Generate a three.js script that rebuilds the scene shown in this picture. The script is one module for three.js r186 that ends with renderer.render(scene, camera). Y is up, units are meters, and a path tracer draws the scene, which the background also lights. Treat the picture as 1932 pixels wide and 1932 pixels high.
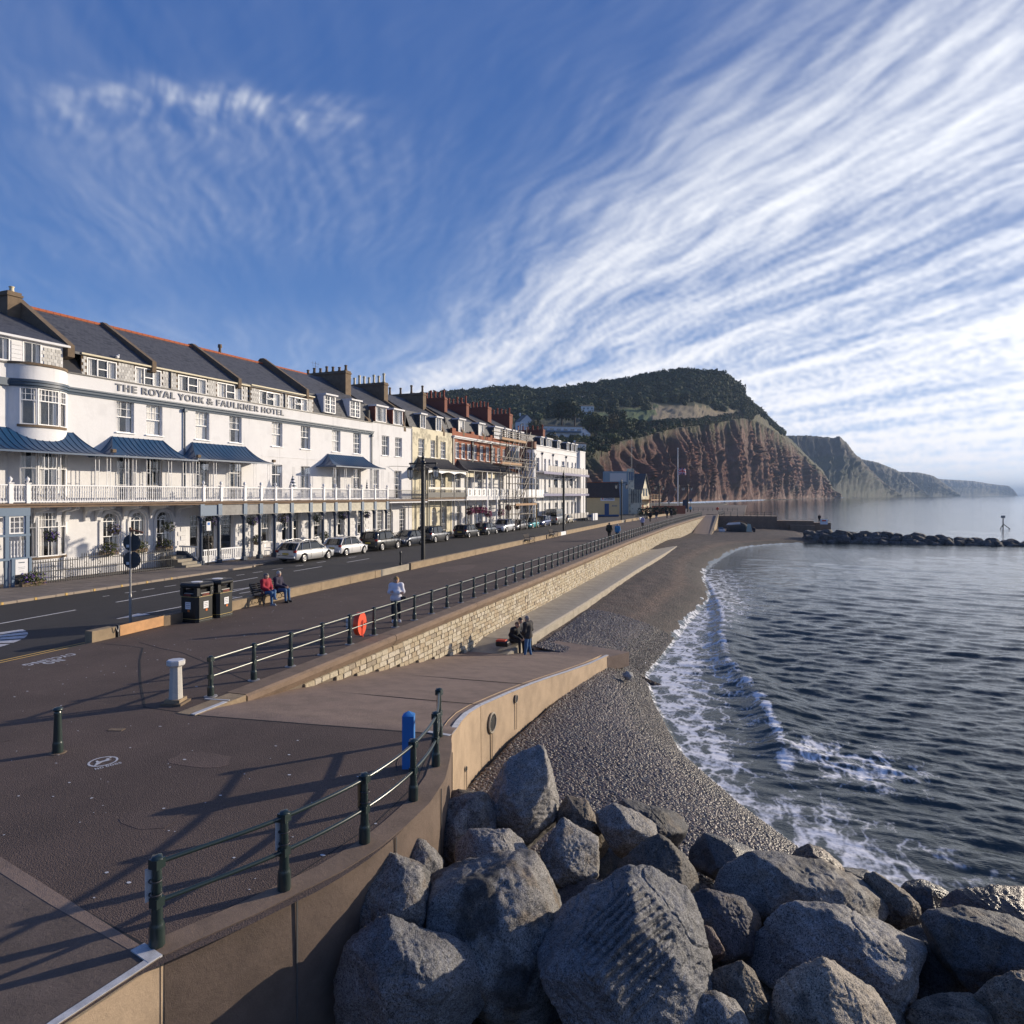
import * as THREE from 'three';
import { mergeGeometries, mergeVertices, toCreasedNormals } from 'three/addons/utils/BufferGeometryUtils.js';
import { ConvexGeometry } from 'three/addons/geometries/ConvexGeometry.js';
import { RoundedBoxGeometry } from 'three/addons/geometries/RoundedBoxGeometry.js';
import { MarchingCubes } from 'three/addons/objects/MarchingCubes.js';
import { FontLoader } from 'three/addons/loaders/FontLoader.js';
import { TextGeometry } from 'three/addons/geometries/TextGeometry.js';
import { createNoise2D, createNoise3D } from 'simplex-noise';

// World: x runs from the houses towards the sea, -z runs along the road, y is up, the promenade is y = 0.
// ---------- camera, sky, sun, exposure
const scene = new THREE.Scene();
const YAW = Math.atan(447 / 1288), EYE = 4.7, SEA = -3.5;
const camera = new THREE.PerspectiveCamera(2 * Math.atan(966 / 1288) * 180 / Math.PI, 1, 0.3, 40000);
camera.position.set(0, EYE, 0); camera.rotation.y = YAW;
camera.setViewOffset(1932, 1932, 0, 32.5, 1932, 1932);
const renderer = new THREE.WebGLRenderer({ antialias: true });
renderer.toneMapping = THREE.LinearToneMapping; renderer.toneMappingExposure = 1.16;
renderer.shadowMap.enabled = true;
const SUN = new THREE.Vector3(0.69, 0.242, -0.722).normalize();
const sun = new THREE.DirectionalLight(new THREE.Color(1, 0.86, 0.68), 5.0);
sun.position.copy(SUN).multiplyScalar(300).add(new THREE.Vector3(-10, 0, -60)); sun.target.position.set(-10, 0, -60);
sun.castShadow = true; sun.shadow.mapSize.set(4096, 4096); sun.shadow.bias = -0.0005;
Object.assign(sun.shadow.camera, { left: -140, right: 140, top: 80, bottom: -80, near: 1, far: 700 });
scene.add(sun, sun.target);

const rng = s => () => { s |= 0; s = s + 0x6D2B79F5 | 0; let t = Math.imul(s ^ s >>> 15, 1 | s); t = t + Math.imul(t ^ t >>> 7, 61 | t) ^ t; return ((t ^ t >>> 14) >>> 0) / 4294967296; };
const N2 = createNoise2D(rng(11)), N3 = createNoise3D(rng(12));
const clamp = (x, a = 0, b = 1) => x < a ? a : x > b ? b : x;
const sst = (a, b, x) => { const t = clamp((x - a) / (b - a)); return t * t * (3 - 2 * t); };
const lerp = (a, b, t) => a + (b - a) * t;
const fbm = (x, y, o = 4) => { let s = 0, a = 0.5; for (let i = 0; i < o; i++) { s += a * N2(x, y); x = x * 2.03 + 7.1; y = y * 2.03 - 3.7; a *= 0.5; } return s; };
const fbm3 = (x, y, z, o = 4) => { let s = 0, a = 0.5; for (let i = 0; i < o; i++) { s += a * N3(x, y, z); x = x * 2.03 + 7.1; y = y * 2.03 - 3.7; z = z * 2.03 + 1.3; a *= 0.5; } return s; };
function pl(pts, x) { // piecewise linear y(x)
  if (x <= pts[0][0]) return pts[0][1];
  for (let i = 1; i < pts.length; i++) if (x <= pts[i][0]) { const [a, p] = pts[i - 1], [b, q] = pts[i]; return lerp(p, q, (x - a) / (b - a)); }
  return pts[pts.length - 1][1];
}

// sky: clear air, brighter towards the sun, with cirrus streaks lying on one high plane
{
  const W = 2048, Hh = 1024, data = new Float32Array(W * Hh * 4);
  const cs = Math.cos(YAW), sn = Math.sin(YAW);
  for (let j = 0; j < Hh; j++) {
    const th = ((j + 0.5) / Hh - 0.5) * Math.PI, up = Math.sin(th), ce = Math.cos(th);
    for (let i = 0; i < W; i++) {
      const ph = ((i + 0.5) / W - 0.5) * 2 * Math.PI;
      const x = Math.cos(ph) * ce, z = Math.sin(ph) * ce;
      const u = Math.max(up, 0.004);
      const ang = Math.acos(clamp(x * SUN.x + up * SUN.y + z * SUN.z, -1, 1));
      const near = Math.exp(-ang / 0.7), glow = Math.exp(-ang / 0.2);
      const h = Math.exp(-u * 4.3), hh = Math.exp(-u * 17);
      let r = lerp(0.010, 0.135, h), g = lerp(0.072, 0.345, h), b = lerp(0.290, 0.74, h);
      const wst = 0.74 + 1.0 * near; r = lerp(r, 0.66 * wst + 0.11, hh * 0.88); g = lerp(g, 0.69 * wst + 0.14, hh * 0.88); b = lerp(b, 0.66 * wst + 0.24, hh * 0.88);
      r += near * 0.36 * (0.12 + h) + glow * 0.9; g += near * 0.37 * (0.12 + h) + glow * 0.8; b += near * 0.32 * (0.12 + h) + glow * 0.62;
      if (up > 0) {
        const rt = x * cs - z * sn, fw = -x * sn - z * cs; // right and forward of the view
        const px = rt / (u + 0.02), pf = fw / (u + 0.02);
        const w1 = fbm(px * 0.3 + 5, pf * 0.3, 3), w2 = fbm(px * 0.5 - 9, pf * 0.5 + 4, 3);
        const q = -0.34 * px + 0.94 * pf + w1 * 0.5, c = 0.94 * px + 0.34 * pf + w2 * 0.16, c2 = c + 0.22 * q;
        const c3 = c - 0.12 * q, jit = 0.10 * fbm(px * 2.1, pf * 2.1, 3);
        const s0 = 0.5 + 0.75 * fbm(q * 0.10 + 40, c * 0.7, 3), s1 = 0.5 + 0.85 * fbm(q * 0.3, c * 2.6 + jit, 4), s2 = 0.5 + 0.9 * fbm(q * 1.3 + 3, c3 * 11 + jit * 2, 4), s3 = 0.5 + 1.0 * fbm(q * 2.2 + 3, c2 * 27 + jit * 3, 3), puff = 0.5 + 0.95 * fbm(px * 9 + 3 * w2, pf * 9, 4);
        let m = pl([[-9, 0.3], [-2.6, 0.16], [-1.6, 0.24], [-0.9, 0.15], [-0.3, 0.10], [0.3, 0.07], [0.7, 0.14], [0.95, 0.36], [1.3, 0.64], [1.7, 0.68], [2.4, 0.76], [3.2, 0.86], [4, 0.98], [8, 1.0], [20, 0.9]], c);
        let d = m * (0.62 + 0.75 * (s0 - 0.5) + 0.52 * (s1 - 0.5) + 0.42 * (s2 - 0.5) + 0.24 * (s3 - 0.5) + 0.1 * (puff - 0.5));
        d = sst(-0.04, 0.98, d);
        const lx = rt / Math.max(fw, 0.05), ly = up / Math.max(fw, 0.05);
        if (fw > 0.1) {
          const wob = 0.05 * fbm(lx * 3.2, 2, 3), tex2 = 0.1 + 1.1 * s3 * puff + 0.4 * s2 * puff;
          const bar = sst(-0.76, -0.6, lx) * (1 - sst(-0.42, -0.14, lx)) * (Math.exp(-(((ly - 0.575 - wob + (lx + 0.4) * 0.06) / 0.02) ** 2)) + 0.5 * sst(0.50, 0.56, ly) * (1 - sst(0.575, 0.60, ly)) * s3) * tex2;
          const rip = 0.5 + 0.5 * Math.sin(ly * 260 + lx * 60 + w1 * 16 + jit * 5);
          const veil = sst(-0.74, -0.55, lx) * (1 - sst(-0.3, 0.0, lx)) * sst(0.30, 0.42, ly) * (1 - sst(0.5, 0.6, ly)) * (0.2 + 0.8 * s2) * (0.55 + 0.45 * s3) * lerp(1, 0.86 + 0.22 * rip, sst(-0.5, -0.4, lx) * (1 - sst(-0.3, -0.2, lx)) * sst(0.45, 0.7, puff));
          const low = 0.35 * sst(0.30, 0.2, ly) * sst(0.08, 0.16, ly) * sst(0.3, -0.3, lx) * (0.3 + 0.9 * s1 * s2);
          d = d + (1 - d) * Math.min(0.6, bar * 0.36 + veil * 0.13 * (0.8 + 0.4 * puff) + low * 0.5);
        } else d *= 0.55;  // unseen cloud behind the view thinned to weaken the sky fill
        d *= lerp(1, 0.6, sst(0.05, 0.0, up));
        d = Math.min(d, 0.96);
        const lit = 0.82 + 0.5 * near, cr = lit * (0.93 + 0.05 * h), cg = lit * 0.955, cb = lit * 0.99;
        r = lerp(r, cr, d); g = lerp(g, cg, d); b = lerp(b, cb, d);
      } else { const k = clamp(-up * 6); r = lerp(r, 0.06, k); g = lerp(g, 0.08, k); b = lerp(b, 0.10, k); }
      const o = (j * W + i) * 4; data[o] = r; data[o + 1] = g; data[o + 2] = b; data[o + 3] = 1;
    }
  }
  const t = new THREE.DataTexture(data, W, Hh, THREE.RGBAFormat, THREE.FloatType);
  t.mapping = THREE.EquirectangularReflectionMapping; t.magFilter = THREE.LinearFilter; t.needsUpdate = true;
  scene.background = t; scene.environment = t; scene.environmentIntensity = 1; scene.backgroundIntensity = 1;
}
scene.fog = new THREE.FogExp2(new THREE.Color(0.55, 0.74, 1.0), 0.0001);

// ---------- naming and building helpers
const used = {};
function numbered(n) { const k = used[n] = (used[n] ?? -1) + 1; return k ? `${n}_${String(k).padStart(3, '0')}` : n; }
function tag(o, label, category, group, kind) { if (label) o.userData.label = label; if (category) o.userData.category = category; if (group) o.userData.group = group; if (kind) o.userData.kind = kind; return o; }
function thing(name, label, category, [x, y, z] = [0, 0, 0], turn = 0, group) {
  const o = new THREE.Group(); o.name = numbered(name); o.position.set(x, y, z); o.rotation.y = turn; scene.add(o);
  return tag(o, label, category, group);
}
function copyOf(src, [x, y, z], turn, label, group) {
  const c = src.clone(); c.name = numbered(src.name.replace(/_\d+$/, '')); c.userData = { ...src.userData }; scene.add(c);
  c.position.set(x, y, z); c.rotation.y = turn; if (label) c.userData.label = label; if (group) c.userData.group = group; return c;
}
function metreUV(g) { // uv in metres from the dominant axis of each face
  const p = g.attributes.position, uv = new Float32Array(p.count * 2);
  const A = new THREE.Vector3(), B = new THREE.Vector3(), C = new THREE.Vector3();
  for (let i = 0; i < p.count; i += 3) {
    A.fromBufferAttribute(p, i); B.fromBufferAttribute(p, i + 1); C.fromBufferAttribute(p, i + 2);
    const n = B.clone().sub(A).cross(C.clone().sub(A)); const ax = Math.abs(n.x), ay = Math.abs(n.y), az = Math.abs(n.z);
    [A, B, C].forEach((v, k) => { const o = (i + k) * 2; if (ay >= ax && ay >= az) { uv[o] = v.x; uv[o + 1] = v.z; } else if (ax >= az) { uv[o] = v.z; uv[o + 1] = v.y; } else { uv[o] = v.x; uv[o + 1] = v.y; } });
  }
  g.setAttribute('uv', new THREE.BufferAttribute(uv, 2)); return g;
}
function flat(g) { const q = g.index ? g.toNonIndexed() : g; for (const k of Object.keys(q.attributes)) if (!['position', 'normal', 'uv', 'color'].includes(k)) q.deleteAttribute(k); if (!q.attributes.normal) q.computeVertexNormals(); return q; }
function merge(list, keepUV) { const l = list.map(flat); if (!keepUV) l.forEach(metreUV); return l.length === 1 ? l[0] : mergeGeometries(l); }
function obj(name, list, mat, parent = scene, keepUV) {
  const g = list.isBufferGeometry ? list : merge(list, keepUV);
  const m = new THREE.Mesh(g, mat); m.name = parent === scene ? numbered(name) : name; parent.add(m); return m;
}
const share = (name, g, mat, parent) => { const m = new THREE.Mesh(g, mat); m.name = name; parent.add(m); return m; };
const V = (x, y, z) => new THREE.Vector3(x, y, z);
const bx = (w, h, d, x = 0, y = 0, z = 0, ry = 0) => { const g = new THREE.BoxGeometry(w, h, d); if (ry) g.rotateY(ry); return g.translate(x, y, z); };
const rbx = (w, h, d, x, y, z, r = 0.02, s = 2) => new RoundedBoxGeometry(w, h, d, s, r).translate(x, y, z);
const cy = (rt, rb, h, x = 0, y = 0, z = 0, n = 12) => (n < 9 ? toCreasedNormals(new THREE.CylinderGeometry(rt, rb, h, n), 0.5) : new THREE.CylinderGeometry(rt, rb, h, n)).translate(x, y + h / 2, z); // y = its foot
const lathe = (pts, x = 0, y = 0, z = 0, n = 14) => new THREE.LatheGeometry(pts.map(p => new THREE.Vector2(...p)), n).translate(x, y, z);
function bar(a, b, r, n = 6) { // round bar between two points
  a = V(...a); b = V(...b); const d = b.clone().sub(a), L = d.length(); const g = new THREE.CylinderGeometry(r, r, L, n);
  g.applyQuaternion(new THREE.Quaternion().setFromUnitVectors(V(0, 1, 0), d.normalize())); return g.translate((a.x + b.x) / 2, (a.y + b.y) / 2, (a.z + b.z) / 2);
}
function beam(a, b, w, h) { // square bar between two points
  a = V(...a); b = V(...b); const d = b.clone().sub(a), L = d.length(); const g = new THREE.BoxGeometry(w, h, L);
  const m = new THREE.Matrix4().lookAt(a, b, V(0, 1, 0)); g.applyMatrix4(m); return g.translate((a.x + b.x) / 2, (a.y + b.y) / 2, (a.z + b.z) / 2);
}
const tube = (pts, r, n = 6, seg) => new THREE.TubeGeometry(new THREE.CatmullRomCurve3(pts.map(p => V(...p))), seg || pts.length * 6, r, n);
const shapeOf = pts => new THREE.Shape(pts.map(p => new THREE.Vector2(...p)));
const ext = (pts, depth, bev = 0) => new THREE.ExtrudeGeometry(pts instanceof THREE.Shape ? pts : shapeOf(pts), { depth, bevelEnabled: bev > 0, bevelSize: bev, bevelThickness: bev, bevelSegments: 1, curveSegments: 10 });
function sheet(pts, y, th = 0.3) { // ground slab from [x, z] outline, top at y (number or function)
  const s = new THREE.Shape(pts.map(p => new THREE.Vector2(p[0], -p[1]))); const g = new THREE.ExtrudeGeometry(s, { depth: th, bevelEnabled: false });
  g.rotateX(-Math.PI / 2).translate(0, (typeof y === 'number' ? y : 0) - th, 0);
  if (typeof y === 'function') { const p = g.attributes.position; for (let i = 0; i < p.count; i++) p.setY(i, p.getY(i) + y(p.getX(i), p.getZ(i))); g.computeVertexNormals(); }
  return g;
}
function gridMesh(nu, nv, f, col) { // parametric sheet f(i, j) -> [x, y, z]
  const pos = [], c = [], idx = [];
  for (let j = 0; j <= nv; j++) for (let i = 0; i <= nu; i++) { const p = f(i / nu, j / nv); pos.push(p[0], p[1], p[2]); if (col) { const k = col(i / nu, j / nv, p); c.push(k[0], k[1], k[2]); } }
  for (let j = 0; j < nv; j++) for (let i = 0; i < nu; i++) { const a = j * (nu + 1) + i, b = a + 1, d = a + nu + 1, e = d + 1; idx.push(a, b, e, a, e, d); }
  const g = new THREE.BufferGeometry(); g.setAttribute('position', new THREE.Float32BufferAttribute(pos, 3)); if (col) g.setAttribute('color', new THREE.Float32BufferAttribute(c, 3));
  const uv = []; for (let i = 0; i < pos.length; i += 3) uv.push(pos[i], -pos[i + 2]); g.setAttribute('uv', new THREE.Float32BufferAttribute(uv, 2));
  g.setIndex(idx); g.computeVertexNormals(); return g;
}

// ---------- textures and materials
function vnoise(per, seed) { const r = rng(seed), t = Float32Array.from({ length: per * per }, () => r()); return (x, y) => { x *= per; y *= per; const i = Math.floor(x), j = Math.floor(y); let a = x - i, b = y - j; a = a * a * (3 - 2 * a); b = b * b * (3 - 2 * b); const I = (i % per + per) % per, J = (j % per + per) % per, I2 = (I + 1) % per, J2 = (J + 1) % per; return lerp(lerp(t[J * per + I], t[J * per + I2], a), lerp(t[J2 * per + I], t[J2 * per + I2], a), b); }; }
function vfbm(per, seed, o = 4) { const l = Array.from({ length: o }, (_, i) => vnoise(per << i, seed + i * 17)); return (x, y) => { let s = 0, a = 0.5, n = 0; for (const f of l) { s += a * f(x, y); n += a; a *= 0.55; } return s / n; }; }
const enc = v => 255 * (v <= 0.0031308 ? 12.92 * v : 1.055 * Math.pow(clamp(v), 1 / 2.4) - 0.055);
function tex(size, metres, fn, data = false, w = size, mw = metres) {
  const d = new Uint8Array(w * size * 4);
  for (let j = 0; j < size; j++) for (let i = 0; i < w; i++) { const c = fn(i / w, j / size), o = (j * w + i) * 4; if (typeof c === 'number') { d[o] = d[o + 1] = d[o + 2] = data ? 255 * clamp(c) : enc(c); } else for (let k = 0; k < 3; k++) d[o + k] = data ? 255 * clamp(c[k]) : enc(c[k]); d[o + 3] = 255; }
  const t = new THREE.DataTexture(d, w, size); t.wrapS = t.wrapT = THREE.RepeatWrapping; t.magFilter = THREE.LinearFilter; t.minFilter = THREE.LinearMipmapLinearFilter; t.generateMipmaps = true;
  t.repeat.set(1 / mw, 1 / metres); if (!data) t.colorSpace = THREE.SRGBColorSpace; t.needsUpdate = true; return t;
}
const again = (t, m) => { const c = t.clone(); c.repeat.set(1 / m, 1 / m); c.needsUpdate = true; return c; };
const col = (r, g, b) => new THREE.Color().setRGB(r, g, b);
const std = (r, g, b, roughness = 0.8, o = {}) => new THREE.MeshStandardMaterial({ color: col(r, g, b), roughness, side: THREE.DoubleSide, ...o });
const phy = (r, g, b, roughness, o = {}) => new THREE.MeshPhysicalMaterial({ color: col(r, g, b), roughness, side: THREE.DoubleSide, ...o });
const fA = vfbm(8, 1, 6), fB = vfbm(4, 2, 5), fC = vfbm(16, 3, 5), w1 = vnoise(256, 5), w2 = vnoise(512, 6), wm = vnoise(64, 8), wn = vnoise(128, 9);
const greyT = (lo, hi, sp, m, f = fA) => tex(512, m, (u, v) => { const k = lerp(lo, hi, f(u, v)) * (1 - sp + 2 * sp * w1(u, v)); return [k, k, k]; });
const bumpT = tex(512, 1.7, (u, v) => 0.6 * fC(u, v) + 0.4 * w1(u, v), true);
const mottle = greyT(0.62, 1.12, 0.08, 3.1), grain = greyT(0.8, 1.0, 0.22, 1.3), fine = greyT(0.86, 1.0, 0.03, 2.4);
const speck = tex(1024, 4.2, (u, v) => { const n = w2(u * 1.0, v * 1.0), c = fB(u, v), q = w1(v + 0.31, u + 0.11); let k = 0.44 + 0.36 * c + 0.42 * (n - 0.5); if (q > 0.86) k += (q - 0.86) * 13; return [k * 0.93, k * 0.9, k * 0.9]; });
const speckB = tex(512, 2.1, (u, v) => w1(u, v) * 0.7 + 0.3 * w2(u, v), true);
const M = {
  prom: std(0.178, 0.126, 0.100, 0.88, { map: speck, bumpMap: speckB, bumpScale: 0.010, vertexColors: true }),
  road: std(0.060, 0.058, 0.060, 0.86, { map: again(speck, 3.3), bumpMap: speckB, bumpScale: 0.006, vertexColors: true }),
  ramp: std(0.25, 0.180, 0.140, 0.92, { map: mottle, bumpMap: again(bumpT, 0.9), bumpScale: 0.012 }),
  rough: std(0.150, 0.115, 0.098, 0.92, { map: again(mottle, 2.2), bumpMap: again(bumpT, 0.6), bumpScale: 0.02 }),
  conc: std(0.43, 0.32, 0.215, 0.9, { map: mottle, bumpMap: again(bumpT, 0.7), bumpScale: 0.008 }),
  coping: std(0.235, 0.165, 0.115, 0.92, { map: again(mottle, 2.0), bumpMap: again(bumpT, 0.7), bumpScale: 0.008 }),
  lowwall: std(0.36, 0.27, 0.17, 0.92, { map: again(mottle, 1.8), bumpMap: again(bumpT, 0.6), bumpScale: 0.012 }),
  step: std(0.40, 0.35, 0.27, 0.9, { map: mottle, bumpMap: again(bumpT, 0.9), bumpScale: 0.01 }),
  mortar: std(0.17, 0.135, 0.10, 0.95, { map: grain }),
  white: std(0.78, 0.78, 0.79, 0.75, { map: fine }),
  render: std(0.80, 0.80, 0.81, 0.85, { map: again(tex(512, 7, (u, v) => { const k = 0.86 + 0.14 * fB(u, v) + 0.06 * (fA(u * 1, v * 1) - 0.5) - 0.10 * sst(0.5, 0.8, fA(u, v)) - 0.16 * sst(0.58, 0.8, fC(u, v * 0.0625)); return [k, k * 0.995, k * 0.985]; }), 7), bumpMap: again(bumpT, 2.3), bumpScale: 0.008 }),
  cream: std(0.72, 0.67, 0.52, 0.85, { map: tex(512, 6, (u, v) => { const k = 1 - 0.45 * sst(0.5, 0.75, fA(u, v)); return [k, k * 0.98, k * 0.93]; }) }),
  paint: std(0.80, 0.80, 0.80, 0.45),
  navy: phy(0.022, 0.040, 0.075, 0.4), steelblue: std(0.10, 0.16, 0.24, 0.5), trim: std(0.055, 0.085, 0.125, 0.5),
  canopy: std(0.010, 0.055, 0.135, 0.42, { map: fine }),
  darkmetal: std(0.045, 0.043, 0.045, 0.5), black: phy(0.008, 0.009, 0.010, 0.38), iron: std(0.02, 0.022, 0.025, 0.45),
  green: phy(0.018, 0.032, 0.030, 0.3, { clearcoat: 0.35, clearcoatRoughness: 0.25 }),
  rail: phy(0.16, 0.17, 0.155, 0.34, { metalness: 0.55 }),  // rails of the long green railing: sun glint put into a paler metal colour
  galv: std(0.34, 0.33, 0.32, 0.45, { metalness: 0.5, map: grain }),
  glass: phy(0.05, 0.058, 0.065, 0.04, { specularIntensity: 1, ior: 2.1 }),
  pane: phy(1, 1, 1, 0.02, { transmission: 1, thickness: 0, ior: 1.95 }),
  curtain: std(0.72, 0.70, 0.66, 0.9), inside: std(0.09, 0.085, 0.08, 0.9),
  brick: std(0.33, 0.115, 0.062, 0.9, { map: tex(256, 1.2, (u, v) => { const row = Math.floor(v * 16), x = u * 5 + (row & 1) * 0.5, fx = x - Math.floor(x), fy = v * 16 - row; const e = fx < 0.05 || fy < 0.14; const k = 0.75 + 0.4 * wm(Math.floor(x) * 0.13, row * 0.07); return e ? [0.9, 1.3, 1.5] : [k, k, k]; }) }),
  brickdark: std(0.23, 0.085, 0.055, 0.9, { map: again(grain, 0.5) }),
  slate: std(0.085, 0.088, 0.098, 0.62, { map: tex(512, 3, (u, v) => { const row = Math.floor(v * 16), x = u * 12 + (row & 1) * 0.5, fx = x - Math.floor(x), fy = v * 16 - row; let k = 0.42 + 1.15 * wm(Math.floor(x) * 0.171, row * 0.093); if (fx < 0.06 || fy < 0.14) k *= 0.4; return [k, k, k * 1.02]; }), bumpMap: tex(512, 3, (u, v) => { const row = Math.floor(v * 16), fy = v * 16 - row; return 1 - fy; }, true), bumpScale: 0.012 }),
  ridge: std(0.42, 0.11, 0.04, 0.8, { map: grain }),
  stain: std(0.20, 0.145, 0.095, 0.92, { map: again(mottle, 2.5), bumpMap: again(bumpT, 0.8), bumpScale: 0.012 }),
  gutter: std(0.62, 0.55, 0.38, 0.6), slab: std(0.21, 0.175, 0.15, 0.88, { map: grain, bumpMap: again(bumpT, 0.5), bumpScale: 0.004 }), kerb: std(0.33, 0.27, 0.21, 0.88, { map: grain }),
  line: std(0.62, 0.62, 0.62, 0.8, { map: again(greyT(0.55, 1.15, 0.25, 1), 0.8) }), yellow: std(0.55, 0.36, 0.11, 0.8), thermo: std(0.60, 0.60, 0.62, 0.85, { map: again(greyT(0.5, 1.15, 0.3, 1), 0.5) }),
  wood: std(0.36, 0.20, 0.09, 0.7, { map: grain }), red: std(0.62, 0.06, 0.025, 0.45), tyre: std(0.015, 0.015, 0.016, 0.85), alloy: std(0.55, 0.55, 0.56, 0.3, { metalness: 0.8 }),
  leaf: std(0.05, 0.085, 0.022, 0.8), skin: std(0.52, 0.32, 0.23, 0.6), earth: std(0.06, 0.05, 0.035, 0.95)
};
const plain = (name, list, mat, parent) => tag(obj(name, list, mat, parent), null, null, null, 'structure');
const tint = (g, f) => { const p = g.attributes.position, c = new Float32Array(p.count * 3); for (let i = 0; i < p.count; i++) { const k = f(p.getX(i), p.getY(i), p.getZ(i)); c[i * 3] = k[0] ?? k; c[i * 3 + 1] = k[1] ?? k; c[i * 3 + 2] = k[2] ?? k; } g.setAttribute('color', new THREE.BufferAttribute(c, 3)); return g; };
// ---------- ground, roads, pavements
const edgePts = [[1, -5.95], [4.4, -5.78], [5.41, -5.63], [6.3, -5.2], [7.31, -4.8], [8.0, -4.64], [8.61, -4.59], [9.44, -4.59], [10.3, -4.74], [11.14, -5.03], [11.7, -5.25], [12.2, -5.5]];
const edgeN = s => pl(edgePts, s);
const railN = s => pl([[12, -11.85], [40, -11.9], [70, -12.1], [105, -11.8], [135, -10.9], [160, -9.9]], s);
const wallN = s => railN(s) + 0.74; // front of the coping
const dwarfN = s => pl([[12, -19.8], [25, -19.95], [40, -20.15], [80, -20.6], [110, -20.5], [140, -18.8], [165, -17]], s);
const kerbN = s => s < 37.2 ? pl([[0, -30.2], [20, -30.7], [37, -31]], s) : pl([[37.2, -31], [38.6, -32], [60, -31.7], [125, -29.6]], s);
const rampLine = n => 11.55 + 0.71 * (n + 11.3) / 5.8;
const vtint = (n, s) => { const a = 0.86 + 0.2 * fbm(n * 0.13, s * 0.13, 3) + 0.1 * fbm(n * 0.9 + 9, s * 0.9, 3); return [a, a * 0.99, a * 0.98]; };
{
  const prom = new THREE.Group(); prom.name = 'promenade'; prom.userData.kind = 'structure'; scene.add(prom);
  const grow = t => t * t * 0.35 + t * 0.65;
  const a = gridMesh(60, 40, (i, j) => { const s0 = 1.2 + 10.35 * j, r = edgeN(Math.min(s0 + 0.66 * j, 12.2)) - 0.0, n = lerp(-19.62, r, i); const s = s0 + (n > -11.3 ? j ** 6 * (rampLine(n) - 11.55) : 0); return [n, 0, -s]; }, (i, j, p) => vtint(p[0], -p[2]));
  obj('tarmac', a, M.prom, prom);
  const b = gridMesh(40, 160, (i, j) => { const s = 11.55 + 160 * j * j; return [lerp(dwarfN(s) + 0.12, wallN(s) - 0.5, i), 0, -s]; }, (i, j, p) => vtint(p[0] * 0.7, -p[2] * 0.7));
  obj('tarmac', b, M.prom, prom);
  // the wider end of the promenade by the flagpole
  obj('tarmac', sheet([[-21, -171], [-9, -171], [-5, -166], [-1, -166], [-1, -330], [-30, -330]], -0.004, 0.5), M.prom, prom);
  { const q = rng(71), pm = [0.8, 1.16, 0.9].map(k => { const m = M.prom.clone(); m.color.multiplyScalar(k); m.vertexColors = false; return m; });
    [[-14.5, 9.2, 2.2, 1.1], [-9.2, 9.6, 1.2, 0.7], [-16.5, 19, 1.6, 2.6], [-14, 27, 1.2, 4], [-17.6, 40, 2, 5], [-8.2, 7.6, 0.9, 0.5], [-15, 60, 2.4, 6]].forEach(([n, s, w, l], k) => { const o = []; for (let i = 0; i < 14; i++) { const a = i / 14 * 6.283, r = 0.8 + 0.35 * q(); o.push([n + Math.cos(a) * w / 2 * r, -(s + Math.sin(a) * l / 2 * r)]); } obj('tarmac_patch', [sheet(o, 0.003, 0.003)], pm[k % 3], prom); });
    const dots = []; for (let k = 0; k < 420; k++) { const s = 3 + 38 * q() ** 1.6, n = s < 11.5 ? lerp(-19, edgeN(s) - 0.4, q()) : lerp(-19.5, -12.2, q()); dots.push(new THREE.CircleGeometry(0.008 + 0.016 * q() ** 2, 6).rotateX(-Math.PI / 2).scale(1 + q(), 1, 1).translate(n, 0.005, -s)); } tag(obj('pale_specks', dots, M.line, prom), null, null, null, 'stuff'); }
  // cracks and joints in the tarmac
  const seam = (pts, w = 0.025) => tag(obj('joint', pts.slice(1).map((q, k) => bx(w, 0.002, Math.hypot(q[0] - pts[k][0], q[1] - pts[k][1]) + 0.02, 0, 0, 0, Math.atan2(q[0] - pts[k][0], -(q[1] - pts[k][1]))).translate((q[0] + pts[k][0]) / 2, 0.003, -(q[1] + pts[k][1]) / 2)), M.tyre, prom));
  seam([[-19.3, 16.1], [-18.4, 16.15], [-17.57, 16.07]], 0.03); seam([[-17.57, 16.07], [-16.3, 14.8], [-14.4, 13.1], [-12.63, 11.6]], 0.05); seam([[-12.63, 11.6], [-11.09, 11.58]], 0.02);
  seam([[-18.35, 16.65], [-17, 16.2], [-16, 16.0], [-14.89, 15.5], [-12.4, 14.3], [-11.7, 14.0]], 0.022); seam([[-11.3, 11.52], [-8.5, 11.85], [-5.5, 12.22]], 0.035);
  seam([[-9.2, 6.16], [-7.62, 5.80], [-5.95, 5.46]], 0.045); seam([[-5.95, 5.46], [-5.3, 6.95], [-5.05, 8.6], [-5.1, 9.9], [-5.5, 11.2], [-5.8, 12.1]], 0.014);
  // coarse concrete ground this side of the joint
  obj('concrete_apron', sheet([[-9.4, -6.08], [-7.6, -5.66], [-5.75, -5.30], [-5.80, -4.4], [-5.9, -1.2], [-13, -1.2], [-13, -6.9]], 0.006, 0.02), M.rough, prom);
  obj('concrete_strip', sheet([[-9.4, -6.24], [-5.95, -5.44], [-5.75, -5.30], [-7.6, -5.66], [-9.4, -6.06]], 0.009, 0.01), M.ramp, prom);
  tag(obj('inspection_cover', [bx(0.3, 0.012, 0.14, -11.95, 0.004, -10.3, 0.3)], M.stain, prom));
  const road = new THREE.Group(); road.name = 'road'; road.userData.kind = 'structure'; scene.add(road);
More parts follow.
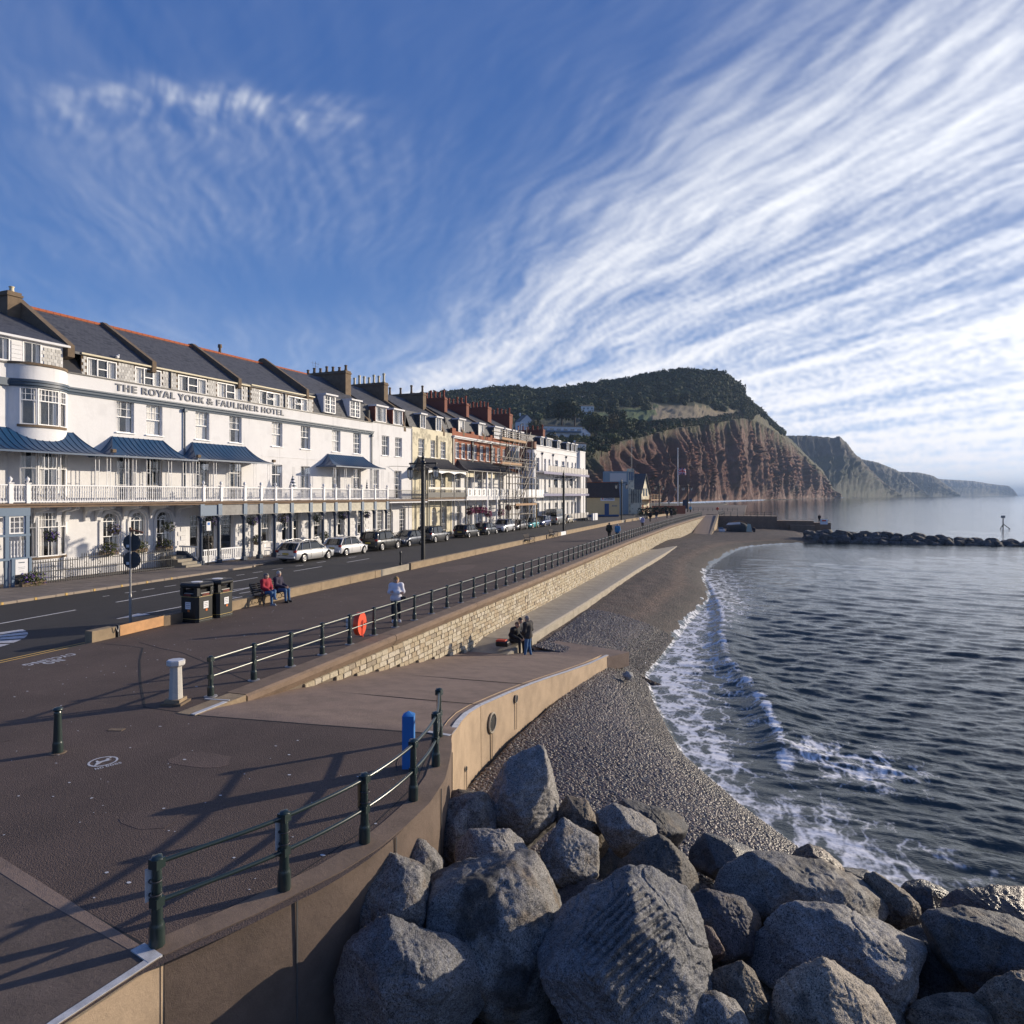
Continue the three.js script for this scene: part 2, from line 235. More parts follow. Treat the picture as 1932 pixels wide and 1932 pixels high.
  obj('tarmac', gridMesh(30, 120, (i, j) => { const s = 2 + 330 * j * j; return [lerp(kerbN(s) - 0.02, s < 16.2 ? -19.86 : dwarfN(s) - 0.12, i), -0.1, -s]; }, (i, j, p) => { const t = vtint(p[0] * 0.3, -p[2] * 0.12); return t; }), M.road, road);
  const mark = (n0, s0, n1, s1, w = 0.1, m = M.thermo) => obj('road_marking', [bx(w, 0.004, Math.hypot(n1 - n0, s1 - s0), 0, 0, 0, Math.atan2(n1 - n0, -(s1 - s0))).translate((n0 + n1) / 2, -0.096, -(s0 + s1) / 2)], m, road);
  mark(-26.3, 16.7, -26.5, 20.9); mark(-26.7, 23, -26.85, 26.8); mark(-26.85, 28.7, -26.95, 32.6); mark(-27, 36, -27, 39); mark(-27, 42, -27, 45);
  mark(-23.1, 19.95, -22.95, 24.2, 0.1); mark(-23.35, 26.0, -22.6, 25.95, 0.08); mark(-24.7, 27.5, -24.4, 28.9, 0.09); mark(-24.15, 27.3, -24.35, 28.8, 0.09); mark(-22.6, 25, -22.55, 26.2, 0.09); mark(-23.4, 27, -23.3, 27.9, 0.08);
  for (const [a, b] of [[24.1, 24.4], [25.3, 25.9], [26.3, 27], [27.7, 28.4], [29.3, 30], [31.4, 32.0], [33, 33.6], [34.4, 35.2], [36.2, 37.2], [38.6, 39.4], [41, 42], [45, 46]]) mark(-28.8, a, -28.75, b, 0.07);
  obj('road_marking', [sheet([[-23.12, -19.98], [-23.34, -21.12], [-22.67, -21.1], [-22.85, -20.5]], -0.093, 0.003)], M.thermo, road);
  mark(-20.35, 8, -20.15, 16.3, 0.06, M.yellow); mark(-20.6, 8, -20.38, 16.4, 0.06, M.yellow);
  for (let k = 0; k < 7; k++) { const a0 = -0.2 + k * 0.22, r0 = 3.0; const ring = new THREE.RingGeometry(2.3, 3.2, 6, 1, a0, 0.16).rotateX(-Math.PI / 2).translate(-25.4, -0.0955, -14.2); obj('road_marking', [ring], M.thermo, road); }
  // kerbs and flagstones on the hotel side
  const pav = new THREE.Group(); pav.name = 'pavement'; pav.userData.kind = 'structure'; scene.add(pav);
  obj('bedding', gridMesh(2, 60, (i, j) => { const s = 2 + 128 * j; return [lerp(-42, kerbN(s) - 0.25, i), -0.03, -s]; }), M.slab, pav);
  const kg = [rbx(0.2, 0.24, 0.9, 0, 0, 0, 0.015), rbx(0.2, 0.24, 0.9, 0, 0.003, 0, 0.02)].map(g => metreUV(flat(g)));
  for (let s = 15.5, k = 0; s < 75; s += 0.915, k++) { const m = share('kerb_stone', kg[k & 1], M.kerb, pav); m.position.set(kerbN(s) - 0.1, -0.11, -s); m.rotation.y = Math.atan2(-(kerbN(s + 0.45) - kerbN(s - 0.45)), 0.9); }
  const many = []; for (let s = 75; s < 128; s += 0.915) many.push(bx(0.2, 0.24, 0.9, kerbN(s) - 0.1, -0.11, -s)); tag(obj('kerb_row', many, M.kerb, pav), null, null, null, 'stuff');
  for (const s of [19.3, 20.8, 22.3, 23.8, 25.3, 26.9, 28.5, 30.2]) obj('yellow_kerb_mark', [bx(0.12, 0.11, 0.1, kerbN(s) - 0.04, -0.04, -s)], M.yellow, pav);
  const sg = [rbx(1.08, 0.05, 0.62, 0, 0, 0, 0.008, 1)].map(g => metreUV(flat(g))); const sm = [M.slab, M.slab.clone(), M.slab.clone()]; sm[1].color.multiplyScalar(1.1); sm[2].color.multiplyScalar(0.9);
  const rr = rng(5); for (let s = 16; s < 38.5; s += 0.635) for (let c = 0; c < 4; c++) { const m = share('paving_slab', sg[0], sm[Math.floor(rr() * 3)], pav); m.position.set(kerbN(Math.min(s, 37)) - 0.75 - c * 1.095, -0.022 + 0.003 * rr(), -s); }
  plain('ground', [sheet([[-2500, 300], [-6.5, 300], [-6.5, -4], [-12.2, -12], [-12.2, -160], [-12, -420], [-2500, -420]], -0.32, 4)], M.earth, scene);
  plain('side_street', [sheet([[-46, -128], [-29.6, -128], [-24, -150], [-24, -220], [-60, -220], [-60, -150]], -0.06, 0.3)], M.road.clone(), scene).material.vertexColors = false;
}
// ---------- sea walls, ramps and steps
const rampY = s => -2.1 * clamp((s - 12) / 16);
{
  const w = thing('near_sea_wall', 'smooth brown concrete wall curving below the nearest railing', 'wall');
  const ring = []; for (let k = 0; k <= 46; k++) { const s = 5.41 + (12.2 - 5.41) * k / 46; ring.push([edgeN(s), s]); }
  const strip = (pts, y0, y1, bat = 0) => { const pos = []; for (let k = 0; k < pts.length - 1; k++) { const [a, b] = pts[k], [c, d] = pts[k + 1], Y = t => typeof y1 === 'function' ? y1(t) : y1; pos.push(a + bat, y0, -b, c + bat, y0, -d, c, Y(d), -d, a + bat, y0, -b, c, Y(d), -d, a, Y(b), -b); } const g = new THREE.BufferGeometry(); g.setAttribute('position', new THREE.Float32BufferAttribute(pos, 3)); g.computeVertexNormals(); return toCreasedNormals(g, 0.7); };
  const lid = (inner, outer, y) => { const pos = []; const Y = t => typeof y === 'function' ? y(t) : y; for (let k = 0; k < inner.length - 1; k++) { const [a, b] = inner[k], [c, d] = inner[k + 1], [e, f] = outer[k], [g, h] = outer[k + 1]; pos.push(a, Y(b), -b, e, Y(f), -f, g, Y(h), -h, a, Y(b), -b, g, Y(h), -h, c, Y(d), -d); } const q = new THREE.BufferGeometry(); q.setAttribute('position', new THREE.Float32BufferAttribute(pos, 3)); q.computeVertexNormals(); return q; };
  const concShade = M.coping.clone(); concShade.color.setRGB(0.155, 0.112, 0.085);  // darker copy of the coping: shade on this wall put into its colour
  obj('wall_face', [strip(ring, -4.5, 0.012, 0.05)], concShade, w);
  for (const k of [9, 20, 31, 41]) { const [n, s2] = ring[k], [n2, s3] = ring[k + 1]; obj('shutter_joint', [bx(0.012, 3.2, 0.02, 0, 0, 0, Math.atan2(n2 - n, -(s3 - s2))).translate(n + 0.02, -1.62, -s2)], M.inside, w); }
  obj('wall_top', [lid(ring.map(([n, s]) => [n - 0.36, s]), ring, 0.012), strip(ring.map(([n, s]) => [n - 0.36, s]), -0.1, 0.012)], M.coping, w);
  const low = [[-5.97, 0.8], [-5.78, 4.4], [-5.64, 5.40]];
  obj('near_panel', [strip(low, -4.5, 0.012), bx(0.05, 4, 0.05, -5.66, -2, -5.4)], M.conc, w);
  obj('white_edge', [lid(low.map(([n, s]) => [n - 0.09, s]), low, 0.018), strip(low, -0.05, 0.018), bx(0.34, 0.02, 0.14, -5.82, 0.01, -5.37, -0.25)], M.line, w);
  const r = thing('ramp', 'wide brown concrete slipway sloping down to the shingle', 'ramp');
  const out = [[-5.5, 12.2], [-5.62, 12.7], [-5.85, 13.5], [-6.05, 14.4], [-6.15, 15.4], [-6.17, 17.5], [-6.13, 19.6], [-6.03, 21.3], [-5.9, 22.9], [-5.75, 25.7], [-5.6, 28.6]];
  const on = s => pl(out.map(([n, q]) => [q, n]), s);
  const surf = gridMesh(24, 40, (i, j) => { const t = Math.pow(j, 1.1); const rN = on(12.2 + 16.4 * t), lN = lerp(-11.32, wallN(27) - 0.2, t); const n = lerp(lN, rN, i); const s = lerp(lerp(11.55, 12.22, i), lerp(27.0, 28.6, i), t); return [n, rampY(s) * sst(0, 0.06, t) + 0.004 * fbm(n, s, 2), -s]; });
  obj('ramp_surface', surf, M.ramp, r);
  for (const s of [15.4, 19.2]) obj('joint', [bx(5.2, 0.01, 0.02, -8.8, 0, 0, 0.06).rotateX(0).translate(0, rampY(s) + 0.004, -s)], M.tyre, r);
  obj('ramp_foot', [sheet([[-11.3, -26.6], [-5.6, -28.3], [-4.9, -29.6], [-9.1, -31], [-11.3, -30]], -2.11, 0.6)], M.ramp, r);
  const rw = thing('ramp_wall', 'tan concrete wall with round drain holes along the slipway', 'wall');
  const panels = [[0, 4], [4, 7], [7, 8], [8, 10]].map(([a, b]) => out.slice(a, b + 1));
  for (const p of panels) { const ins = p.map(([n, s], k) => [n, s + (k === 0 ? 0.012 : k === p.length - 1 ? -0.012 : 0)]); obj('wall_panel', [strip(ins, -4.2, t => rampY(t) + 0.02, 0.04), strip(ins.map(([n, s]) => [n - 0.3, s]), -3, t => rampY(t) + 0.02)], M.conc, rw); }
  obj('white_edge', [lid(out.map(([n, s]) => [n - 0.12, s]), out.map(([n, s]) => [n + 0.012, s]), t => rampY(t) + 0.028), strip(out.map(([n, s]) => [n + 0.012, s]), -0, t => rampY(t) + 0.028).scale(1, 1, 1)].slice(0, 1), M.line, rw);
  obj('white_corner_line', [bx(0.5, 0.012, 0.09, -5.75, 0.012, -12.2, -0.1)], M.line, rw);
  const hole = (s, y, rad, name) => { const n = on(s) + 0.015; const g = new THREE.CylinderGeometry(rad, rad, 0.16, 20, 1, true).rotateZ(Math.PI / 2), c = new THREE.CircleGeometry(rad * 0.98, 20).rotateY(Math.PI / 2), rim = new THREE.TorusGeometry(rad, rad * 0.12, 6, 20).rotateY(Math.PI / 2); const h = obj(name, [c.translate(n + 0.03, y, -s)], M.black, rw); obj('rim', [rim.translate(n + 0.03, y, -s)], M.step, h); };
  hole(16.1, -1.05, 0.24, 'drain_outlet'); hole(18.0, -0.98, 0.11, 'drain_outlet'); hole(13.9, -1.35, 0.06, 'drain_outlet');
  obj('stain_streak', [bx(0.004, 0.8, 0.07, on(16.1) + 0.05, -1.65, -16.08), bx(0.004, 0.75, 0.05, on(18) + 0.05, -1.45, -18), bx(0.004, 0.9, 0.05, on(13.9) + 0.055, -1.85, -13.9)], M.stain, rw);
  // stone-faced wall below the long railing
  const sw = thing('sea_wall', 'long cream stone block sea wall with concrete coping', 'wall');
  const line = f => Array.from({ length: 75 }, (_, k) => { const s = 13.1 + 2 * k; return [f(s), s]; });
  const front = line(s => wallN(s) - 0.16);
  obj('wall_core', [strip(front, -3.6, -0.3, 0.12)], M.mortar, sw);
  for (let s = 13.1; s < 160; s += 7.2) { const e = Math.min(s + 7.17, 160), n = 8, sec = [[-0.6, 0.0], [-0.06, 0.0], [0, -0.05], [0.0, -0.17], [-0.05, -0.24], [-0.14, -0.36], [-0.6, -0.36]]; const pos = []; for (let k = 0; k < n; k++) { const a = lerp(s, e, k / n), b = lerp(s, e, (k + 1) / n); for (let q = 0; q < sec.length - 1; q++) { const P = (p, t) => [wallN(t) + p[0], p[1] + 0.012, -t]; pos.push(...P(sec[q], a), ...P(sec[q], b), ...P(sec[q + 1], b), ...P(sec[q], a), ...P(sec[q + 1], b), ...P(sec[q + 1], a)); } } const g = new THREE.BufferGeometry(); g.setAttribute('position', new THREE.Float32BufferAttribute(pos, 3)); g.computeVertexNormals(); obj('coping_section', [g], M.coping, sw); }
  // the low end of the wall where it meets the slipway
  { const p = [[-11.32, 11.55], [-11.14, 13.08]]; const g = ext([[11.5, -0.02], [13.06, -0.42], [13.06, 0.012], [11.5, 0.012]], 0.5).rotateY(Math.PI / 2).translate(-11.62, 0, 0); obj('end_block', [g], M.lowwall, sw); obj('white_edge', [bx(0.12, 0.016, 0.95, -11.2, 0.014, -12.0), bx(0.62, 0.012, 0.05, -11.5, 0.014, -12.55, 0.15)], M.line, sw); }
  const stone = Array.from({ length: 5 }, (_, k) => { const g = new RoundedBoxGeometry(0.18, 0.158, 1, 1, 0.022); const p = g.attributes.position, q = rng(60 + k), jit = {}; for (let i = 0; i < p.count; i++) { const key = [p.getX(i) > 0, p.getY(i) > 0, p.getZ(i) > 0].join(); jit[key] ??= [(q() - 0.5) * 0.035, (q() - 0.5) * 0.022, (q() - 0.5) * 0.05]; p.setXYZ(i, p.getX(i) + jit[key][0], p.getY(i) + jit[key][1], p.getZ(i) + jit[key][2]); } g.computeVertexNormals(); return metreUV(flat(g)); });
  const stoneM = [[0.50, 0.42, 0.29], [0.56, 0.49, 0.36], [0.46, 0.37, 0.25], [0.60, 0.53, 0.41], [0.36, 0.30, 0.22]].map(c => std(...c, 0.9, { map: again(mottle, 0.7), bumpMap: again(bumpT, 0.35), bumpScale: 0.012 }));
  const q = rng(77), rest = stoneM.map(() => []); let placed = 0; const list = [];
  for (let row = 0; row < 12; row++) { const y = -0.44 - row * 0.172; for (let s = 13.0 + q() * 0.3; s < 159;) { const L = 0.26 + q() * 0.24, mid = s + L / 2; const foot = s < 28 ? rampY(s) : -2.1 - 0.006 * (s - 28); if (y > foot - 0.02) list.push([mid, y, L - 0.025, q()]); s += L; } }
  list.sort((a, b) => a[0] - b[0]);
  for (const [s, y, L, c] of list) {
    const mi = c < 0.3 ? 0 : c < 0.55 ? 1 : c < 0.75 ? 2 : c < 0.92 ? 3 : 4, n = wallN(s) - 0.185 + 0.012 * (c * 7 % 1) - (y + 0.4) * 0.055, ang = Math.atan2(-(wallN(s + 0.3) - wallN(s - 0.3)), 0.6);
    if (placed < 300) { const m = share('stone_block', stone[placed % 5], stoneM[mi], sw); m.position.set(n, y, -s); m.scale.z = L; m.rotation.y = ang; placed++; }
    else { const g = stone[Math.floor(c * 5)].clone(); g.scale(1, 1, L).rotateY(ang).translate(n, y, -s); rest[mi].push(g); }
  }
  rest.forEach((l, k) => tag(obj('stone_courses', mergeGeometries(l), stoneM[k], sw), null, null, null, 'stuff'));
  // stepped apron at the foot of the wall
  const ap = thing('lower_walkway', 'pale concrete walkway ledge at the foot of the stone wall', 'walkway');
  const top = (s) => pl([[25.6, -2.12], [28.4, -1.62], [60, -1.66], [90, -1.95], [104, -2.5]], s), fn = s => pl([[25.6, -9.6], [28, -9.25], [40, -9.05], [104, -8.7]], s);
  for (let s = 25.6; s < 104;) { const e = Math.min(s < 28 ? 28.3 : s + 8.3, 104), sec = Array.from({ length: 6 }, (_, k) => lerp(s, e - 0.03, k / 5)); const pos = []; for (let k = 0; k < 5; k++) { const a = sec[k], b = sec[k + 1]; const pr = t => [[wallN(t) - 0.2, top(t) - 0.0], [fn(t) - 0.07, top(t)], [fn(t), top(t) - 0.06], [fn(t) + 0.04, top(t) - 0.75]]; const A = pr(a), B = pr(b); for (let r = 0; r < 3; r++) pos.push(A[r][0], A[r][1], -a, A[r + 1][0], A[r + 1][1], -a, B[r + 1][0], B[r + 1][1], -b, A[r][0], A[r][1], -a, B[r + 1][0], B[r + 1][1], -b, B[r][0], B[r][1], -b); } const g = new THREE.BufferGeometry(); g.setAttribute('position', new THREE.Float32BufferAttribute(pos, 3)); g.computeVertexNormals(); obj('ledge_section', [g], M.step, ap); s = e; }
  // dwarf flood wall between promenade and road
  const dw = thing('flood_wall', 'low concrete flood wall between the road and the promenade', 'wall');
  const seg = (a, b, h = 0.4, m = M.lowwall, w = 0.3, name = 'wall_section') => { const g = []; const n = Math.max(1, Math.round((b - a) / 6)); for (let k = 0; k < n; k++) { const s0 = lerp(a, b, k / n), s1 = lerp(a, b, (k + 1) / n), n0 = dwarfN(s0), n1 = dwarfN(s1); g.push(bx(w, h + 0.2, Math.hypot(n1 - n0, s1 - s0), 0, 0, 0, Math.atan2(-(n1 - n0), s1 - s0)).translate((n0 + n1) / 2, h / 2 - 0.1, -(s0 + s1) / 2)); } return obj(name, g, m, dw); };
  seg(16.1, 16.95, 0.36); seg(16.97, 17.1, 0.34, M.darkmetal, 0.2, 'gate_post'); seg(18.95, 20.2, 0.36, M.stain); seg(20.2, 23.3, 0.38);
  for (let s = 23.33; s < 33.6; s += 2.64) seg(s, s + 2.61, 0.4);
  seg(33.9, 34.5, 0.4, M.lowwall); seg(34.5, 34.75, 0.4, M.darkmetal, 0.2, 'gate_post');
  for (let s = 38.3; s < 66; s += 5.5) seg(s, Math.min(s + 5.46, 66.2), 0.42);
  seg(66.2, 69.6, 0.42); seg(70.1, 76, 0.42); seg(78.6, 96, 0.44); for (let s = 96; s < 112; s += 8) seg(s, s + 7.95, 0.46); seg(112, 114, 0.46); seg(117, 128, 0.46); seg(136, 160, 0.46);
  seg(76.1, 78.5, 0.4, M.white, 0.24, 'flood_gate'); seg(114.2, 116.4, 0.42, M.step, 0.24, 'flood_gate'); seg(129, 131.5, 0.42, M.white, 0.24, 'flood_gate');
  const gate = thing('orange_flood_gate', 'rusty orange steel flood gate panel lying across the wall gap', 'flood gate', [-19.72, 0, -18.02], 0.05);
  const rust = std(0.50, 0.265, 0.11, 0.62, { map: again(mottle, 1.4), metalness: 0.15 });
  obj('panel', [rbx(0.06, 0.36, 1.9, 0, 0.2, 0, 0.012)], rust, gate); obj('frame', [bx(0.1, 0.4, 0.06, -0.04, 0.2, 0.97), bx(0.1, 0.4, 0.06, -0.04, 0.2, -0.97)], M.darkmetal, gate); obj('chain', [tube([[0.02, 0.36, 0.98], [0.05, 0.2, 1.05], [0.03, 0.38, 1.13]], 0.014)], M.galv, gate);
  const g2 = thing('white_flood_gate', 'pale metal flood gate panel set in the low wall beside the standing woman', 'flood gate', [dwarfN(36.5) + 0.05, 0, -36.5], 0.03);
  obj('panel', [rbx(0.08, 0.38, 3.4, 0, 0.2, 0, 0.012)], M.step, g2); obj('frame', [bx(0.14, 0.4, 0.06, -0.05, 0.2, 1.74), bx(0.14, 0.4, 0.06, -0.05, 0.2, -1.74)], M.galv, g2);
}
// ---------- railings
const postG = merge([lathe([[0.078, 0], [0.078, 0.2], [0.07, 0.24], [0.058, 0.27], [0.05, 0.62], [0.046, 0.9], [0.0001, 0.9]], 0, 0, 0, 8), bx(0.115, 0.1, 0.115, 0, 0.87, 0), bx(0.105, 0.1, 0.105, 0, 0.465, 0), lathe([[0.075, 0.92], [0.06, 0.945], [0.0001, 0.955]], 0, 0, 0, 4)]);
const flangeG = merge([lathe([[0.15, 0], [0.15, 0.012], [0.08, 0.025]], 0, 0, 0, 14)]);
function railing(name, label, pts, mat, rmat, opt = {}) {
  const t = thing(name, label, 'railing');
  for (const [n, s, y = 0] of pts) { const m = share('post', postG, mat, t); m.position.set(n, y, -s); m.rotation.y = opt.turn ?? 0; if (opt.flange) { const f = share('base_plate', flangeG, M.galv, m); } }
  for (const h of [0.465, 0.87]) { const P = pts.map(([n, s, y = 0]) => [n, y + h, -s]); if (opt.curve) obj('rail', [tube(P, 0.026, 8, pts.length * 10)], rmat, t); else for (let k = 0; k < P.length - 1; k += opt.step || 1) obj('rail', [bar(P[k], P[Math.min(k + (opt.step || 1), P.length - 1)], 0.026, 8)], rmat, t); }
  return t;
}
{
  railing('promenade_railing', 'near dark green curved railing on the concrete wall beside the boulders', [[-5.82, 5.5], [-5.22, 6.78], [-4.9, 8.05], [-4.87, 9.41], [-5.12, 10.73], [-5.68, 12.05]], M.green, M.green, { curve: 1 });
  const B = []; for (let s = 12.73; s < 159; s += 1.47) B.push([railN(s), s]);
  railing('promenade_railing', 'long green railing, sun glint in its rail colour, atop the stone sea wall', B, M.green, M.rail, { flange: 1 });
  railing('promenade_railing', 'far railing along the top of the groyne wall', Array.from({ length: 8 }, (_, k) => [-5.2 + k * 1.4, 159.5]), M.green, M.green);
  railing('promenade_railing', 'short far railing beside the second slipway', Array.from({ length: 7 }, (_, k) => [-6.4 + k * 0.1, 160.5 + k * 2.6]), M.green, M.green);
  railing('promenade_railing', 'distant railing behind the lifebuoy post at the promenade end', Array.from({ length: 12 }, (_, k) => [-18 + k * 1.35, 206]), M.green, M.green);
  const sgn = (n, s, ry, label, w = 0.16) => { const t = thing('railing_sign', label, 'sign', [n, 0.5, -s], ry); obj('sign_plate', [bx(w, 0.34, 0.012, 0, 0.15, 0)], M.line, t); obj('strap', [new THREE.TorusGeometry(0.062, 0.008, 5, 14).rotateX(Math.PI / 2).translate(0, 0.2, 0.055), new THREE.TorusGeometry(0.062, 0.008, 5, 14).rotateX(Math.PI / 2).translate(0, 0.06, 0.055)], M.darkmetal, t); return t; };
  sgn(-5.87, 5.5, 1.2, 'small white plate on the nearest railing post'); sgn(-5.27, 6.8, 1.2, 'small white plate on the second railing post'); const s3 = sgn(-4.95, 8.07, 1.35, 'orange wooden plate on the third railing post'); s3.children[0].material = M.wood;
  sgn(railN(18.6) - 0.1, 18.62, -0.5, 'white notice plate on the long railing beside the orange lifebuoy', 0.14); sgn(railN(34.8) - 0.1, 34.8, -0.5, 'white notice plate on the long railing beyond the standing woman', 0.14); sgn(railN(64.2) - 0.1, 64.2, -0.5, 'white notice plate on the long railing beside the walking couple', 0.14);
}
// far slipway and groyne
{
  const t = thing('far_slipway', 'far concrete slipway beside the groyne wall', 'ramp');
  const prof = [[126, -2.9], [159.2, 0.0], [166, 0.0], [166, -4], [126, -4]];
  obj('ramp_surface', [ext(prof, 3.0).rotateY(Math.PI / 2).translate(-9.85, 0, 0)], M.ramp, t);
  obj('side_wall', [ext([[129, -2.6], [159.4, 0.22], [161, 0.22], [161, -4.2], [129, -4.2]], 0.45).rotateY(Math.PI / 2).translate(-6.85, 0, 0)], M.lowwall, t);
  const p = thing('groyne', 'long dark concrete groyne running out to sea behind the tent', 'groyne');
  obj('wall_section', [bx(12.2, 4.6, 5, -0.35, -2.29, -161.7)], M.coping, p); obj('wall_section', [bx(7.6, 3.8, 3.4, 9.5, -2.9, -163.2)], M.coping, p); obj('wall_section', [bx(3.6, 3.2, 3, 15, -3.0, -164)], M.coping, p); obj('wall_section', [bx(5, 2.6, 1.2, 11, -3.2, -160.9)], M.coping, p);
}
// ---------- beach
const shore = [[8, -3, 2.6], [12, 4, 2.6], [16.4, 1.6, 2.6], [19, -0.2, 2.6], [22, -1.9, 2.4], [27, -3.4, 2.2], [31, -4.3, 2], [36, -4.0, 2], [43, -3.7, 2], [50, -3.2, 2], [57, -2.7, 2], [66, -3.7, 2], [75, -4.4, 2], [84, -3.9, 2], [95, -2.9, 2], [106, -1.6, 2], [114, 0.2, 2], [120, 3.2, 2], [124, 6.5, 2], [127, 11, 2]].map(([s, n]) => [n, s]);
shore.push([12.5, 130], [12, 145], [11, 165]);
shore[0] = [7, 8]; shore[1] = [4.2, 12];
function shoreDist(n, s) { // signed metres inland of the waterline
  let best = 1e9, sg = 1;
  for (let k = 0; k < shore.length - 1; k++) { const [ax, ay] = shore[k], [bx_, by] = shore[k + 1], dx = bx_ - ax, dy = by - ay, t = clamp(((n - ax) * dx + (s - ay) * dy) / (dx * dx + dy * dy)), ex = n - ax - t * dx, ey = s - ay - t * dy, d = ex * ex + ey * ey; if (d < best) { best = d; sg = ex * dy - ey * dx > 0 ? -1 : 1; } }
  return sg * Math.sqrt(best);
}
const shoreTable = shore.slice(0, 20).map(([n, s]) => [s, n]);
function beachY(n, s) {
  const d = shoreDist(n, s); if (d < 0) return SEA + d * 0.22;
  const A = lerp(1.62, 0.72, sst(95, 125, s)) * (1 - 0.1 * sst(20, 8, s));
  return SEA + A * (1 - Math.exp(-d / (s < 30 ? 2.3 : 2.7))) + 0.018 * d + 0.05 * fbm(n * 0.35, s * 0.2, 3) * sst(0, 2, d) + 0.012 * Math.sin(s * 2.2 + 3 * fbm(n * 0.4, s * 0.2, 2)) * sst(1.2, 3, d);
}
{
  const rows = 420, cols = 130, stone = vfbm(16, 41, 4);
  const pebT = tex(1024, 6, (u, v) => { const c = stone(u, v); const n = w1(u, v), q = wn(u, v), h = wm(u, v); let k = 0.42 + 0.5 * (n - 0.5) + 0.55 * (q - 0.5) + 0.35 * (h - 0.5) + 0.4 * (c - 0.5); if (n > 0.93) k += 0.9; return [k * 1.02, k * 0.93, k * 0.88]; });
  const pebB = tex(1024, 6, (u, v) => 0.3 * w1(u, v) + 0.35 * wn(u, v) + 0.35 * wm(u, v), true);
  const sand = std(1, 1, 1, 0.72, { map: pebT, bumpMap: pebB, bumpScale: 0.09, vertexColors: true });
  const g = gridMesh(cols, rows, (i, j) => { const s = 5 + 12 * j + 155 * j * j * j; const n0 = s < 30 ? -6.0 : lerp(-6, -11.2, sst(28.5, 31, s)), n1 = s < 40 ? 7.5 : lerp(7.5, 20, sst(40, 120, s)); const n = lerp(n0, n1, i); return [n, beachY(n, s), -s]; },
    (i, j, p) => { const n = p[0], s = -p[2], d = shoreDist(n, s); const wet = 1 - sst(0.8, 2.6, d + 0.5 * fbm(n, s * 0.4, 2)); const band = sst(1.6, 2.4, d) * (1 - sst(2.6, 3.8, d)) * sst(32, 50, s); let r = 0.150, gg = 0.108, b = 0.085; r += band * 0.06; gg += band * 0.034; b += band * 0.014; const k = (1 + 0.3 * fbm(n * 0.5, s * 0.35, 3) + 0.18 * Math.sin(d * 3.2 + 2 * fbm(n * 0.3, s * 0.15, 2)) * sst(20, 45, s)) * lerp(1, 0.5, wet) * lerp(1, 0.78, sst(35, 70, s)); return [r * k, gg * k, b * k]; });
  plain('shingle_beach', g, sand, scene);
  // separate pebbles near the slipway and the boulders
  const q = rng(31), peb = [0, 1, 2].map(k => { const h = new THREE.IcosahedronGeometry(1, 1), p = h.attributes.position; for (let i = 0; i < p.count; i++) { const x = p.getX(i), y = p.getY(i), z = p.getZ(i), f = 1 + 0.16 * N3(x * 1.1 + k * 9, y * 1.1, z * 1.1); p.setXYZ(i, x * f * (1 + 0.15 * k), y * f * 0.62, z * f); } h.computeVertexNormals(); return toCreasedNormals(h, 3); });
  const pm = phy(1, 1, 1, 0.42), total = 230000, im = peb.map(h => new THREE.InstancedMesh(h, pm, Math.floor(total / 3)));
  const mtx = new THREE.Matrix4(), e = new THREE.Euler(), qq = new THREE.Quaternion(), cc = new THREE.Color(); const cnt = [0, 0, 0];
  let guard = 0; while (cnt[0] + cnt[1] + cnt[2] < total - 3 && guard++ < 900000) {
    const s = 9.5 + 30 * Math.pow(q(), 1.25), n = lerp(s < 28.6 ? -5.95 : -8.9, 5, q()); const d = shoreDist(n, s); if (d < 0.15 || d > 8) continue; if (s < 12.5 && n < -4.4) continue;
    const k = Math.floor(q() * 3); if (cnt[k] >= total / 3 - 1) continue; const r = (0.017 + 0.030 * q() * q()) * (d < 1 ? 0.75 : 1) * (1 + s * 0.012);
    qq.setFromEuler(e.set((q() - 0.5) * 0.9, q() * 6.3, (q() - 0.5) * 0.9)); mtx.compose(V(n, beachY(n, s) + r * 0.35, -s), qq, V(r, r, r)); im[k].setMatrixAt(cnt[k], mtx);
    const wet = d < 1.5 ? 0.6 : 1, b = (0.045 + 0.11 * q() * q() + 0.02) * wet, hue = q(); im[k].setColorAt(cnt[k]++, hue < 0.55 ? cc.setRGB(b * 1.2, b * 0.92, b * 0.78) : hue < 0.85 ? cc.setRGB(b * 1.02, b * 0.95, b * 0.9) : cc.setRGB(b * 1.5, b * 1.05, b * 0.8));
  }
  im.forEach((m, k) => { m.count = cnt[k]; m.name = numbered('pebbles'); tag(m, 'loose brown and grey pebbles covering the near beach', 'pebbles', null, 'stuff'); scene.add(m); });
}
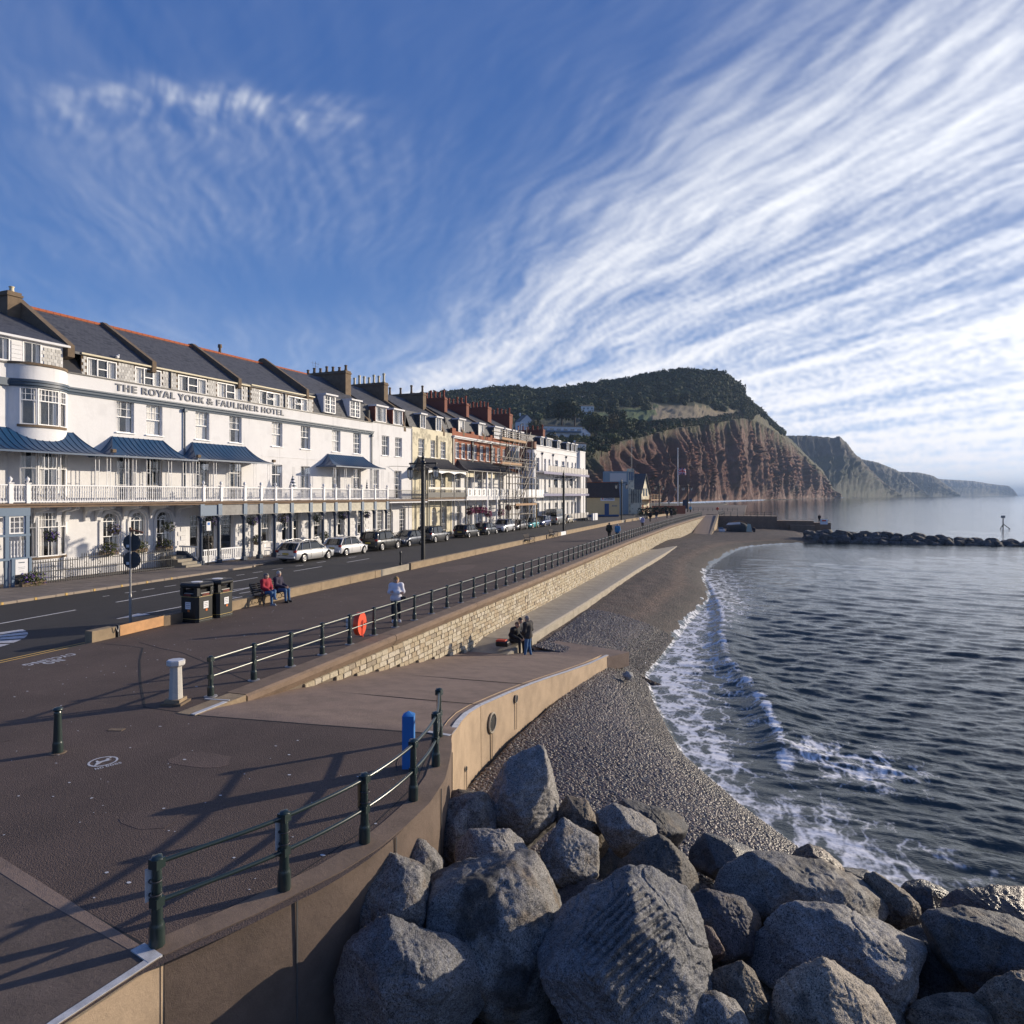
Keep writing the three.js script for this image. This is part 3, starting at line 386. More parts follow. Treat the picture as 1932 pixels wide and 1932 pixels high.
// ---------- sea
{
  const wave = [[1322, 1072], [1340, 1100], [1358, 1140], [1366, 1170], [1362, 1205], [1376, 1250], [1412, 1290], [1440, 1325], [1465, 1375], [1482, 1425], [1500, 1465]].map(([u, v]) => { const d = 1288 * 8.1 / (v - 933.5), k = (u - 966) / 1288; return [d * (k * Math.cos(YAW) - Math.sin(YAW)), d * (k * Math.sin(YAW) + Math.cos(YAW))]; });
  const wdist = (n, s) => { let b = 1e9, sd = 1, tt = 0; for (let k = 0; k < wave.length - 1; k++) { const [ax, ay] = wave[k], [cx, cyy] = wave[k + 1], dx = cx - ax, dy = cyy - ay, t = clamp(((n - ax) * dx + (s - ay) * dy) / (dx * dx + dy * dy)), ex = n - ax - t * dx, ey = s - ay - t * dy, d = Math.hypot(ex, ey); if (d < b) { b = d; sd = ex * dy - ey * dx > 0 ? -1 : 1; tt = (k + t) / (wave.length - 1); } } return [b * sd, tt]; }; // + on the seaward side when walking towards the camera
  const dirs = Array.from({ length: 22 }, (_, k) => { const q = rng(200 + k), lam = 0.30 * Math.pow(1.22, k), a = 1.62 + 1.15 * (q() - 0.5); return { kx: Math.cos(a) * 6.283 / lam, ks: Math.sin(a) * 6.283 / lam, A: lam * (k < 9 ? 0.0125 : 0.0125 * Math.pow(0.72, k - 8)), p: q() * 6.28, lam }; });
  function swell(n, s) { const R = Math.hypot(n, s), cell = R * R * 0.000105 + 0.018; let y = 0; const wob = fbm(n * 0.09, s * 0.09, 2) * 3, gust = 0.75 + 0.5 * fbm(n * 0.03 + 4, s * 0.03, 2); for (const w of dirs) { const f = sst(cell * 1.8, cell * 3.4, w.lam); if (f > 0) { const th = n * w.kx + s * w.ks + w.p + wob * (1 + w.lam * 0.05), ph = Math.sin(th + 0.55 * Math.cos(th)); y += f * w.A * gust * (ph + 0.6 * (2 * Math.pow(0.5 + 0.5 * ph, 3) - 0.62)); } } y += 0.028 * fbm(n * 1.3, s * 0.8, 3) * sst(120, 40, R); return y; }
  const curve = R => -R * R / (2 * 6.371e6);
  function seaY(n, s) {
    const d = shoreDist(n, s), R = Math.hypot(n, s); let a = sst(0.4, -5, d) * 0.9 + 0.1; if (R > 140) a = 1; let y = swell(n, s) * a;
    if (R < 120) { const [w, t] = wdist(n, s); const amp = 0.32 * sst(0, 0.2, t) * (1 - sst(0.85, 1, t)) * (0.8 + 0.3 * fbm(t * 22, 3, 2)); y += amp * (w > 0 ? Math.exp(-w * w / 1.6) : Math.exp(-w * w / 0.3)); }
    if (d > -1.2 && d < 2.5) y = Math.max(y, beachY(n, s) - SEA + 0.012 - 0.05 * sst(0.1, 1.0, d + 0.5 * fbm(n * 0.8, s * 0.25, 3)));
    return SEA + y + curve(R);
  }
  // foam over the near water: where, and its lace
  const X0 = -6, X1 = 30, S0 = 7, S1 = 112, W = 2048, Hh = 2048;
  function foamAt(n, s) {
    const d = shoreDist(n, s); if (d > 1.6) return 0; const [w, t] = wdist(n, s); let F = 0;
    const swash = s > 15 ? 1 : sst(10, 15, s);
    if (t > 0 && t < 1) { const inner = w < 0 ? Math.min(1, -w / Math.max(0.5, -w + Math.max(0, -d))) : 0; F = Math.max(F, w < 0 ? lerp(0.60, 0.80, sst(0.35, 0.75, inner) * sst(1.0, 0.85, inner)) * sst(0.0, 0.5, -w) * swash * (1 - 0.45 * sst(0.55, 0.8, t) * sst(0.75, 0.2, inner)) : 0); F = Math.max(F, sst(0.42, 0.05, Math.abs(w + 0.06)) * (0.9 + 0.35 * fbm(t * 24, 1, 2) - 0.3 * sst(0.42, 0.47, t) * sst(0.62, 0.56, t)) * sst(0, 0.05, t)); if (w > 0) F = Math.max(F, 0.62 * sst(8 * sst(0.5, 0.05, t) + 0.4, 0, w) * sst(0.6, 0.2, t)); }
    F = Math.max(F, (0.78 - 0.07 * Math.max(0, -d)) * sst(-7, -0.5, d) * sst(26, 17, s));
    F = Math.max(F, 0.62 * sst(0.9, 0, Math.abs(d + 0.15)) * sst(125, 60, s), 0.60 * sst(1.2, 0, Math.abs(d + 0.1)) * sst(16, 30, s) * sst(84, 70, s));
    const e1 = Math.hypot((n - 2.8) / 3.4, (s - 22.8) / 2.9); F = Math.max(F, 0.74 * sst(1.15, 0.2, e1)); // the churned patch off the end of the wave
    const rr = Math.hypot((n - 6) / 6.2, (s - 12.5) / 3.2); F = Math.max(F, 0.74 * sst(1.2, 0.2, rr));
    return F;
  }
  const wpt = (i, j) => { let h = Math.imul(i * 374761393 + j * 668265263 | 0, 1274126177); h ^= h >>> 15; h = Math.imul(h, 2246822519); return [(h >>> 16 & 255) / 255, (h >>> 8 & 255) / 255]; };
  const worley = (x, y) => { const i = Math.floor(x), j = Math.floor(y); let a = 9, b = 9; for (let q = -1; q < 2; q++) for (let p = -1; p < 2; p++) { const [u, v] = wpt(i + p, j + q), d = (i + p + u - x) ** 2 + (j + q + v - y) ** 2; if (d < a) { b = a; a = d; } else if (d < b) b = d; } return Math.sqrt(b) - Math.sqrt(a); };
  const lace = (n, s) => { const wx = n + 0.5 * fbm(n * 0.7, s * 0.6, 3), wy = s + 0.6 * fbm(n * 0.6 + 9, s * 0.5, 3); const A = 1 - worley(wx * 1.1, wy * 0.62) * 1.5, B = 1 - worley(wx * 3.1 + 5, wy * 1.9) * 1.35; return clamp(0.5 * A + 0.42 * B + 0.22 * fbm(n * 7, s * 5, 2) + 0.16 * fbm(n * 0.8, s * 0.5, 2)); };
  const dc = new Uint8Array(W * Hh * 4), dr = new Uint8Array(W * Hh * 4);
  const CF = 256, coarse = new Float32Array((CF + 1) * (CF + 1)); for (let j = 0; j <= CF; j++) for (let i = 0; i <= CF; i++) coarse[j * (CF + 1) + i] = foamAt(lerp(X0, X1, i / CF), S0 + (S1 - S0) * (j / CF));
  for (let j = 0; j < Hh; j++) for (let i = 0; i < W; i++) {
    const v = (j + 0.5) / Hh, u = (i + 0.5) / W, n = lerp(X0, X1, u), s = S0 + (S1 - S0) * v, x = u * CF, y = v * CF, a = Math.floor(x), b = Math.floor(y), fx = x - a, fy = y - b, k = b * (CF + 1) + a;
    let F = lerp(lerp(coarse[k], coarse[k + 1], fx), lerp(coarse[k + CF + 1], coarse[k + CF + 2], fx), fy), f = 0;
    if (F > 0.03) { const L = lace(n, s); f = sst(1.02 - F * 0.95, 1.45 - F * 0.85, L); }
    const edge = Math.min(i, W - 1 - i, j * 4, Hh - 1 - j) < 4; if (edge) f = 0;
    const o = (j * W + i) * 4, sh = 0.5 * sst(9, 0.5, Math.max(0, -shoreApprox(n, s))); dc[o] = enc(lerp(0.018 + 0.055 * sh, 0.84, f)); dc[o + 1] = enc(lerp(0.028 + 0.050 * sh, 0.84, f)); dc[o + 2] = enc(lerp(0.022 + 0.040 * sh, 0.85, f)); dc[o + 3] = 255;
    dr[o] = dr[o + 1] = dr[o + 2] = lerp(16, 190, f); dr[o + 3] = 255;
  }
  function shoreApprox(n, s) { return pl(shoreTable, s) - n; }
  const mk = (d, srgb) => { const t = new THREE.DataTexture(d, W, Hh); t.magFilter = THREE.LinearFilter; t.wrapS = t.wrapT = THREE.ClampToEdgeWrapping; if (srgb) t.colorSpace = THREE.SRGBColorSpace; t.repeat.set(1 / (X1 - X0), 1 / (S1 - S0)); t.offset.set(-X0 / (X1 - X0), -S0 / (S1 - S0)); t.needsUpdate = true; return t; };
  const rip = tex(512, 3, (u, v) => fC(u, v * 2) * 0.7 + fA(u * 2, v * 3) * 0.3, true); rip.repeat.set(0.55, 0.8);
  const sea = new THREE.Group(); sea.name = 'sea'; sea.userData.kind = 'structure'; scene.add(sea);
  const grid = (na, nr, a0, a1, radius, uvf, name, mat) => {
    const pos = [], uv = [], idx = []; for (let j = 0; j <= nr; j++) for (let i = 0; i <= na; i++) { const a = lerp(a0, a1, i / na), R = radius(j / nr), n = R * Math.sin(a), s = R * Math.cos(a); pos.push(n, seaY(n, s), -s); uv.push(...uvf(n, s)); }
    for (let j = 0; j < nr; j++) for (let i = 0; i < na; i++) { const p = j * (na + 1) + i, q = p + na + 1; idx.push(p, p + 1, q + 1, p, q + 1, q); }
    const g = new THREE.BufferGeometry(); g.setAttribute('position', new THREE.Float32BufferAttribute(pos, 3)); g.setAttribute('uv', new THREE.Float32BufferAttribute(uv, 2)); g.setIndex(idx); g.computeVertexNormals(); return obj(name, g, mat, sea);
  };
  const near = phy(1, 1, 1, 1, { map: mk(dc, true), roughnessMap: mk(dr, false), ior: 1.45, bumpMap: rip, bumpScale: 0.012 });
  grid(680, 1180, -0.40, 0.52, t => { const v = lerp(1, 0.0615, Math.pow(t, 0.8)); return 8.2 / v; }, (n, s) => [n, s], 'near_water', near);
  const rip2 = again(rip, 7); rip2.repeat.set(0.14, 0.2);
  grid(520, 420, -0.40, 0.80, t => 133.4 * Math.pow(22000 / 133.4, t), (n, s) => [n, s], 'far_water', phy(0.022, 0.036, 0.036, 0.05, { ior: 1.45, bumpMap: rip2, bumpScale: 0.025 }));
  plain('seabed', [new THREE.CircleGeometry(24000, 48).rotateX(-Math.PI / 2).translate(0, -70, 0)], M.earth, scene);
}
// ---------- headlands
const atPx = (u, d, y) => { const k = (u - 966) / 1288; return V(d * (k * Math.cos(YAW) - Math.sin(YAW)), y, -d * (k * Math.sin(YAW) + Math.cos(YAW))); }; // a bearing and a distance to a place on the map
const hgt = (v, d) => EYE - (v - 933.5) * d / 1288;
const rowAt = (row, u) => { for (let i = 1; i < row.length; i++) if (u <= row[i][0] || i === row.length - 1) { const [a, y0, d0] = row[i - 1], [b, y1, d1] = row[i], t = clamp((u - a) / (b - a)); return atPx(lerp(a, b, t), lerp(d0, d1, t), lerp(y0, y1, t)); } };
const toY = row => row.map(([u, v, d]) => [u, hgt(v, d), d]);
function terrain(rows, u0, u1, nu, cuts, shape, color) { // rows of [bearing, height, distance], joined by a sheet
  const R = rows.length - 1, rr = []; for (let k = 0; k < R; k++) for (let c = 0; c < cuts[k]; c++) rr.push(k + c / cuts[k]); rr.push(R);
  const P = (t, r) => { const k = Math.min(Math.floor(r), R - 1), f = r - k, u = lerp(u0, u1, t); return rowAt(rows[k], u).lerp(rowAt(rows[k + 1], u), f); };
  let L = 0; const len = [0]; for (let i = 1; i <= nu; i++) { L += P(i / nu, 0).distanceTo(P((i - 1) / nu, 0)); len.push(L); }
  const g = gridMesh(nu, rr.length - 1, (i, j) => { const c = rr[Math.round(j * (rr.length - 1))], p = P(i, c), a = len[Math.round(i * nu)]; const q = P(Math.min(1, i + 0.01), 0).sub(P(Math.max(0, i - 0.01), 0)).setY(0).normalize(); shape(p, c, a, V(-q.z, 0, q.x), i); return [p.x, p.y, p.z]; }, (i, j, p) => color(rr[Math.round(j * (rr.length - 1))], len[Math.round(i * nu)], V(...p), lerp(u0, u1, i)));
  return { g, P };
}
const rock = std(1, 1, 1, 0.92, { vertexColors: true, map: again(mottle, 9), bumpMap: again(bumpT, 6), bumpScale: 0.4 });
const ridged = (x, y) => 1 - Math.abs(N2(x, y));
const H1 = [
  [[700, 0, 240], [1000, 0, 300], [1060, 0, 350], [1110, -1.5, 415], [1200, -2, 520], [1292, -2.4, 660], [1395, -2.5, 900], [1496, -3, 1250], [1545, -3.2, 1480], [1575, -3.4, 1660], [1584, -4, 1720]],
  toY([[700, 905, 300], [1000, 886, 340], [1060, 868, 385], [1110, 856, 440], [1166, 834, 510], [1209, 826, 565], [1259, 810, 640], [1340, 800, 800], [1399, 789, 950], [1430, 797, 1030], [1465, 816, 1165], [1492, 835, 1285], [1519, 862, 1385], [1552, 892, 1525], [1573, 925, 1655], [1584, 933, 1720]]),
  toY([[700, 880, 420], [1000, 846, 460], [1115, 815, 560], [1166, 808, 640], [1240, 800, 700], [1310, 797, 770], [1364, 790, 880], [1400, 784, 960], [1430, 780, 1045], [1460, 806, 1172], [1492, 831, 1292], [1519, 859, 1390], [1552, 889, 1532], [1573, 923, 1660], [1584, 933, 1722]]),
  toY([[700, 830, 620], [1000, 800, 640], [1115, 783, 720], [1166, 775, 760], [1236, 767, 820], [1310, 769, 860], [1364, 779, 930], [1400, 776, 985], [1430, 772, 1060], [1458, 803, 1180], [1492, 828, 1300], [1519, 857, 1396], [1552, 887, 1540], [1573, 922, 1664], [1584, 933, 1724]]),
  toY([[700, 766, 820], [840, 752, 850], [971, 741, 880], [1010, 748, 890], [1073, 741, 900], [1174, 727, 930], [1232, 715, 950], [1279, 708, 960], [1330, 709, 980], [1360, 713, 1000], [1387, 729, 1030], [1418, 762, 1085], [1457, 801, 1200], [1492, 828, 1310], [1519, 856, 1405], [1552, 887, 1545], [1573, 922, 1668], [1584, 933, 1726]]),
  toY([[700, 800, 1300], [1279, 760, 1400], [1360, 770, 1350], [1457, 840, 1500], [1552, 915, 1700], [1584, 936, 1760]])];
const cliffShape = (amp, sc) => (p, c, a, nrm) => {
  if (c <= 1.001) { const f = Math.sin(Math.PI * Math.min(c, 0.93)) ** 0.6 * 0.9 + 0.1 * (1 - c), ln = a + p.y * 0.45; const w = 9 * fbm(a / 60, p.y / 90, 2); const r1 = ridged(ln / (42 * sc) + w * 0.05, p.y / 500), r2 = ridged(ln / (15 * sc) + 9 + w * 0.06, p.y / 420), r3 = ridged(ln / (6.5 * sc), p.y / 300 + 4); const vary = 0.35 + 1.3 * clamp(0.5 + fbm(a / 130 + 3, p.y / 160, 2)); const d = amp * vary * (r1 * r1 * 1.7 + r2 * r2 * 0.8 * vary + r3 * 0.25 - 1.2) * f + amp * 0.3 * fbm(a / 160, p.y / 8, 2) * f + amp * 0.10 * fbm(a / 9, p.y / 9, 2); p.addScaledVector(nrm, d); }
  else { const m = Math.min(1, (c - 1) * 1.5); p.y += m * 3 * fbm(p.x / 45, p.z / 45, 3); }
};
const h1 = terrain(H1, 700, 1584, 1300, [44, 8, 8, 14, 4], cliffShape(7.5, 1), (c, a, p, u) => {
  const n = fbm(p.x / 30, p.z / 30, 3), m = fbm(a / 8, p.y / 30, 3);
  if (c < 0.985 - 0.12 * sst(0, 0.5, n)) { const low = sst(12, 2, p.y), k = 0.8 + 0.5 * m + 0.4 * fbm(a / 120, p.y / 5, 3), veg = (u < 1135 ? 0.65 : 0) * sst(0.35, 0.8, c + n * 0.3) + sst(0.72, 1, c + n * 0.3 + 0.1 * m) * 0.7 + sst(0.12, 0.4, fbm(a / 50 + 7, p.y / 40, 3)) * 0.3 * sst(1390, 1460, u); const r = [0.20 * k, 0.092 * k, 0.066 * k].map((v, i) => lerp(v, [0.5, 0.4, 0.32][i], low * sst(0.15, 0.4, m) * 0.5)); return r.map((v, i) => lerp(v, [0.065, 0.066, 0.034][i], clamp(veg))); }  // pale patches near the foot: sunlit facets put into the cliff colour
  if (c < 2.05 + n * 0.2) return [0.075 + 0.03 * n, 0.07 + 0.03 * n, 0.032];
  if (c < 3.05 + n * 0.1 && u > 1100 && u < 1420) return u < 1236 + 20 * n ? [0.085 + 0.03 * m, 0.135 + 0.03 * m, 0.04] : [0.25 + 0.04 * m, 0.20 + 0.04 * m, 0.125];
  return [0.035, 0.045, 0.02];
});
plain('cliff_headland', h1.g, rock, scene);
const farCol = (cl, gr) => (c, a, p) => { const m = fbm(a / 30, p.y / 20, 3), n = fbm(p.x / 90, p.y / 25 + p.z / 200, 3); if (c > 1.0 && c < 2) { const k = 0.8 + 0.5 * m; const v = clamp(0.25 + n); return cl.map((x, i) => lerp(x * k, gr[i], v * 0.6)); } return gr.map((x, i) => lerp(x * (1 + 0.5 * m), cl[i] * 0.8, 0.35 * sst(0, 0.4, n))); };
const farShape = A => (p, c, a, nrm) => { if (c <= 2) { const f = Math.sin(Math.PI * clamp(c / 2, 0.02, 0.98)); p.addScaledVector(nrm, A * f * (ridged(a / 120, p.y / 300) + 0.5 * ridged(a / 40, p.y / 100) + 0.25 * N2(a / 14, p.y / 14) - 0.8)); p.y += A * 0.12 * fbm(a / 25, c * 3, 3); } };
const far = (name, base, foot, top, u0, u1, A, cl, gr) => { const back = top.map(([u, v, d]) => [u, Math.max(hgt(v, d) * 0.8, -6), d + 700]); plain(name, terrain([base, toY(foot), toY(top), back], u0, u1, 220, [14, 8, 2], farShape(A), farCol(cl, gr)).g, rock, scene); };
far('green_headland', [[1440, -3.5, 1750], [1575, -3.5, 1900], [1640, -3.5, 2200], [1701, -4, 2650]], [[1440, 870, 2000], [1583, 862, 2080], [1606, 866, 2150], [1641, 896, 2350], [1661, 912, 2450], [1684, 927, 2560], [1701, 936, 2652]], [[1440, 822, 2100], [1486, 822, 2110], [1531, 822, 2140], [1573, 826, 2160], [1583, 822, 2170], [1598, 836, 2200], [1605, 846, 2220], [1607, 852, 2225], [1623, 864, 2300], [1641, 886, 2380], [1661, 904, 2470], [1684, 924, 2570], [1701, 935.5, 2655]], 1440, 1701, 26, [0.085, 0.065, 0.05], [0.026, 0.040, 0.020]);
far('third_headland', [[1590, -4, 3000], [1700, -4, 3300], [1752, -4.5, 3700]], [[1590, 890, 3150], [1656, 892, 3250], [1711, 914, 3500], [1752, 935, 3702]], [[1590, 864, 3200], [1629, 867, 3250], [1656, 872, 3300], [1692, 887, 3450], [1711, 901, 3520], [1729, 916, 3600], [1752, 934.6, 3705]], 1590, 1752, 30, [0.07, 0.062, 0.05], [0.028, 0.040, 0.024]);
far('fourth_headland', [[1670, -5, 4000], [1760, -5, 4300], [1810, -6, 4800]], [[1670, 905, 4150], [1759, 912, 4350], [1790, 926, 4600], [1810, 935, 4802]], [[1670, 889, 4200], [1693, 890, 4250], [1731, 891, 4350], [1759, 897, 4450], [1771, 904, 4500], [1789, 917, 4650], [1810, 934.8, 4805]], 1670, 1810, 35, [0.07, 0.062, 0.05], [0.028, 0.040, 0.024]);
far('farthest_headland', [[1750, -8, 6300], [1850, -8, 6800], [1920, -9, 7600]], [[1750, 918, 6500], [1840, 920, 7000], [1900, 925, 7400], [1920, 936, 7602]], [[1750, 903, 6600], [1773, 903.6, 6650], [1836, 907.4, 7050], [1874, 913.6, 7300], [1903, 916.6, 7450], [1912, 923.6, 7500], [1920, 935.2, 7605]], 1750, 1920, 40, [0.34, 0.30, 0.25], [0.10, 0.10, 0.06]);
// ---------- trees on the hill
function leaves(seed, blobs, n, size, flatness = 1) { // many leaf-clump faces spread through ellipsoid shells
  const q = rng(seed), pos = [], nor = [], v = V(), a = V(), b = V(); let tot = 0; blobs.forEach(e => tot += e[3] * e[3]);
  for (const [x, y, z, r, ry = r] of blobs) for (let k = 0, m = Math.round(n * r * r / tot); k < m; k++) {
    v.set(q() * 2 - 1, q() * 2 - 1, q() * 2 - 1).normalize(); const f = 0.62 + 0.42 * Math.sqrt(q()), c = V(x + v.x * r * f, y + v.y * ry * f, z + v.z * r * f);
    a.set(q() - 0.5, q() - 0.5, q() - 0.5).normalize(); b.crossVectors(a, v.lengthSq() ? v : V(0, 1, 0)).normalize(); const s = size * (0.6 + 0.8 * q());
    const P = [c.clone().addScaledVector(a, s), c.clone().addScaledVector(b, s * 0.7), c.clone().addScaledVector(a, -s), c.clone().addScaledVector(b, -s * 0.7)];
    for (const t of [0, 1, 2, 0, 2, 3]) { pos.push(P[t].x, P[t].y, P[t].z); nor.push(v.x, v.y, v.z); }
  }
  const g = new THREE.BufferGeometry(); g.setAttribute('position', new THREE.Float32BufferAttribute(pos, 3)); g.computeVertexNormals(); return metreUV(g);
}
const crownG = [0, 1, 2, 3].map(k => { const h = new THREE.IcosahedronGeometry(0.8, 2), p = h.attributes.position; for (let i = 0; i < p.count; i++) { const x = p.getX(i), y = p.getY(i), z = p.getZ(i), f = 0.95 + 0.3 * N3(x * 2 + k * 5, y * 2, z * 2); p.setXYZ(i, x * f, y * f * 0.9, z * f); } h.computeVertexNormals(); const q = rng(600 + k), bl = []; for (let i = 0; i < 7; i++) bl.push([(q() - 0.5) * 1.2, (q() - 0.35) * 0.9, (q() - 0.5) * 1.2, 0.3 + 0.25 * q()]); return mergeGeometries([metreUV(flat(h)), flat(leaves(620 + k, bl, 170, 0.16))]); });
{
  const q = rng(91), lm = std(1, 1, 1, 0.95), N = 7200, im = crownG.map(g => new THREE.InstancedMesh(g, lm, N / 4 + 1)), m = new THREE.Matrix4(), qt = new THREE.Quaternion(), e = new THREE.Euler(), cc = new THREE.Color(), cnt = [0, 0, 0, 0];
  for (let k = 0; k < N; k++) {
    const top = k < 5200, u = lerp(top ? 790 : 1000, top ? 1480 : 1420, q()), t = (u - 700) / 884, c = top ? lerp(u > 1400 ? 1.4 : 3.02, 4.06, Math.sqrt(q())) : lerp(1.03, 2.0, q() ** 1.3), p = h1.P(t, c);
    if (u > 1420 && q() < 0.3) continue; const hedge = !top && q() < 0.5; const R = (top ? 3.6 + 4.2 * q() : hedge ? 1.4 + 1.4 * q() : 1.8 + 3 * q()) * (u > 1400 ? 0.62 : 1) * (p.length() / 900) ** 0.3;
    const i = k % 4; qt.setFromEuler(e.set(0, q() * 6.3, 0)); m.compose(p.add(V(0, R * 0.55, 0)), qt, V(R, R * (0.85 + 0.4 * q()), R)); im[i].setMatrixAt(cnt[i], m);
    const b = 0.55 + 0.9 * q() ** 1.5, au = !top && q() < 0.25; im[i].setColorAt(cnt[i]++, au ? cc.setRGB(0.085 * b, 0.062 * b, 0.03 * b) : cc.setRGB(0.044 * b, 0.058 * b, 0.020 * b));
  }
  im.forEach((o, k) => { o.count = cnt[k]; o.name = numbered('hillside_wood'); tag(o, 'dark green woodland covering the hill above the red cliff', 'wood', null, 'stuff'); scene.add(o); });
}
const bark = std(0.09, 0.07, 0.055, 0.95), leafM = [[0.042, 0.058, 0.02], [0.065, 0.075, 0.024], [0.09, 0.075, 0.03], [0.032, 0.048, 0.022], [0.085, 0.10, 0.03]].map(c => std(...c, 0.9));
function tree(u, v, d, h, wd, kind, label) {
  const p = atPx(u, d, hgt(v, d)), q = rng(Math.round(u * 7 + v)); const t = thing('tree', label, 'tree', [p.x, p.y - 0.3, p.z], 0);
  const bl = []; for (let k = 0; k < 9; k++) bl.push([(q() - 0.5) * wd * 0.7, h * (0.45 + 0.42 * q()), (q() - 0.5) * wd * 0.7, wd * (0.2 + 0.14 * q()), h * (0.13 + 0.1 * q())]);
  obj('crown', leaves(Math.round(u + v * 3), bl, kind === 5 ? 260 : 900, wd * 0.055), leafM[kind % 5], t);
  const tr = [bar([0, -1, 0], [0.2, h * 0.5, 0], wd * 0.035, 7)]; for (let k = 0; k < 5; k++) { const b = bl[k]; tr.push(bar([0.1, h * 0.3, 0], [b[0], b[1], b[2]], wd * 0.014, 5)); } obj('trunk', tr, bark, t);
}
[[1058, 868, 380, 12, 12, 5, 'bare brown leafless tree right behind the white end block'], [1042, 850, 420, 11, 12, 2, 'brownish tree left of the pale bungalow'], [1085, 846, 440, 8, 9, 1, 'olive round tree in front of the pale bungalow'],
 [1010, 838, 470, 17, 15, 2, 'russet tree beside the small chimney cottage'], [1060, 806, 560, 24, 24, 3, 'large dark round tree above the pale bungalow'], [1084, 808, 555, 22, 20, 0, 'dark tree on the right of the big round tree'], [1112, 818, 540, 17, 15, 1, 'yellow green tree right of the little white gable'], [1128, 822, 545, 16, 17, 0, 'dark spreading tree under the green field'],
 [1148, 822, 555, 17, 16, 2, 'autumn tree below the green field'], [1163, 812, 590, 21, 17, 3, 'tall dark pine like tree standing before the green field'], [1180, 826, 570, 19, 18, 1, 'broad light green tree below the field corner'], [1190, 838, 550, 14, 15, 0, 'low dark tree near the cliff brink'], [1205, 818, 600, 13, 14, 3, 'dark shrub like tree right of the broad tree'],
 [1150, 846, 500, 11, 15, 4, 'bright green bush tree at the cliff brink'], [1120, 846, 480, 11, 14, 3, 'dark bush tree above the left end of the cliff'], [1099, 846, 470, 9, 11, 4, 'light green bush tree under the white gable house'], [1135, 858, 455, 8, 12, 0, 'low bush tree overhanging the left cliff'], [1252, 806, 660, 9, 16, 0, 'dark hedge tree at the lower edge of the pale field'], [1290, 804, 720, 8, 18, 3, 'long dark hedge tree along the cliff brink'],
 [1220, 780, 780, 12, 14, 1, 'lone tree between the green and pale fields'], [1365, 770, 960, 14, 18, 1, 'light green tree at the right corner of the pale field'], [1395, 776, 985, 15, 20, 0, 'dark tree above the cliff right of the pale field'], [1378, 745, 1020, 16, 18, 4, 'bright green tree high on the wooded shoulder'], [1070, 880, 350, 9, 13, 2, 'brown scrub tree behind the end block balconies'], [1105, 872, 395, 9, 12, 5, 'thin bare tree leaning over the cliff foot']
].forEach(a => tree(...a));
// ---------- houses on the hill
function box3(name, w, h, d, mat, parent, x, y, z) { return obj(name, [bx(w, h, d, x, y + h / 2, z)], mat, parent); }
function hillHouse(u, v, d, w, h, dp, turn, label, o = {}) {
  const p = atPx(u, d, hgt(v, d)); const t = thing('hill_house', label, 'house', [p.x, p.y, p.z], YAW + turn);
  box3('wall', w, h + 3, dp, o.wall ?? M.white, t, 0, -3, 0);
  if (o.gable) obj('roof', [ext([[-w / 2 - 0.4, h], [0, h + o.gable], [w / 2 + 0.4, h], [w / 2 + 0.1, h - 0.2], [0, h + o.gable - 0.35], [-w / 2 - 0.1, h - 0.2]], dp + 0.6).translate(0, 0, -dp / 2 - 0.3)], M.slate, t), obj('gable_wall', [ext([[-w / 2, h - 0.01], [0, h + o.gable - 0.35], [w / 2, h - 0.01]], dp - 0.1).translate(0, 0, -dp / 2 + 0.05)], o.wall ?? M.white, t);
  else obj('roof', [rbx(w + 1, 0.5, dp + 1, 0, h + 0.25, 0, 0.1), ext([[-dp / 2 - 0.3, 0], [dp / 2 + 0.3, 0], [0, o.rise ?? 0.6]], w).rotateY(Math.PI / 2).translate(-w / 2, h + 0.5, 0)], M.stain, t);
  for (let k = 0; k < (o.n ?? 4); k++) { const f = obj('window', [bx(w / (o.n ?? 4) * 0.72, h * 0.42, 0.1, -w / 2 + (k + 0.5) * w / (o.n ?? 4), h * 0.6, dp / 2 + 0.04)], M.paint, t); obj('pane', [bx(w / (o.n ?? 4) * 0.62, h * 0.34, 0.06, -w / 2 + (k + 0.5) * w / (o.n ?? 4), h * 0.6, dp / 2 + 0.08)], M.glass, f); }
  if (o.chimney) obj('chimney', [bx(0.9, 2.6, 0.9, -w / 3, h + (o.gable ?? 1), 0)], M.white, t);
  if (o.balcony) obj('balcony', [bx(w * 0.9, 0.2, 2, 0, h * 0.32, dp / 2 + 1), bx(w * 0.9, 1, 0.08, 0, h * 0.32 + 0.6, dp / 2 + 2)], M.steelblue, t);
  return t;
}
hillHouse(1057, 822, 495, 31, 6.2, 9, 0.25, 'long pale bungalow with a flat brown roof among the hillside trees', { n: 6, balcony: 1 });
hillHouse(1100, 826, 500, 9, 3, 7, 0.2, 'small white gabled house right of the long bungalow', { n: 2, gable: 4 });
hillHouse(990, 808, 560, 13, 5, 8, 0.5, 'white house with a steep roof and tall chimney behind the terrace chimneys', { n: 3, gable: 6, chimney: 1 });
hillHouse(1104, 778, 720, 17, 6, 8, 0.1, 'white two storey house high on the hill under the wood', { n: 4, rise: 1 });
hillHouse(1091, 850, 430, 8, 4, 6, 0.4, 'tiny white house low on the slope below the bungalow', { n: 3, chimney: 1 });
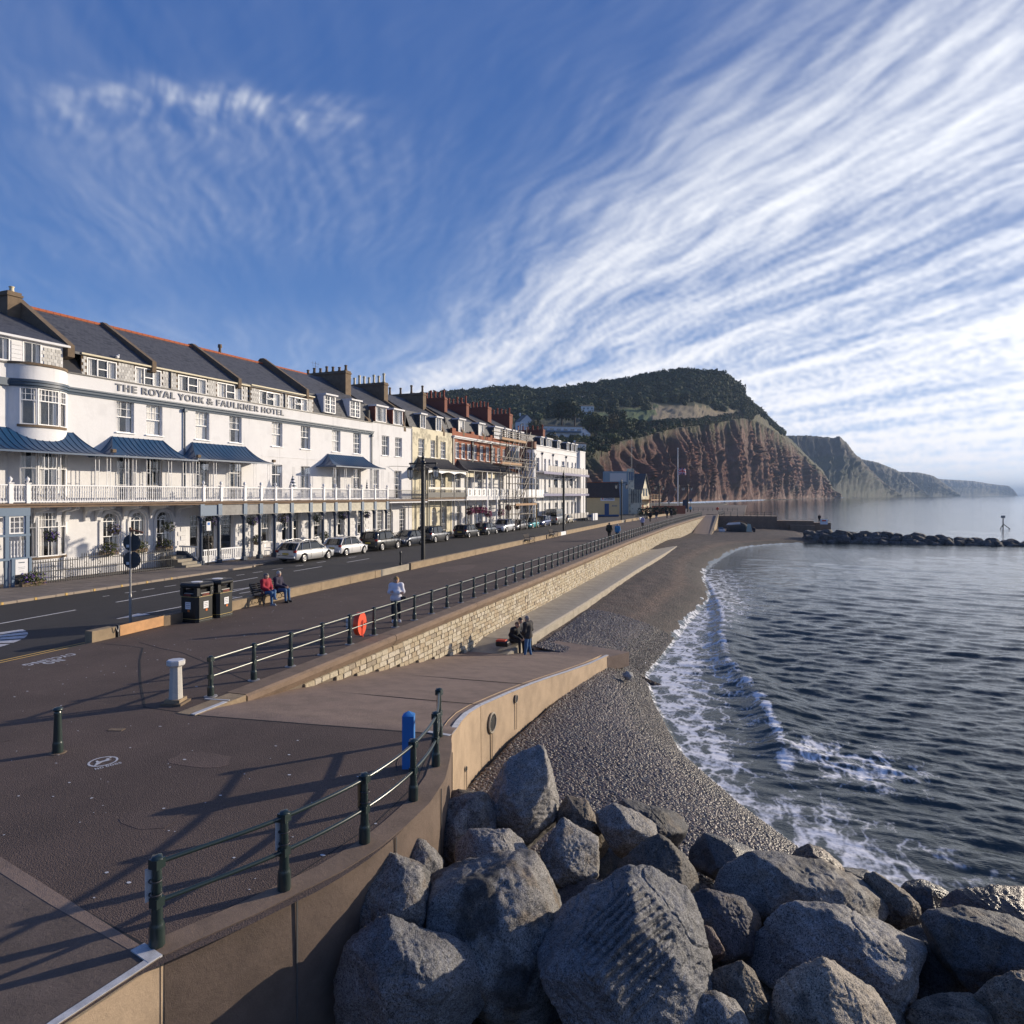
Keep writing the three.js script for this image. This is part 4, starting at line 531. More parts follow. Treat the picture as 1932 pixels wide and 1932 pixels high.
// gull in flight before the wood
{ const p = atPx(1099, 260, hgt(749, 260)); const t = thing('flying_gull', 'white gull flying in front of the wooded hill', 'bird', [p.x, p.y, p.z], YAW); obj('body', [new THREE.SphereGeometry(0.16, 10, 8).scale(1, 0.8, 2.6), new THREE.SphereGeometry(0.1, 8, 6).translate(0, 0.05, 0.42)], M.white, t); for (const s of [-1, 1]) obj('wing', [ext([[0, -0.16], [0.5, -0.05], [1.15, -0.3], [1.2, -0.38], [0.5, -0.3], [0, -0.42]].map(([x, y]) => [x * s, y]), 0.04).rotateX(Math.PI / 2).rotateZ(s * 0.45).translate(s * 0.08, 0.08, 0.3)], M.white, t); }
// ---------- the terrace. In its builders x runs along the fronts away from the camera, z comes out towards the road.
const AL = Math.atan(0.075), FT = Math.PI / 2 - AL;
const fpos = (a, b = 0, y = 0) => [-37 + Math.sin(AL) * a + Math.cos(AL) * b, y, -(30 + Math.cos(AL) * a - Math.sin(AL) * b)];
const fthing = (name, label, cat, a, b = 0, y = 0, group) => thing(name, label, cat, fpos(a, b, y), FT, group);
const house = (name, label) => { const t = fthing(name, label, 'house', 0); return t; };
const cache = {}, cg = (k, f) => cache[k] ??= f();
function wall(name, t, a0, a1, y0, y1, holes, mat, z = 0, th = 0.3) {
  const s = shapeOf([[a0, y0], [a1, y0], [a1, y1], [a0, y1]]);
  for (const [a, y, w, h, arch] of holes) { const p = new THREE.Path(); p.moveTo(a, y); p.lineTo(a + w, y); if (arch) { p.lineTo(a + w, y + h - w / 2); p.absarc(a + w / 2, y + h - w / 2, w / 2, 0, Math.PI, false); } else { p.lineTo(a + w, y + h); p.lineTo(a, y + h); } p.lineTo(a, y); s.holes.push(p); }
  return obj(name, [new THREE.ExtrudeGeometry(s, { depth: th, bevelEnabled: false, curveSegments: 8 }).translate(0, 0, z - th)], mat, t);
}
function win(t, a, y, w, h, o = {}) { // sash window set into its opening
  const { c = 3, ru = 2, rl = 1, z = -0.17, split = 0.5, sill = 1, cur = 0, glass = M.pane, arch = 0, mat = M.paint, name = 'window' } = o;
  const key = [w, h, c, ru, rl, split, arch].join('_');
  const fg = cg('f' + key, () => {
    const f = 0.06, g = [bx(f, h, 0.08, f / 2, h / 2, 0), bx(f, h, 0.08, w - f / 2, h / 2, 0), bx(w - 2 * f, f, 0.08, w / 2, f / 2, 0)], m = h * split; if (!arch) g.push(bx(w - 2 * f, f, 0.08, w / 2, h - f / 2, 0));
    if (split > 0 && split < 1) g.push(bx(w - 2 * f, 0.05, 0.085, w / 2, m, 0.004));
    const bars = (y0, y1, nc, nr) => { for (let k = 1; k < nc; k++) g.push(bx(0.026, y1 - y0, 0.04, w * k / nc, (y0 + y1) / 2, 0)); for (let k = 1; k < nr; k++) g.push(bx(w - 0.1, 0.026, 0.036, w / 2, lerp(y0, y1, k / nr), 0)); };
    bars(m, h - (arch ? w / 2 : 0), c, ru); if (split > 0) bars(0.05, m, o.cl ?? (rl > 1 ? c : 1), rl);
    if (arch) { for (const r of [w / 2 - 0.03, w * 0.22]) g.push(new THREE.TorusGeometry(r, 0.03, 5, 12, Math.PI).translate(w / 2, h - w / 2, 0)); for (const q of [0.6, 1.57, 2.54]) g.push(bar([w / 2 + Math.cos(q) * w * 0.22, h - w / 2 + Math.sin(q) * w * 0.22, 0], [w / 2 + Math.cos(q) * w * 0.48, h - w / 2 + Math.sin(q) * w * 0.48, 0], 0.014, 4)); g.push(bx(w - 0.08, 0.05, 0.06, w / 2, h - w / 2, 0)); }
    return merge(g);
  });
  const f = share(name, fg, mat, t); f.position.set(a, y, z); if (o.ry) f.rotation.y = o.ry;
  const pg = cg('p' + w + '_' + h + '_' + arch, () => metreUV(flat(arch ? new THREE.ShapeGeometry((() => { const s = shapeOf([[0.03, 0.03], [w - 0.03, 0.03], [w - 0.03, h - w / 2]]); s.absarc(w / 2, h - w / 2, w / 2 - 0.03, 0, Math.PI, false); return s; })(), 8) : new THREE.PlaneGeometry(w - 0.06, h - 0.06).translate(w / 2, h / 2, 0))));
  const p = share('pane', pg, glass, f); p.position.z = -0.02;
  if (sill) { const s = share('sill', cg('s' + w, () => merge([rbx(w + 0.16, 0.07, 0.16, w / 2, -0.035, 0, 0.01, 1)])), mat, f); s.position.z = -z + 0.04 - 0.02; }
  if (cur) { const cu = share('curtain', cg('c' + w + h + cur, () => { const q = rng(cur * 31 + Math.round(w * 100)), g = []; for (const [x0, x1] of cur === 3 ? [[0.05, w - 0.05]] : cur === 2 ? [[0.04, w * 0.34], [w * 0.7, w - 0.04]] : [[0.04, w * 0.22], [w * 0.78, w - 0.04]]) g.push(gridMesh(18, 3, (i, j) => [lerp(x0, x1, i), j * h * 0.98, -0.14 + 0.03 * Math.sin(i * (x1 - x0) * 40 + j * q())])); return merge(g); }), M.curtain, f); }
  return f;
}
const boxroof = (name, t, a0, a1, pts, mat) => obj(name, [ext(pts.map(([z, y]) => [-z, y]), a1 - a0).rotateY(Math.PI / 2).translate(a0, 0, 0)], mat, t); // pts as [z, y], closed
const slab = (z0, y0, z1, y1, th = 0.14) => [[z0, y0], [z1, y1], [z1, y1 - th], [z0, y0 - th]];
function canopy(t, tl, tr, el, er, yt, ye, mat, zmax = 2.05, hipR = 1) {
  const prof = f => [lerp(tl, el, f), lerp(tr, er, f), ye + (yt - ye) * Math.pow(1 - f, 1.75), 0.03 + zmax * f];
  const g = [gridMesh(2, 14, (i, j) => { const [l, r, y, z] = prof(1 - j); return [lerp(l, r, i), y, z]; })];
  for (const sd of hipR ? [0, 1] : [0]) g.push(gridMesh(2, 14, (i, j) => { const p = prof(1 - j); return [p[sd], p[2] - 0.002, lerp(0.02, p[3], sd ? 1 - i : i)]; }));
  g.push(bx(er - el, 0.1, 0.06, (el + er) / 2, ye - 0.04, zmax + 0.05)); if (el > -11) g.push(bx(0.06, 0.1, zmax, el, ye - 0.04, zmax / 2 + 0.02));
  const c = obj('canopy', g, mat, t); const n = Math.max(3, Math.round((tr - tl) / 0.36));
  const sg = cg('seam' + zmax + yt + ye, () => merge([tube(Array.from({ length: 9 }, (_, k) => { const q = prof(k / 8); return [0, q[2] + 0.012, q[3]]; }), 0.022, 5, 16)]));
  for (let k = 0; k <= n; k++) { const a = lerp(tl, tr, k / n); const s = share('seam', sg, mat, c); s.position.x = a; }
  const hip = sd => tube(Array.from({ length: 9 }, (_, k) => { const q = prof(k / 8); return [q[sd], q[2] + 0.012, q[3]]; }), 0.028, 5, 16);
  obj('hip', [hip(0)], mat, c); if (hipR) obj('hip', [hip(1)], mat, c);
  for (const sd of hipR ? [0, 1] : [0]) for (const off of [0.3, 0.6]) { const e = Math.abs((sd ? er - tr : el - tl)); if (e > 0.9) obj('seam', [tube(Array.from({ length: 6 }, (_, k) => { const f = off + (1 - off) * k / 5, q = prof(f), x = lerp(prof(off)[sd], q[sd], 1); return [sd ? q[1] - 0 : q[0], q[2] + 0.012, lerp(0.2, prof(off)[3], 1)]; }), 0.02, 5, 12)], mat, c); }
  return c;
}
function stack(t, a, w, z0, z1, y0, y1, mat, nPot, potM = M.stain, tall = 0.75) {
  const c = obj('chimney_stack', [bx(w, y1 - y0, z0 - z1, a + w / 2, (y0 + y1) / 2, (z0 + z1) / 2), rbx(w + 0.14, 0.14, z0 - z1 + 0.14, a + w / 2, y1 - 0.22, (z0 + z1) / 2, 0.02, 1)], mat, t);
  const pg = cg('pot' + tall, () => merge([lathe([[0.14, 0], [0.17, 0.06], [0.13, 0.2], [0.115, tall * 0.75], [0.15, tall * 0.8], [0.16, tall * 0.93], [0.12, tall], [0.0001, tall]], 0, 0, 0, 10)]));
  for (let k = 0; k < nPot; k++) { const p = share('chimney_pot', pg, potM, c); p.position.set(a + w / 2, y1, lerp(z0 - 0.3, z1 + 0.35, k / (nPot - 1))); p.scale.y = 0.75 + 0.4 * ((k * 7 + Math.round(a)) % 5) / 5; }
  return c;
}
const font = await new FontLoader().loadAsync('fonts/droid/droid_sans_bold.typeface.json');
const textW = (s, size) => [...s].map(ch => (font.data.glyphs[ch] ?? font.data.glyphs['?']).ha * size / font.data.resolution);
const letterG = (ch, size, depth) => cg('L' + ch + size, () => merge([new TextGeometry(ch, { font, size, depth, curveSegments: 4, bevelEnabled: false })]));
// ===== hotel
const hotel = house('seafront_hotel', 'long white hotel with blue canopies, a balcony and large grey lettering');
{
  const t = hotel, W2 = [[1.8, 2], [3.87, 3], [7.72, 3], [10.75, 2], [15.1, 3], [18.48, 2], [22.6, 3], [25.72, 2]];
  const holes = []; for (const [a] of W2) { holes.push([a, 8.58, 1.2, 1.98]); holes.push([a + 0.02, 4.27, 1.16, 2.85]); }
  const arches = [0.92, 2.78, 4.66]; for (const a of arches) holes.push([a, 1.1, 1.06, 2.5, 1]);
  const gf = [[7.25, 0.3, 0.85, 3.0], [8.3, 0.3, 1.25, 3.0], [9.95, 0.3, 1.2, 3.0], [14.0, 1.0, 1.0, 2.3], [16.25, 1.0, 0.95, 2.25], [17.6, 0.5, 0.85, 2.8], [20.2, 1.0, 1.0, 2.3], [23.4, 1.0, 1.0, 2.3], [26.4, 1.0, 1.0, 2.3]];
  wall('front_wall', t, -1.25, 28.78, -0.3, 11.72, [...holes, ...gf], M.render);
  W2.forEach(([a, cur], k) => { win(t, a, 8.58, 1.2, 1.98, { c: 3, ru: 2, rl: k > 5 ? 2 : 1, cur }); const f = win(t, a + 0.02, 4.27, 1.16, 2.85, { c: 2, ru: 1, rl: 2, cl: 2, split: 0.72, sill: 0, cur: cur === 3 ? 1 : cur, name: 'balcony_door' }); if (k === 2 || k === 3 || k === 4 || k === 5) { obj('open_vent', [bx(0.5, 0.5, 0.04, 0.82, 2.45, 0.2)], M.pane, f).rotation.set(0, 0, 0); } });
  arches.forEach(a => win(t, a, 1.1, 1.06, 2.5, { c: 3, ru: 1, rl: 1, cl: 2, split: 0.42, arch: 1, cur: 1 }));
  gf.forEach(([a, y, w, h], k) => win(t, a, y, w, h, { c: y < 0.6 ? 2 : 3, ru: y < 0.6 ? 2 : 3, rl: 1, split: y < 0.6 ? 0.74 : 0.46, sill: y > 0.6 ? 1 : 0, cur: k > 2 ? 1 : 0, name: y < 0.6 ? 'glazed_door' : 'window' }));
  // arch mouldings over the ground floor windows
  for (const a of arches) { obj('arch_moulding', [new THREE.TorusGeometry(0.72, 0.09, 6, 18, Math.PI).scale(1, 1, 0.8).translate(a + 0.53, 3.07, 0.03), bx(0.16, 1.9, 0.1, a - 0.19, 2.1, 0.03), bx(0.16, 1.9, 0.1, a + 1.25, 2.1, 0.03)], M.render, t); }
  // bow front at the left
  const bow = f => { const a = lerp(-4.45, -1.25, f), k = (f - 0.5) * 2; return [a, 0.75 * (1 - Math.pow(Math.abs(k), 2.6))]; };
  const band = (y0, y1, f0 = 0, f1 = 1, off = 0, n = 18) => gridMesh(n, 1, (i, j) => { const [a, b] = bow(lerp(f0, f1, i)); return [a, lerp(y0, y1, j), b + off]; });
  const bowWall = [band(10.5, 11.72), band(7.1, 8.5), band(-0.3, 1.3), band(3.75, 4.3), ...[[1.3, 3.75], [4.3, 7.1], [8.5, 10.5]].flatMap(([y0, y1]) => [band(y0, y1, 0, 0.12), band(y0, y1, 0.9, 1)])];
  obj('bow_wall', bowWall, M.render, t);
  for (const [y0, h, ru] of [[1.3, 2.45, 2], [4.3, 2.8, 1], [8.5, 2.0, 2]]) for (const [f0, f1] of [[0.12, 0.34], [0.35, 0.72], [0.73, 0.9]]) { const [a, b] = bow(f0), [c, d] = bow(f1), w = Math.round(Math.hypot(c - a, d - b) * 50) / 50; win(t, a, y0, w, h, { c: f1 - f0 > 0.3 ? 6 : 3, ru, rl: 1, cl: f1 - f0 > 0.3 ? 2 : 1, split: 0.66, sill: 0, z: b - 0.02, ry: -Math.atan2(d - b, c - a), cur: h < 2.3 ? 1 : 2 }); }
  obj('bow_sill', [band(8.36, 8.5, 0.08, 0.93, 0.07), band(1.18, 1.3, 0.08, 0.93, 0.06)], M.stain, t);
  wall('left_wall', t, -13, -4.45, -0.3, 11.72, [[-6.6, 8.6, 1.2, 1.9], [-6.6, 4.3, 1.2, 2.7]], M.render); win(t, -6.6, 8.6, 1.2, 1.9, {}); win(t, -6.6, 4.3, 1.2, 2.7, { split: 0.7 });
  // rooms behind the glass
  obj('inner_wall', [bx(41.5, 3.9, 0.1, 8, 1.8, -2.6), bx(41.5, 3.9, 0.1, 8, 6.1, -2.6), bx(41.5, 3.5, 0.1, 8, 10, -2.6), bx(41.5, 0.2, 2.4, 8, 4.1, -1.45), bx(41.5, 0.2, 2.4, 8, 8.1, -1.45), bx(41.5, 0.2, 2.4, 8, 11.7, -1.45), bx(0.2, 16, 9.4, 28.7, 5, -5.0), bx(0.2, 14, 9.4, -13, 5, -5.0), bx(41.5, 16, 0.2, 8, 5, -9.8)], M.inside, t);
  // parapet cap and cornice
  obj('parapet_coping', [bx(30, 0.07, 0.42, 13.75, 11.76, -0.14), band(11.72, 11.8, 0, 1, 0.04), bx(8.6, 0.08, 0.42, -8.75, 11.76, -0.14)], M.darkmetal, t);
  obj('tile_coping', [band(11.72, 11.86, 0, 1, 0.07), gridMesh(18, 1, (i, j) => { const [a, b] = bow(i); return [a, 11.86, lerp(-0.25, b + 0.07, j)]; })], M.stain, t);
  const corn = [[0, 10.52], [0.06, 10.52], [0.08, 10.62], [0.16, 10.68], [0.17, 10.78], [0.24, 10.84], [0.24, 10.92], [0, 10.92]];
  obj('cornice', [ext(corn, 30.03).rotateY(Math.PI / 2).scale(1, 1, 1).translate(-1.25, 0, 0)].map(g => { const p = g.attributes.position; for (let i = 0; i < p.count; i++) p.setZ(i, -p.getZ(i)); g.index || 0; g.computeVertexNormals(); return g; }), M.trim, t);
  obj('cornice', [band(10.52, 10.62, 0, 1, 0.08), band(10.62, 10.78, 0, 1, 0.17), band(10.78, 10.92, 0, 1, 0.24), gridMesh(18, 1, (i, j) => { const [a, b] = bow(i); return [a, 10.92, b + 0.24 * j]; }), gridMesh(18, 1, (i, j) => { const [a, b] = bow(i); return [a, 10.52, b + 0.08 * j]; })], M.trim, t);
  obj('cornice', [bx(8.5, 0.4, 0.2, -8.75, 10.72, 0.1)], M.trim, t);
  // lettering
  { const s = 'THE ROYAL YORK & FAULKNER HOTEL', size = 0.44, adv = textW(s, size), tot = adv.reduce((x, y) => x + y), k = 14.75 / tot; let x = 1.72; const gm = std(0.13, 0.14, 0.16, 0.6); [...s].forEach((ch, i) => { if (ch !== ' ') { const m = share('letter', letterG(ch, size, 0.05), gm, t); m.position.set(x, 11.13, 0.003); m.scale.x = k; } x += adv[i] * k; }); }
  // attic: tiled dormer fronts, roofs, party walls
  const dw = [[0.13, 1.92], [3.29, 1.95], [6.55, 2.4], [9.93, 2.4], [14.05, 2.35], [17.28, 2.4]];
  wall('dormer_front', t, -0.2, 12.95, 11.7, 13.0, dw.slice(0, 4).map(([a, w]) => [a, 11.82, w, 1.08]), M.stain, -0.32, 0.1); wall('dormer_front', t, 13.15, 20.45, 11.7, 13.12, dw.slice(4).map(([a, w]) => [a, 11.82, w, 1.12]), M.stain, -0.32, 0.1);
  dw.forEach(([a, w], k) => { const f = win(t, a, 11.82, w, 1.1, { c: 1, ru: 1, rl: 1, split: 0, sill: 0, z: -0.34, cur: k % 2 ? 2 : 1 }); obj('mullion', [bx(0.06, 1.05, 0.1, w * 0.34, 0.55, 0.02)], M.paint, f); obj('mullion', [bx(0.06, 1.05, 0.1, w * 0.67, 0.55, 0.02)], M.paint, f); obj('transom', [bx(w * 0.32, 0.06, 0.1, w * 0.505, 0.5, 0.02)], M.paint, f); if (k > 3) obj('open_casement', [bx(w * 0.33, 0.04, 0.03, w * 0.5, 0.55, 0.32), bx(w * 0.33, 0.04, 0.03, w * 0.5, 1.02, 0.05), beam([w * 0.335, 0.55, 0.32], [w * 0.335, 1.02, 0.05], 0.04, 0.03), beam([w * 0.665, 0.55, 0.32], [w * 0.665, 1.02, 0.05], 0.04, 0.03)], M.paint, f); });
  const tg = [0, 1].map(k => merge([rbx(0.205 - k * 0.012, 0.2, 0.02, 0, 0, 0, 0.005, 1)])), tm = [[0.56, 0.55, 0.52], [0.64, 0.63, 0.60], [0.47, 0.46, 0.44]].map(c => std(...c, 0.8, { map: fine })), q = rng(3);
  for (const [a0, a1, top] of [[-0.2, 0.13, 12.95], [2.05, 3.29, 12.95], [5.24, 6.55, 12.95], [8.95, 9.93, 12.95], [12.33, 12.95, 12.95], [13.15, 14.05, 13.1], [16.4, 17.28, 13.1], [19.68, 20.45, 13.1]]) for (let r = 0; r < 6; r++) for (let a = a0 + 0.1 + (r & 1 ? 0.1 : 0); a < a1 - 0.06; a += 0.212) { const m = share('hung_tile', tg[r & 1], tm[Math.floor(q() * 3)], t); m.position.set(a, 11.9 + r * 0.19, -0.3 + 0.004 * q()); m.rotation.x = -0.06; }
  obj('gutter', [rbx(13.3, 0.12, 0.22, 6.35, 13.06, -0.25, 0.03, 1)], M.gutter, t); obj('gutter', [rbx(7.4, 0.12, 0.22, 16.8, 13.18, -0.25, 0.03, 1)], M.gutter, t);
  for (const a of [5.9, 16.85, 12.97]) obj('rain_pipe', [bar([a, 11.8, -0.24], [a, 13.05, -0.24], 0.05, 8)], M.darkmetal, t);
  const slope = (a0, a1, y0) => { boxroof('roof_slope', t, a0, a1, slab(-0.22, y0, -5, 16.25, 0.16), M.slate); boxroof('roof_slope', t, a0, a1, slab(-5, 16.25, -9.9, 12.2, 0.16), M.slate); };
  slope(-0.75, 4.4, 13.13); slope(4.7, 11.75, 13.13); slope(12.05, 19.35, 13.2);
  boxroof('roof_slope', t, 19.65, 28.2, slab(-0.95, 13.62, -5, 16.3, 0.16), M.slate); boxroof('roof_slope', t, 19.65, 28.2, slab(-5, 16.3, -9.9, 12.2, 0.16), M.slate); boxroof('mansard_slope', t, 20.5, 28.7, slab(-0.28, 11.75, -0.97, 13.64, 0.12), M.slate);
  const tileG = merge([new THREE.CylinderGeometry(0.12, 0.12, 0.43, 8, 1, false).rotateZ(Math.PI / 2)]); for (const [a0, a1] of [[-0.7, 4.4], [4.75, 11.75], [12.1, 19.3], [19.75, 25]]) for (let a = a0 + 0.23; a < a1; a += 0.45) { const m = share('ridge_tile', tileG, M.ridge, t); m.position.set(a, 16.26, -5); }
  const pw = (a, w, y0, yr, z0 = -0.1) => boxroof('party_wall', t, a, a + w, [[z0, y0], [-4.9, yr], [-5.3, yr], [-9.9, 12.4], [-9.9, 11.5], [z0, y0 - 0.7]], M.stain);
  pw(-1.15, 0.4, 13.4, 16.65); pw(4.4, 0.3, 13.42, 16.45); pw(11.75, 0.3, 13.45, 16.5); pw(19.35, 0.3, 13.7, 16.75); pw(28.2, 0.45, 12.0, 16.3);
  // left part of the roof
  wall('left_dormer_front', t, -8, -1.3, 11.75, 13.2, [[-5.5, 11.9, 1.35, 1.25], [-3.5, 11.9, 1.0, 1.25]], M.white, -0.32, 0.12); for (const [a, w] of [[-5.5, 1.35], [-3.5, 1]]) win(t, a, 11.9, w, 1.25, { c: 2, ru: 1, split: 0, sill: 0, z: -0.34, cur: 1 });
  for (let r = 0; r < 6; r++) for (let a = -2.38; a < -1.35; a += 0.212) { const m = share('hung_tile', tg[r & 1], tm[Math.floor(q() * 3)], t); m.position.set(a + (r & 1) * 0.1, 11.95 + r * 0.19, -0.295); m.rotation.x = -0.06; }
  obj('weatherboard', Array.from({ length: 5 }, (_, k) => bx(0.55, 0.22, 0.03, -3.82, 12.0 + k * 0.235, -0.29)), M.white, t);
  obj('gutter', [rbx(7.2, 0.14, 0.3, -4.6, 13.26, -0.2, 0.03, 1)], M.white, t); boxroof('roof_slope', t, -9, -1.15, slab(-0.1, 13.35, -5, 15.6, 0.16), M.slate); stack(t, -1.9, 0.8, -4.4, -6.6, 13, 16.85, M.stain, 2, M.gutter, 0.6); boxroof('mansard_slope', t, -1.3, -0.22, slab(-0.12, 11.72, -1.3, 13.5, 0.12), M.darkmetal);
  // dormers in the mansard
  for (const a of [21.65, 25.35]) { obj('dormer', [bx(1.72, 0.14, 1.35, a + 0.83, 13.62, -0.55), bx(0.1, 1.5, 1.2, a + 0.05, 12.8, -0.75), bx(0.1, 1.5, 1.2, a + 1.61, 12.8, -0.75)], M.white, t); const f = win(t, a + 0.1, 12.02, 0.74, 1.5, { c: 2, ru: 2, rl: 2, z: -0.16, sill: 0 }); win(t, a + 0.86, 12.02, 0.7, 1.5, { c: 2, ru: 2, rl: 2, z: -0.16, sill: 0 }); obj('dormer_back', [bx(1.5, 1.5, 0.05, a + 0.83, 12.8, -0.6)], M.inside, t); }
  stack(t, 27.6, 0.85, -2.3, -7.6, 12.5, 16.88, M.stain, 7, M.stain, 0.6);
  obj('aerial', [bar([28, 16.9, -6.3], [28, 18.1, -6.3], 0.02, 5), bar([27.4, 17.9, -6.3], [28.6, 17.9, -6.3], 0.012, 4), bar([27.6, 17.6, -6.3], [28.4, 17.6, -6.3], 0.012, 4), bar([27.6, 17.6, -6.3], [27.6, 18.1, -6.3], 0.01, 4), bar([28.4, 17.6, -6.3], [28.4, 18.1, -6.3], 0.01, 4)], M.darkmetal, t);
  obj('roof_vent', [lathe([[0.12, 0], [0.1, 0.4], [0.17, 0.45], [0.15, 0.7], [0.0001, 0.72]], 14.6, 16.3, -5, 10)], M.stain, t);
  // rain pipes
  for (const a of [6.75, 28.55]) obj('rain_pipe', [bar([a, 4.3, 0.09], [a, 10.6, 0.09], 0.055, 8), rbx(0.24, 0.2, 0.22, a, 10.45, 0.12, 0.02, 1)], M.trim, t);
  obj('string_course', [bx(12, 0.04, 0.03, 20, 7.75, 0.015)], M.render, t);
  // canopies with trellis posts
  canopy(t, -12, -0.95, -12, 0.0, 8.3, 6.98, M.canopy, 2.25, 1); canopy(t, 1.5, 5.05, 0.02, 6.05, 8.28, 7.0, M.canopy); canopy(t, 7.45, 12.25, 6.0, 13.0, 8.34, 7.08, M.canopy); canopy(t, 22.0, 27.15, 20.45, 27.95, 8.33, 7.2, M.canopy);
  const pairG = merge([bx(0.026, 2.7, 0.026, -0.11, 1.35, 0), bx(0.026, 2.7, 0.026, 0.11, 1.35, 0), bx(0.22, 0.026, 0.026, 0, 1.7, 0)]);
  for (const a of [-3.6, -2.95, -0.75, -0.05, 1.1, 1.6, 2.55, 4.1, 5.2, 5.75, 6.25, 7.7, 9.8, 11.4, 12.8, 20.6, 22.1, 23.6, 25.9, 27.8]) { const m = share('trellis_post', pairG, M.paint, t); m.position.set(a, 4.35, 1.85); }
  for (const a of [0.02, 6.05, 12.98]) obj('floodlight', [rbx(0.26, 0.2, 0.2, a, 7.25, 2.15, 0.03, 1), bar([a, 7.05, 2.1], [a, 7.25, 2.15], 0.02, 5)], M.stain, t);
  // balcony: slab, rails, turned balusters, posts
  obj('balcony_slab', [bx(41.4, 0.22, 2.0, 7.9, 4.14, 1.0), bx(41.4, 0.1, 0.14, 7.9, 4.2, 2.03)], M.coping, t);
  const bal = merge([lathe([[0.038, 0], [0.038, 0.1], [0.018, 0.14], [0.03, 0.3], [0.022, 0.4], [0.036, 0.5], [0.018, 0.58], [0.018, 0.68], [0.036, 0.74], [0.036, 0.84]], 0, 0, 0, 6)]);
  const posts = [-5.45, -4.6, 6.65, 8.15, 10.3, 11.9, 13.4, 15.15, 17.4, 19.05, 20.6, 22.5, 24.4, 26.4, 28.45];
  const pg = merge([rbx(0.2, 1.02, 0.2, 0, 0.51, 0, 0.015, 1), rbx(0.28, 0.06, 0.28, 0, 1.05, 0, 0.015, 1), lathe([[0.04, 1.08], [0.05, 1.12], [0.1, 1.2], [0.11, 1.27], [0.07, 1.34], [0.02, 1.38], [0.0001, 1.43]], 0, 0, 0, 10)]);
  for (const a of posts) { const m = share('balcony_post', pg, M.paint, t); m.position.set(a, 4.25, 1.92); }
  const ends = [-9, ...posts]; for (let k = 0; k < ends.length - 1; k++) { const a0 = ends[k] + 0.1, a1 = ends[k + 1] - 0.1; obj('hand_rail', [rbx(a1 - a0, 0.07, 0.12, (a0 + a1) / 2, 5.2, 1.92, 0.015, 1)], M.paint, t); obj('foot_rail', [rbx(a1 - a0, 0.06, 0.1, (a0 + a1) / 2, 4.34, 1.92, 0.01, 1)], M.paint, t); const n = Math.round((a1 - a0) / 0.138), many = []; for (let i = 0; i < n; i++) { const x = lerp(a0, a1, (i + 0.5) / n); const m = share('baluster', bal, M.paint, t); m.position.set(x, 4.34, 1.92); } }
  // fascia and columns under the balcony
  const colA = [6.5, 8.0, 10.3, 11.85, 13.4, 15.17, 17.4, 19.05, 20.63, 22.57, 24.44, 26.4, 28.4];
  const colG = merge([rbx(0.36, 0.3, 0.36, 0, 0.15, 0, 0.02, 1), lathe([[0.16, 0.3], [0.16, 0.5], [0.12, 0.56], [0.115, 2.9], [0.15, 2.98], [0.16, 3.1], [0.19, 3.2], [0.0001, 3.2]], 0, 0, 0, 12), rbx(0.34, 0.1, 0.34, 0, 3.24, 0, 0.01, 1)]), brk = merge([bx(0.34, 0.78, 0.1, 0, 3.66, 0)]);
  const sunlitPale = std(0.62, 0.58, 0.47, 0.8, { map: again(mottle, 1.7) }), pale = std(0.33, 0.32, 0.30, 0.8, { map: again(mottle, 1.3) });  // farther fascia panels: the sun on them put into a brighter cream
  colA.forEach((a, k) => { const m = share('column', colG, M.navy, t); m.position.set(a, -0.02, 1.85); const b = share('fascia_bracket', brk, M.steelblue, t); b.position.set(a, 0.02, 1.98); if (k < colA.length - 1) obj('fascia_panel', [bx(colA[k + 1] - a - 0.3, 0.66, 0.06, (a + colA[k + 1]) / 2, 3.66, 1.93), bx(colA[k + 1] - a - 0.3, 0.06, 0.12, (a + colA[k + 1]) / 2, 3.31, 1.95)], k < 1 ? M.steelblue : k < 4 ? pale : sunlitPale, t); });
  obj('canopy_soffit', [bx(22.2, 0.06, 1.85, 17.4, 3.98, 0.95)], M.white, t);
  // low white balustrade between the columns
  const lb = merge([bx(0.07, 0.62, 0.05, 0, 0.5, 0)]); for (const [a0, a1] of [[6.7, 7.82], [8.2, 10.1], [19.3, 20.4], [20.9, 22.3], [22.8, 24.2], [24.7, 26.2]]) { obj('low_rail', [bx(a1 - a0, 0.1, 0.08, (a0 + a1) / 2, 0.95, 1.85), bx(a1 - a0, 0.12, 0.08, (a0 + a1) / 2, 0.18, 1.85)], M.paint, t); for (let a = a0 + 0.1; a < a1; a += 0.17) { const m = share('low_baluster', lb, M.paint, t); m.position.set(a, 0.07, 1.85); } }
  for (let k = 0; k < 9; k++) { const m = share('low_baluster', lb, M.paint, t); m.position.set(6.3, 0.37, 1.6 - k * 0.17); } obj('low_rail', [bx(0.08, 0.1, 1.7, 6.3, 1.22, 0.95)], M.paint, t);
  // corbel brackets of the left balcony
  const cb = merge([ext([[0, 0], [0.18, 0], [0.22, 0.25], [0.4, 0.55], [1.5, 0.72], [1.5, 0.85], [0, 0.85]], 0.24).rotateY(-Math.PI / 2).translate(0.12, 0, 0)]); for (const a of [-3.4, -2.2, -1.7, -0.2, 0.5, 2.25, 4.15, 6.1]) { const m = share('corbel', cb, M.render, t); m.position.set(a, 3.18, a < -1.3 ? 0.55 : 0.02); m.scale.z = a < -1.3 ? 0.7 : 1; }
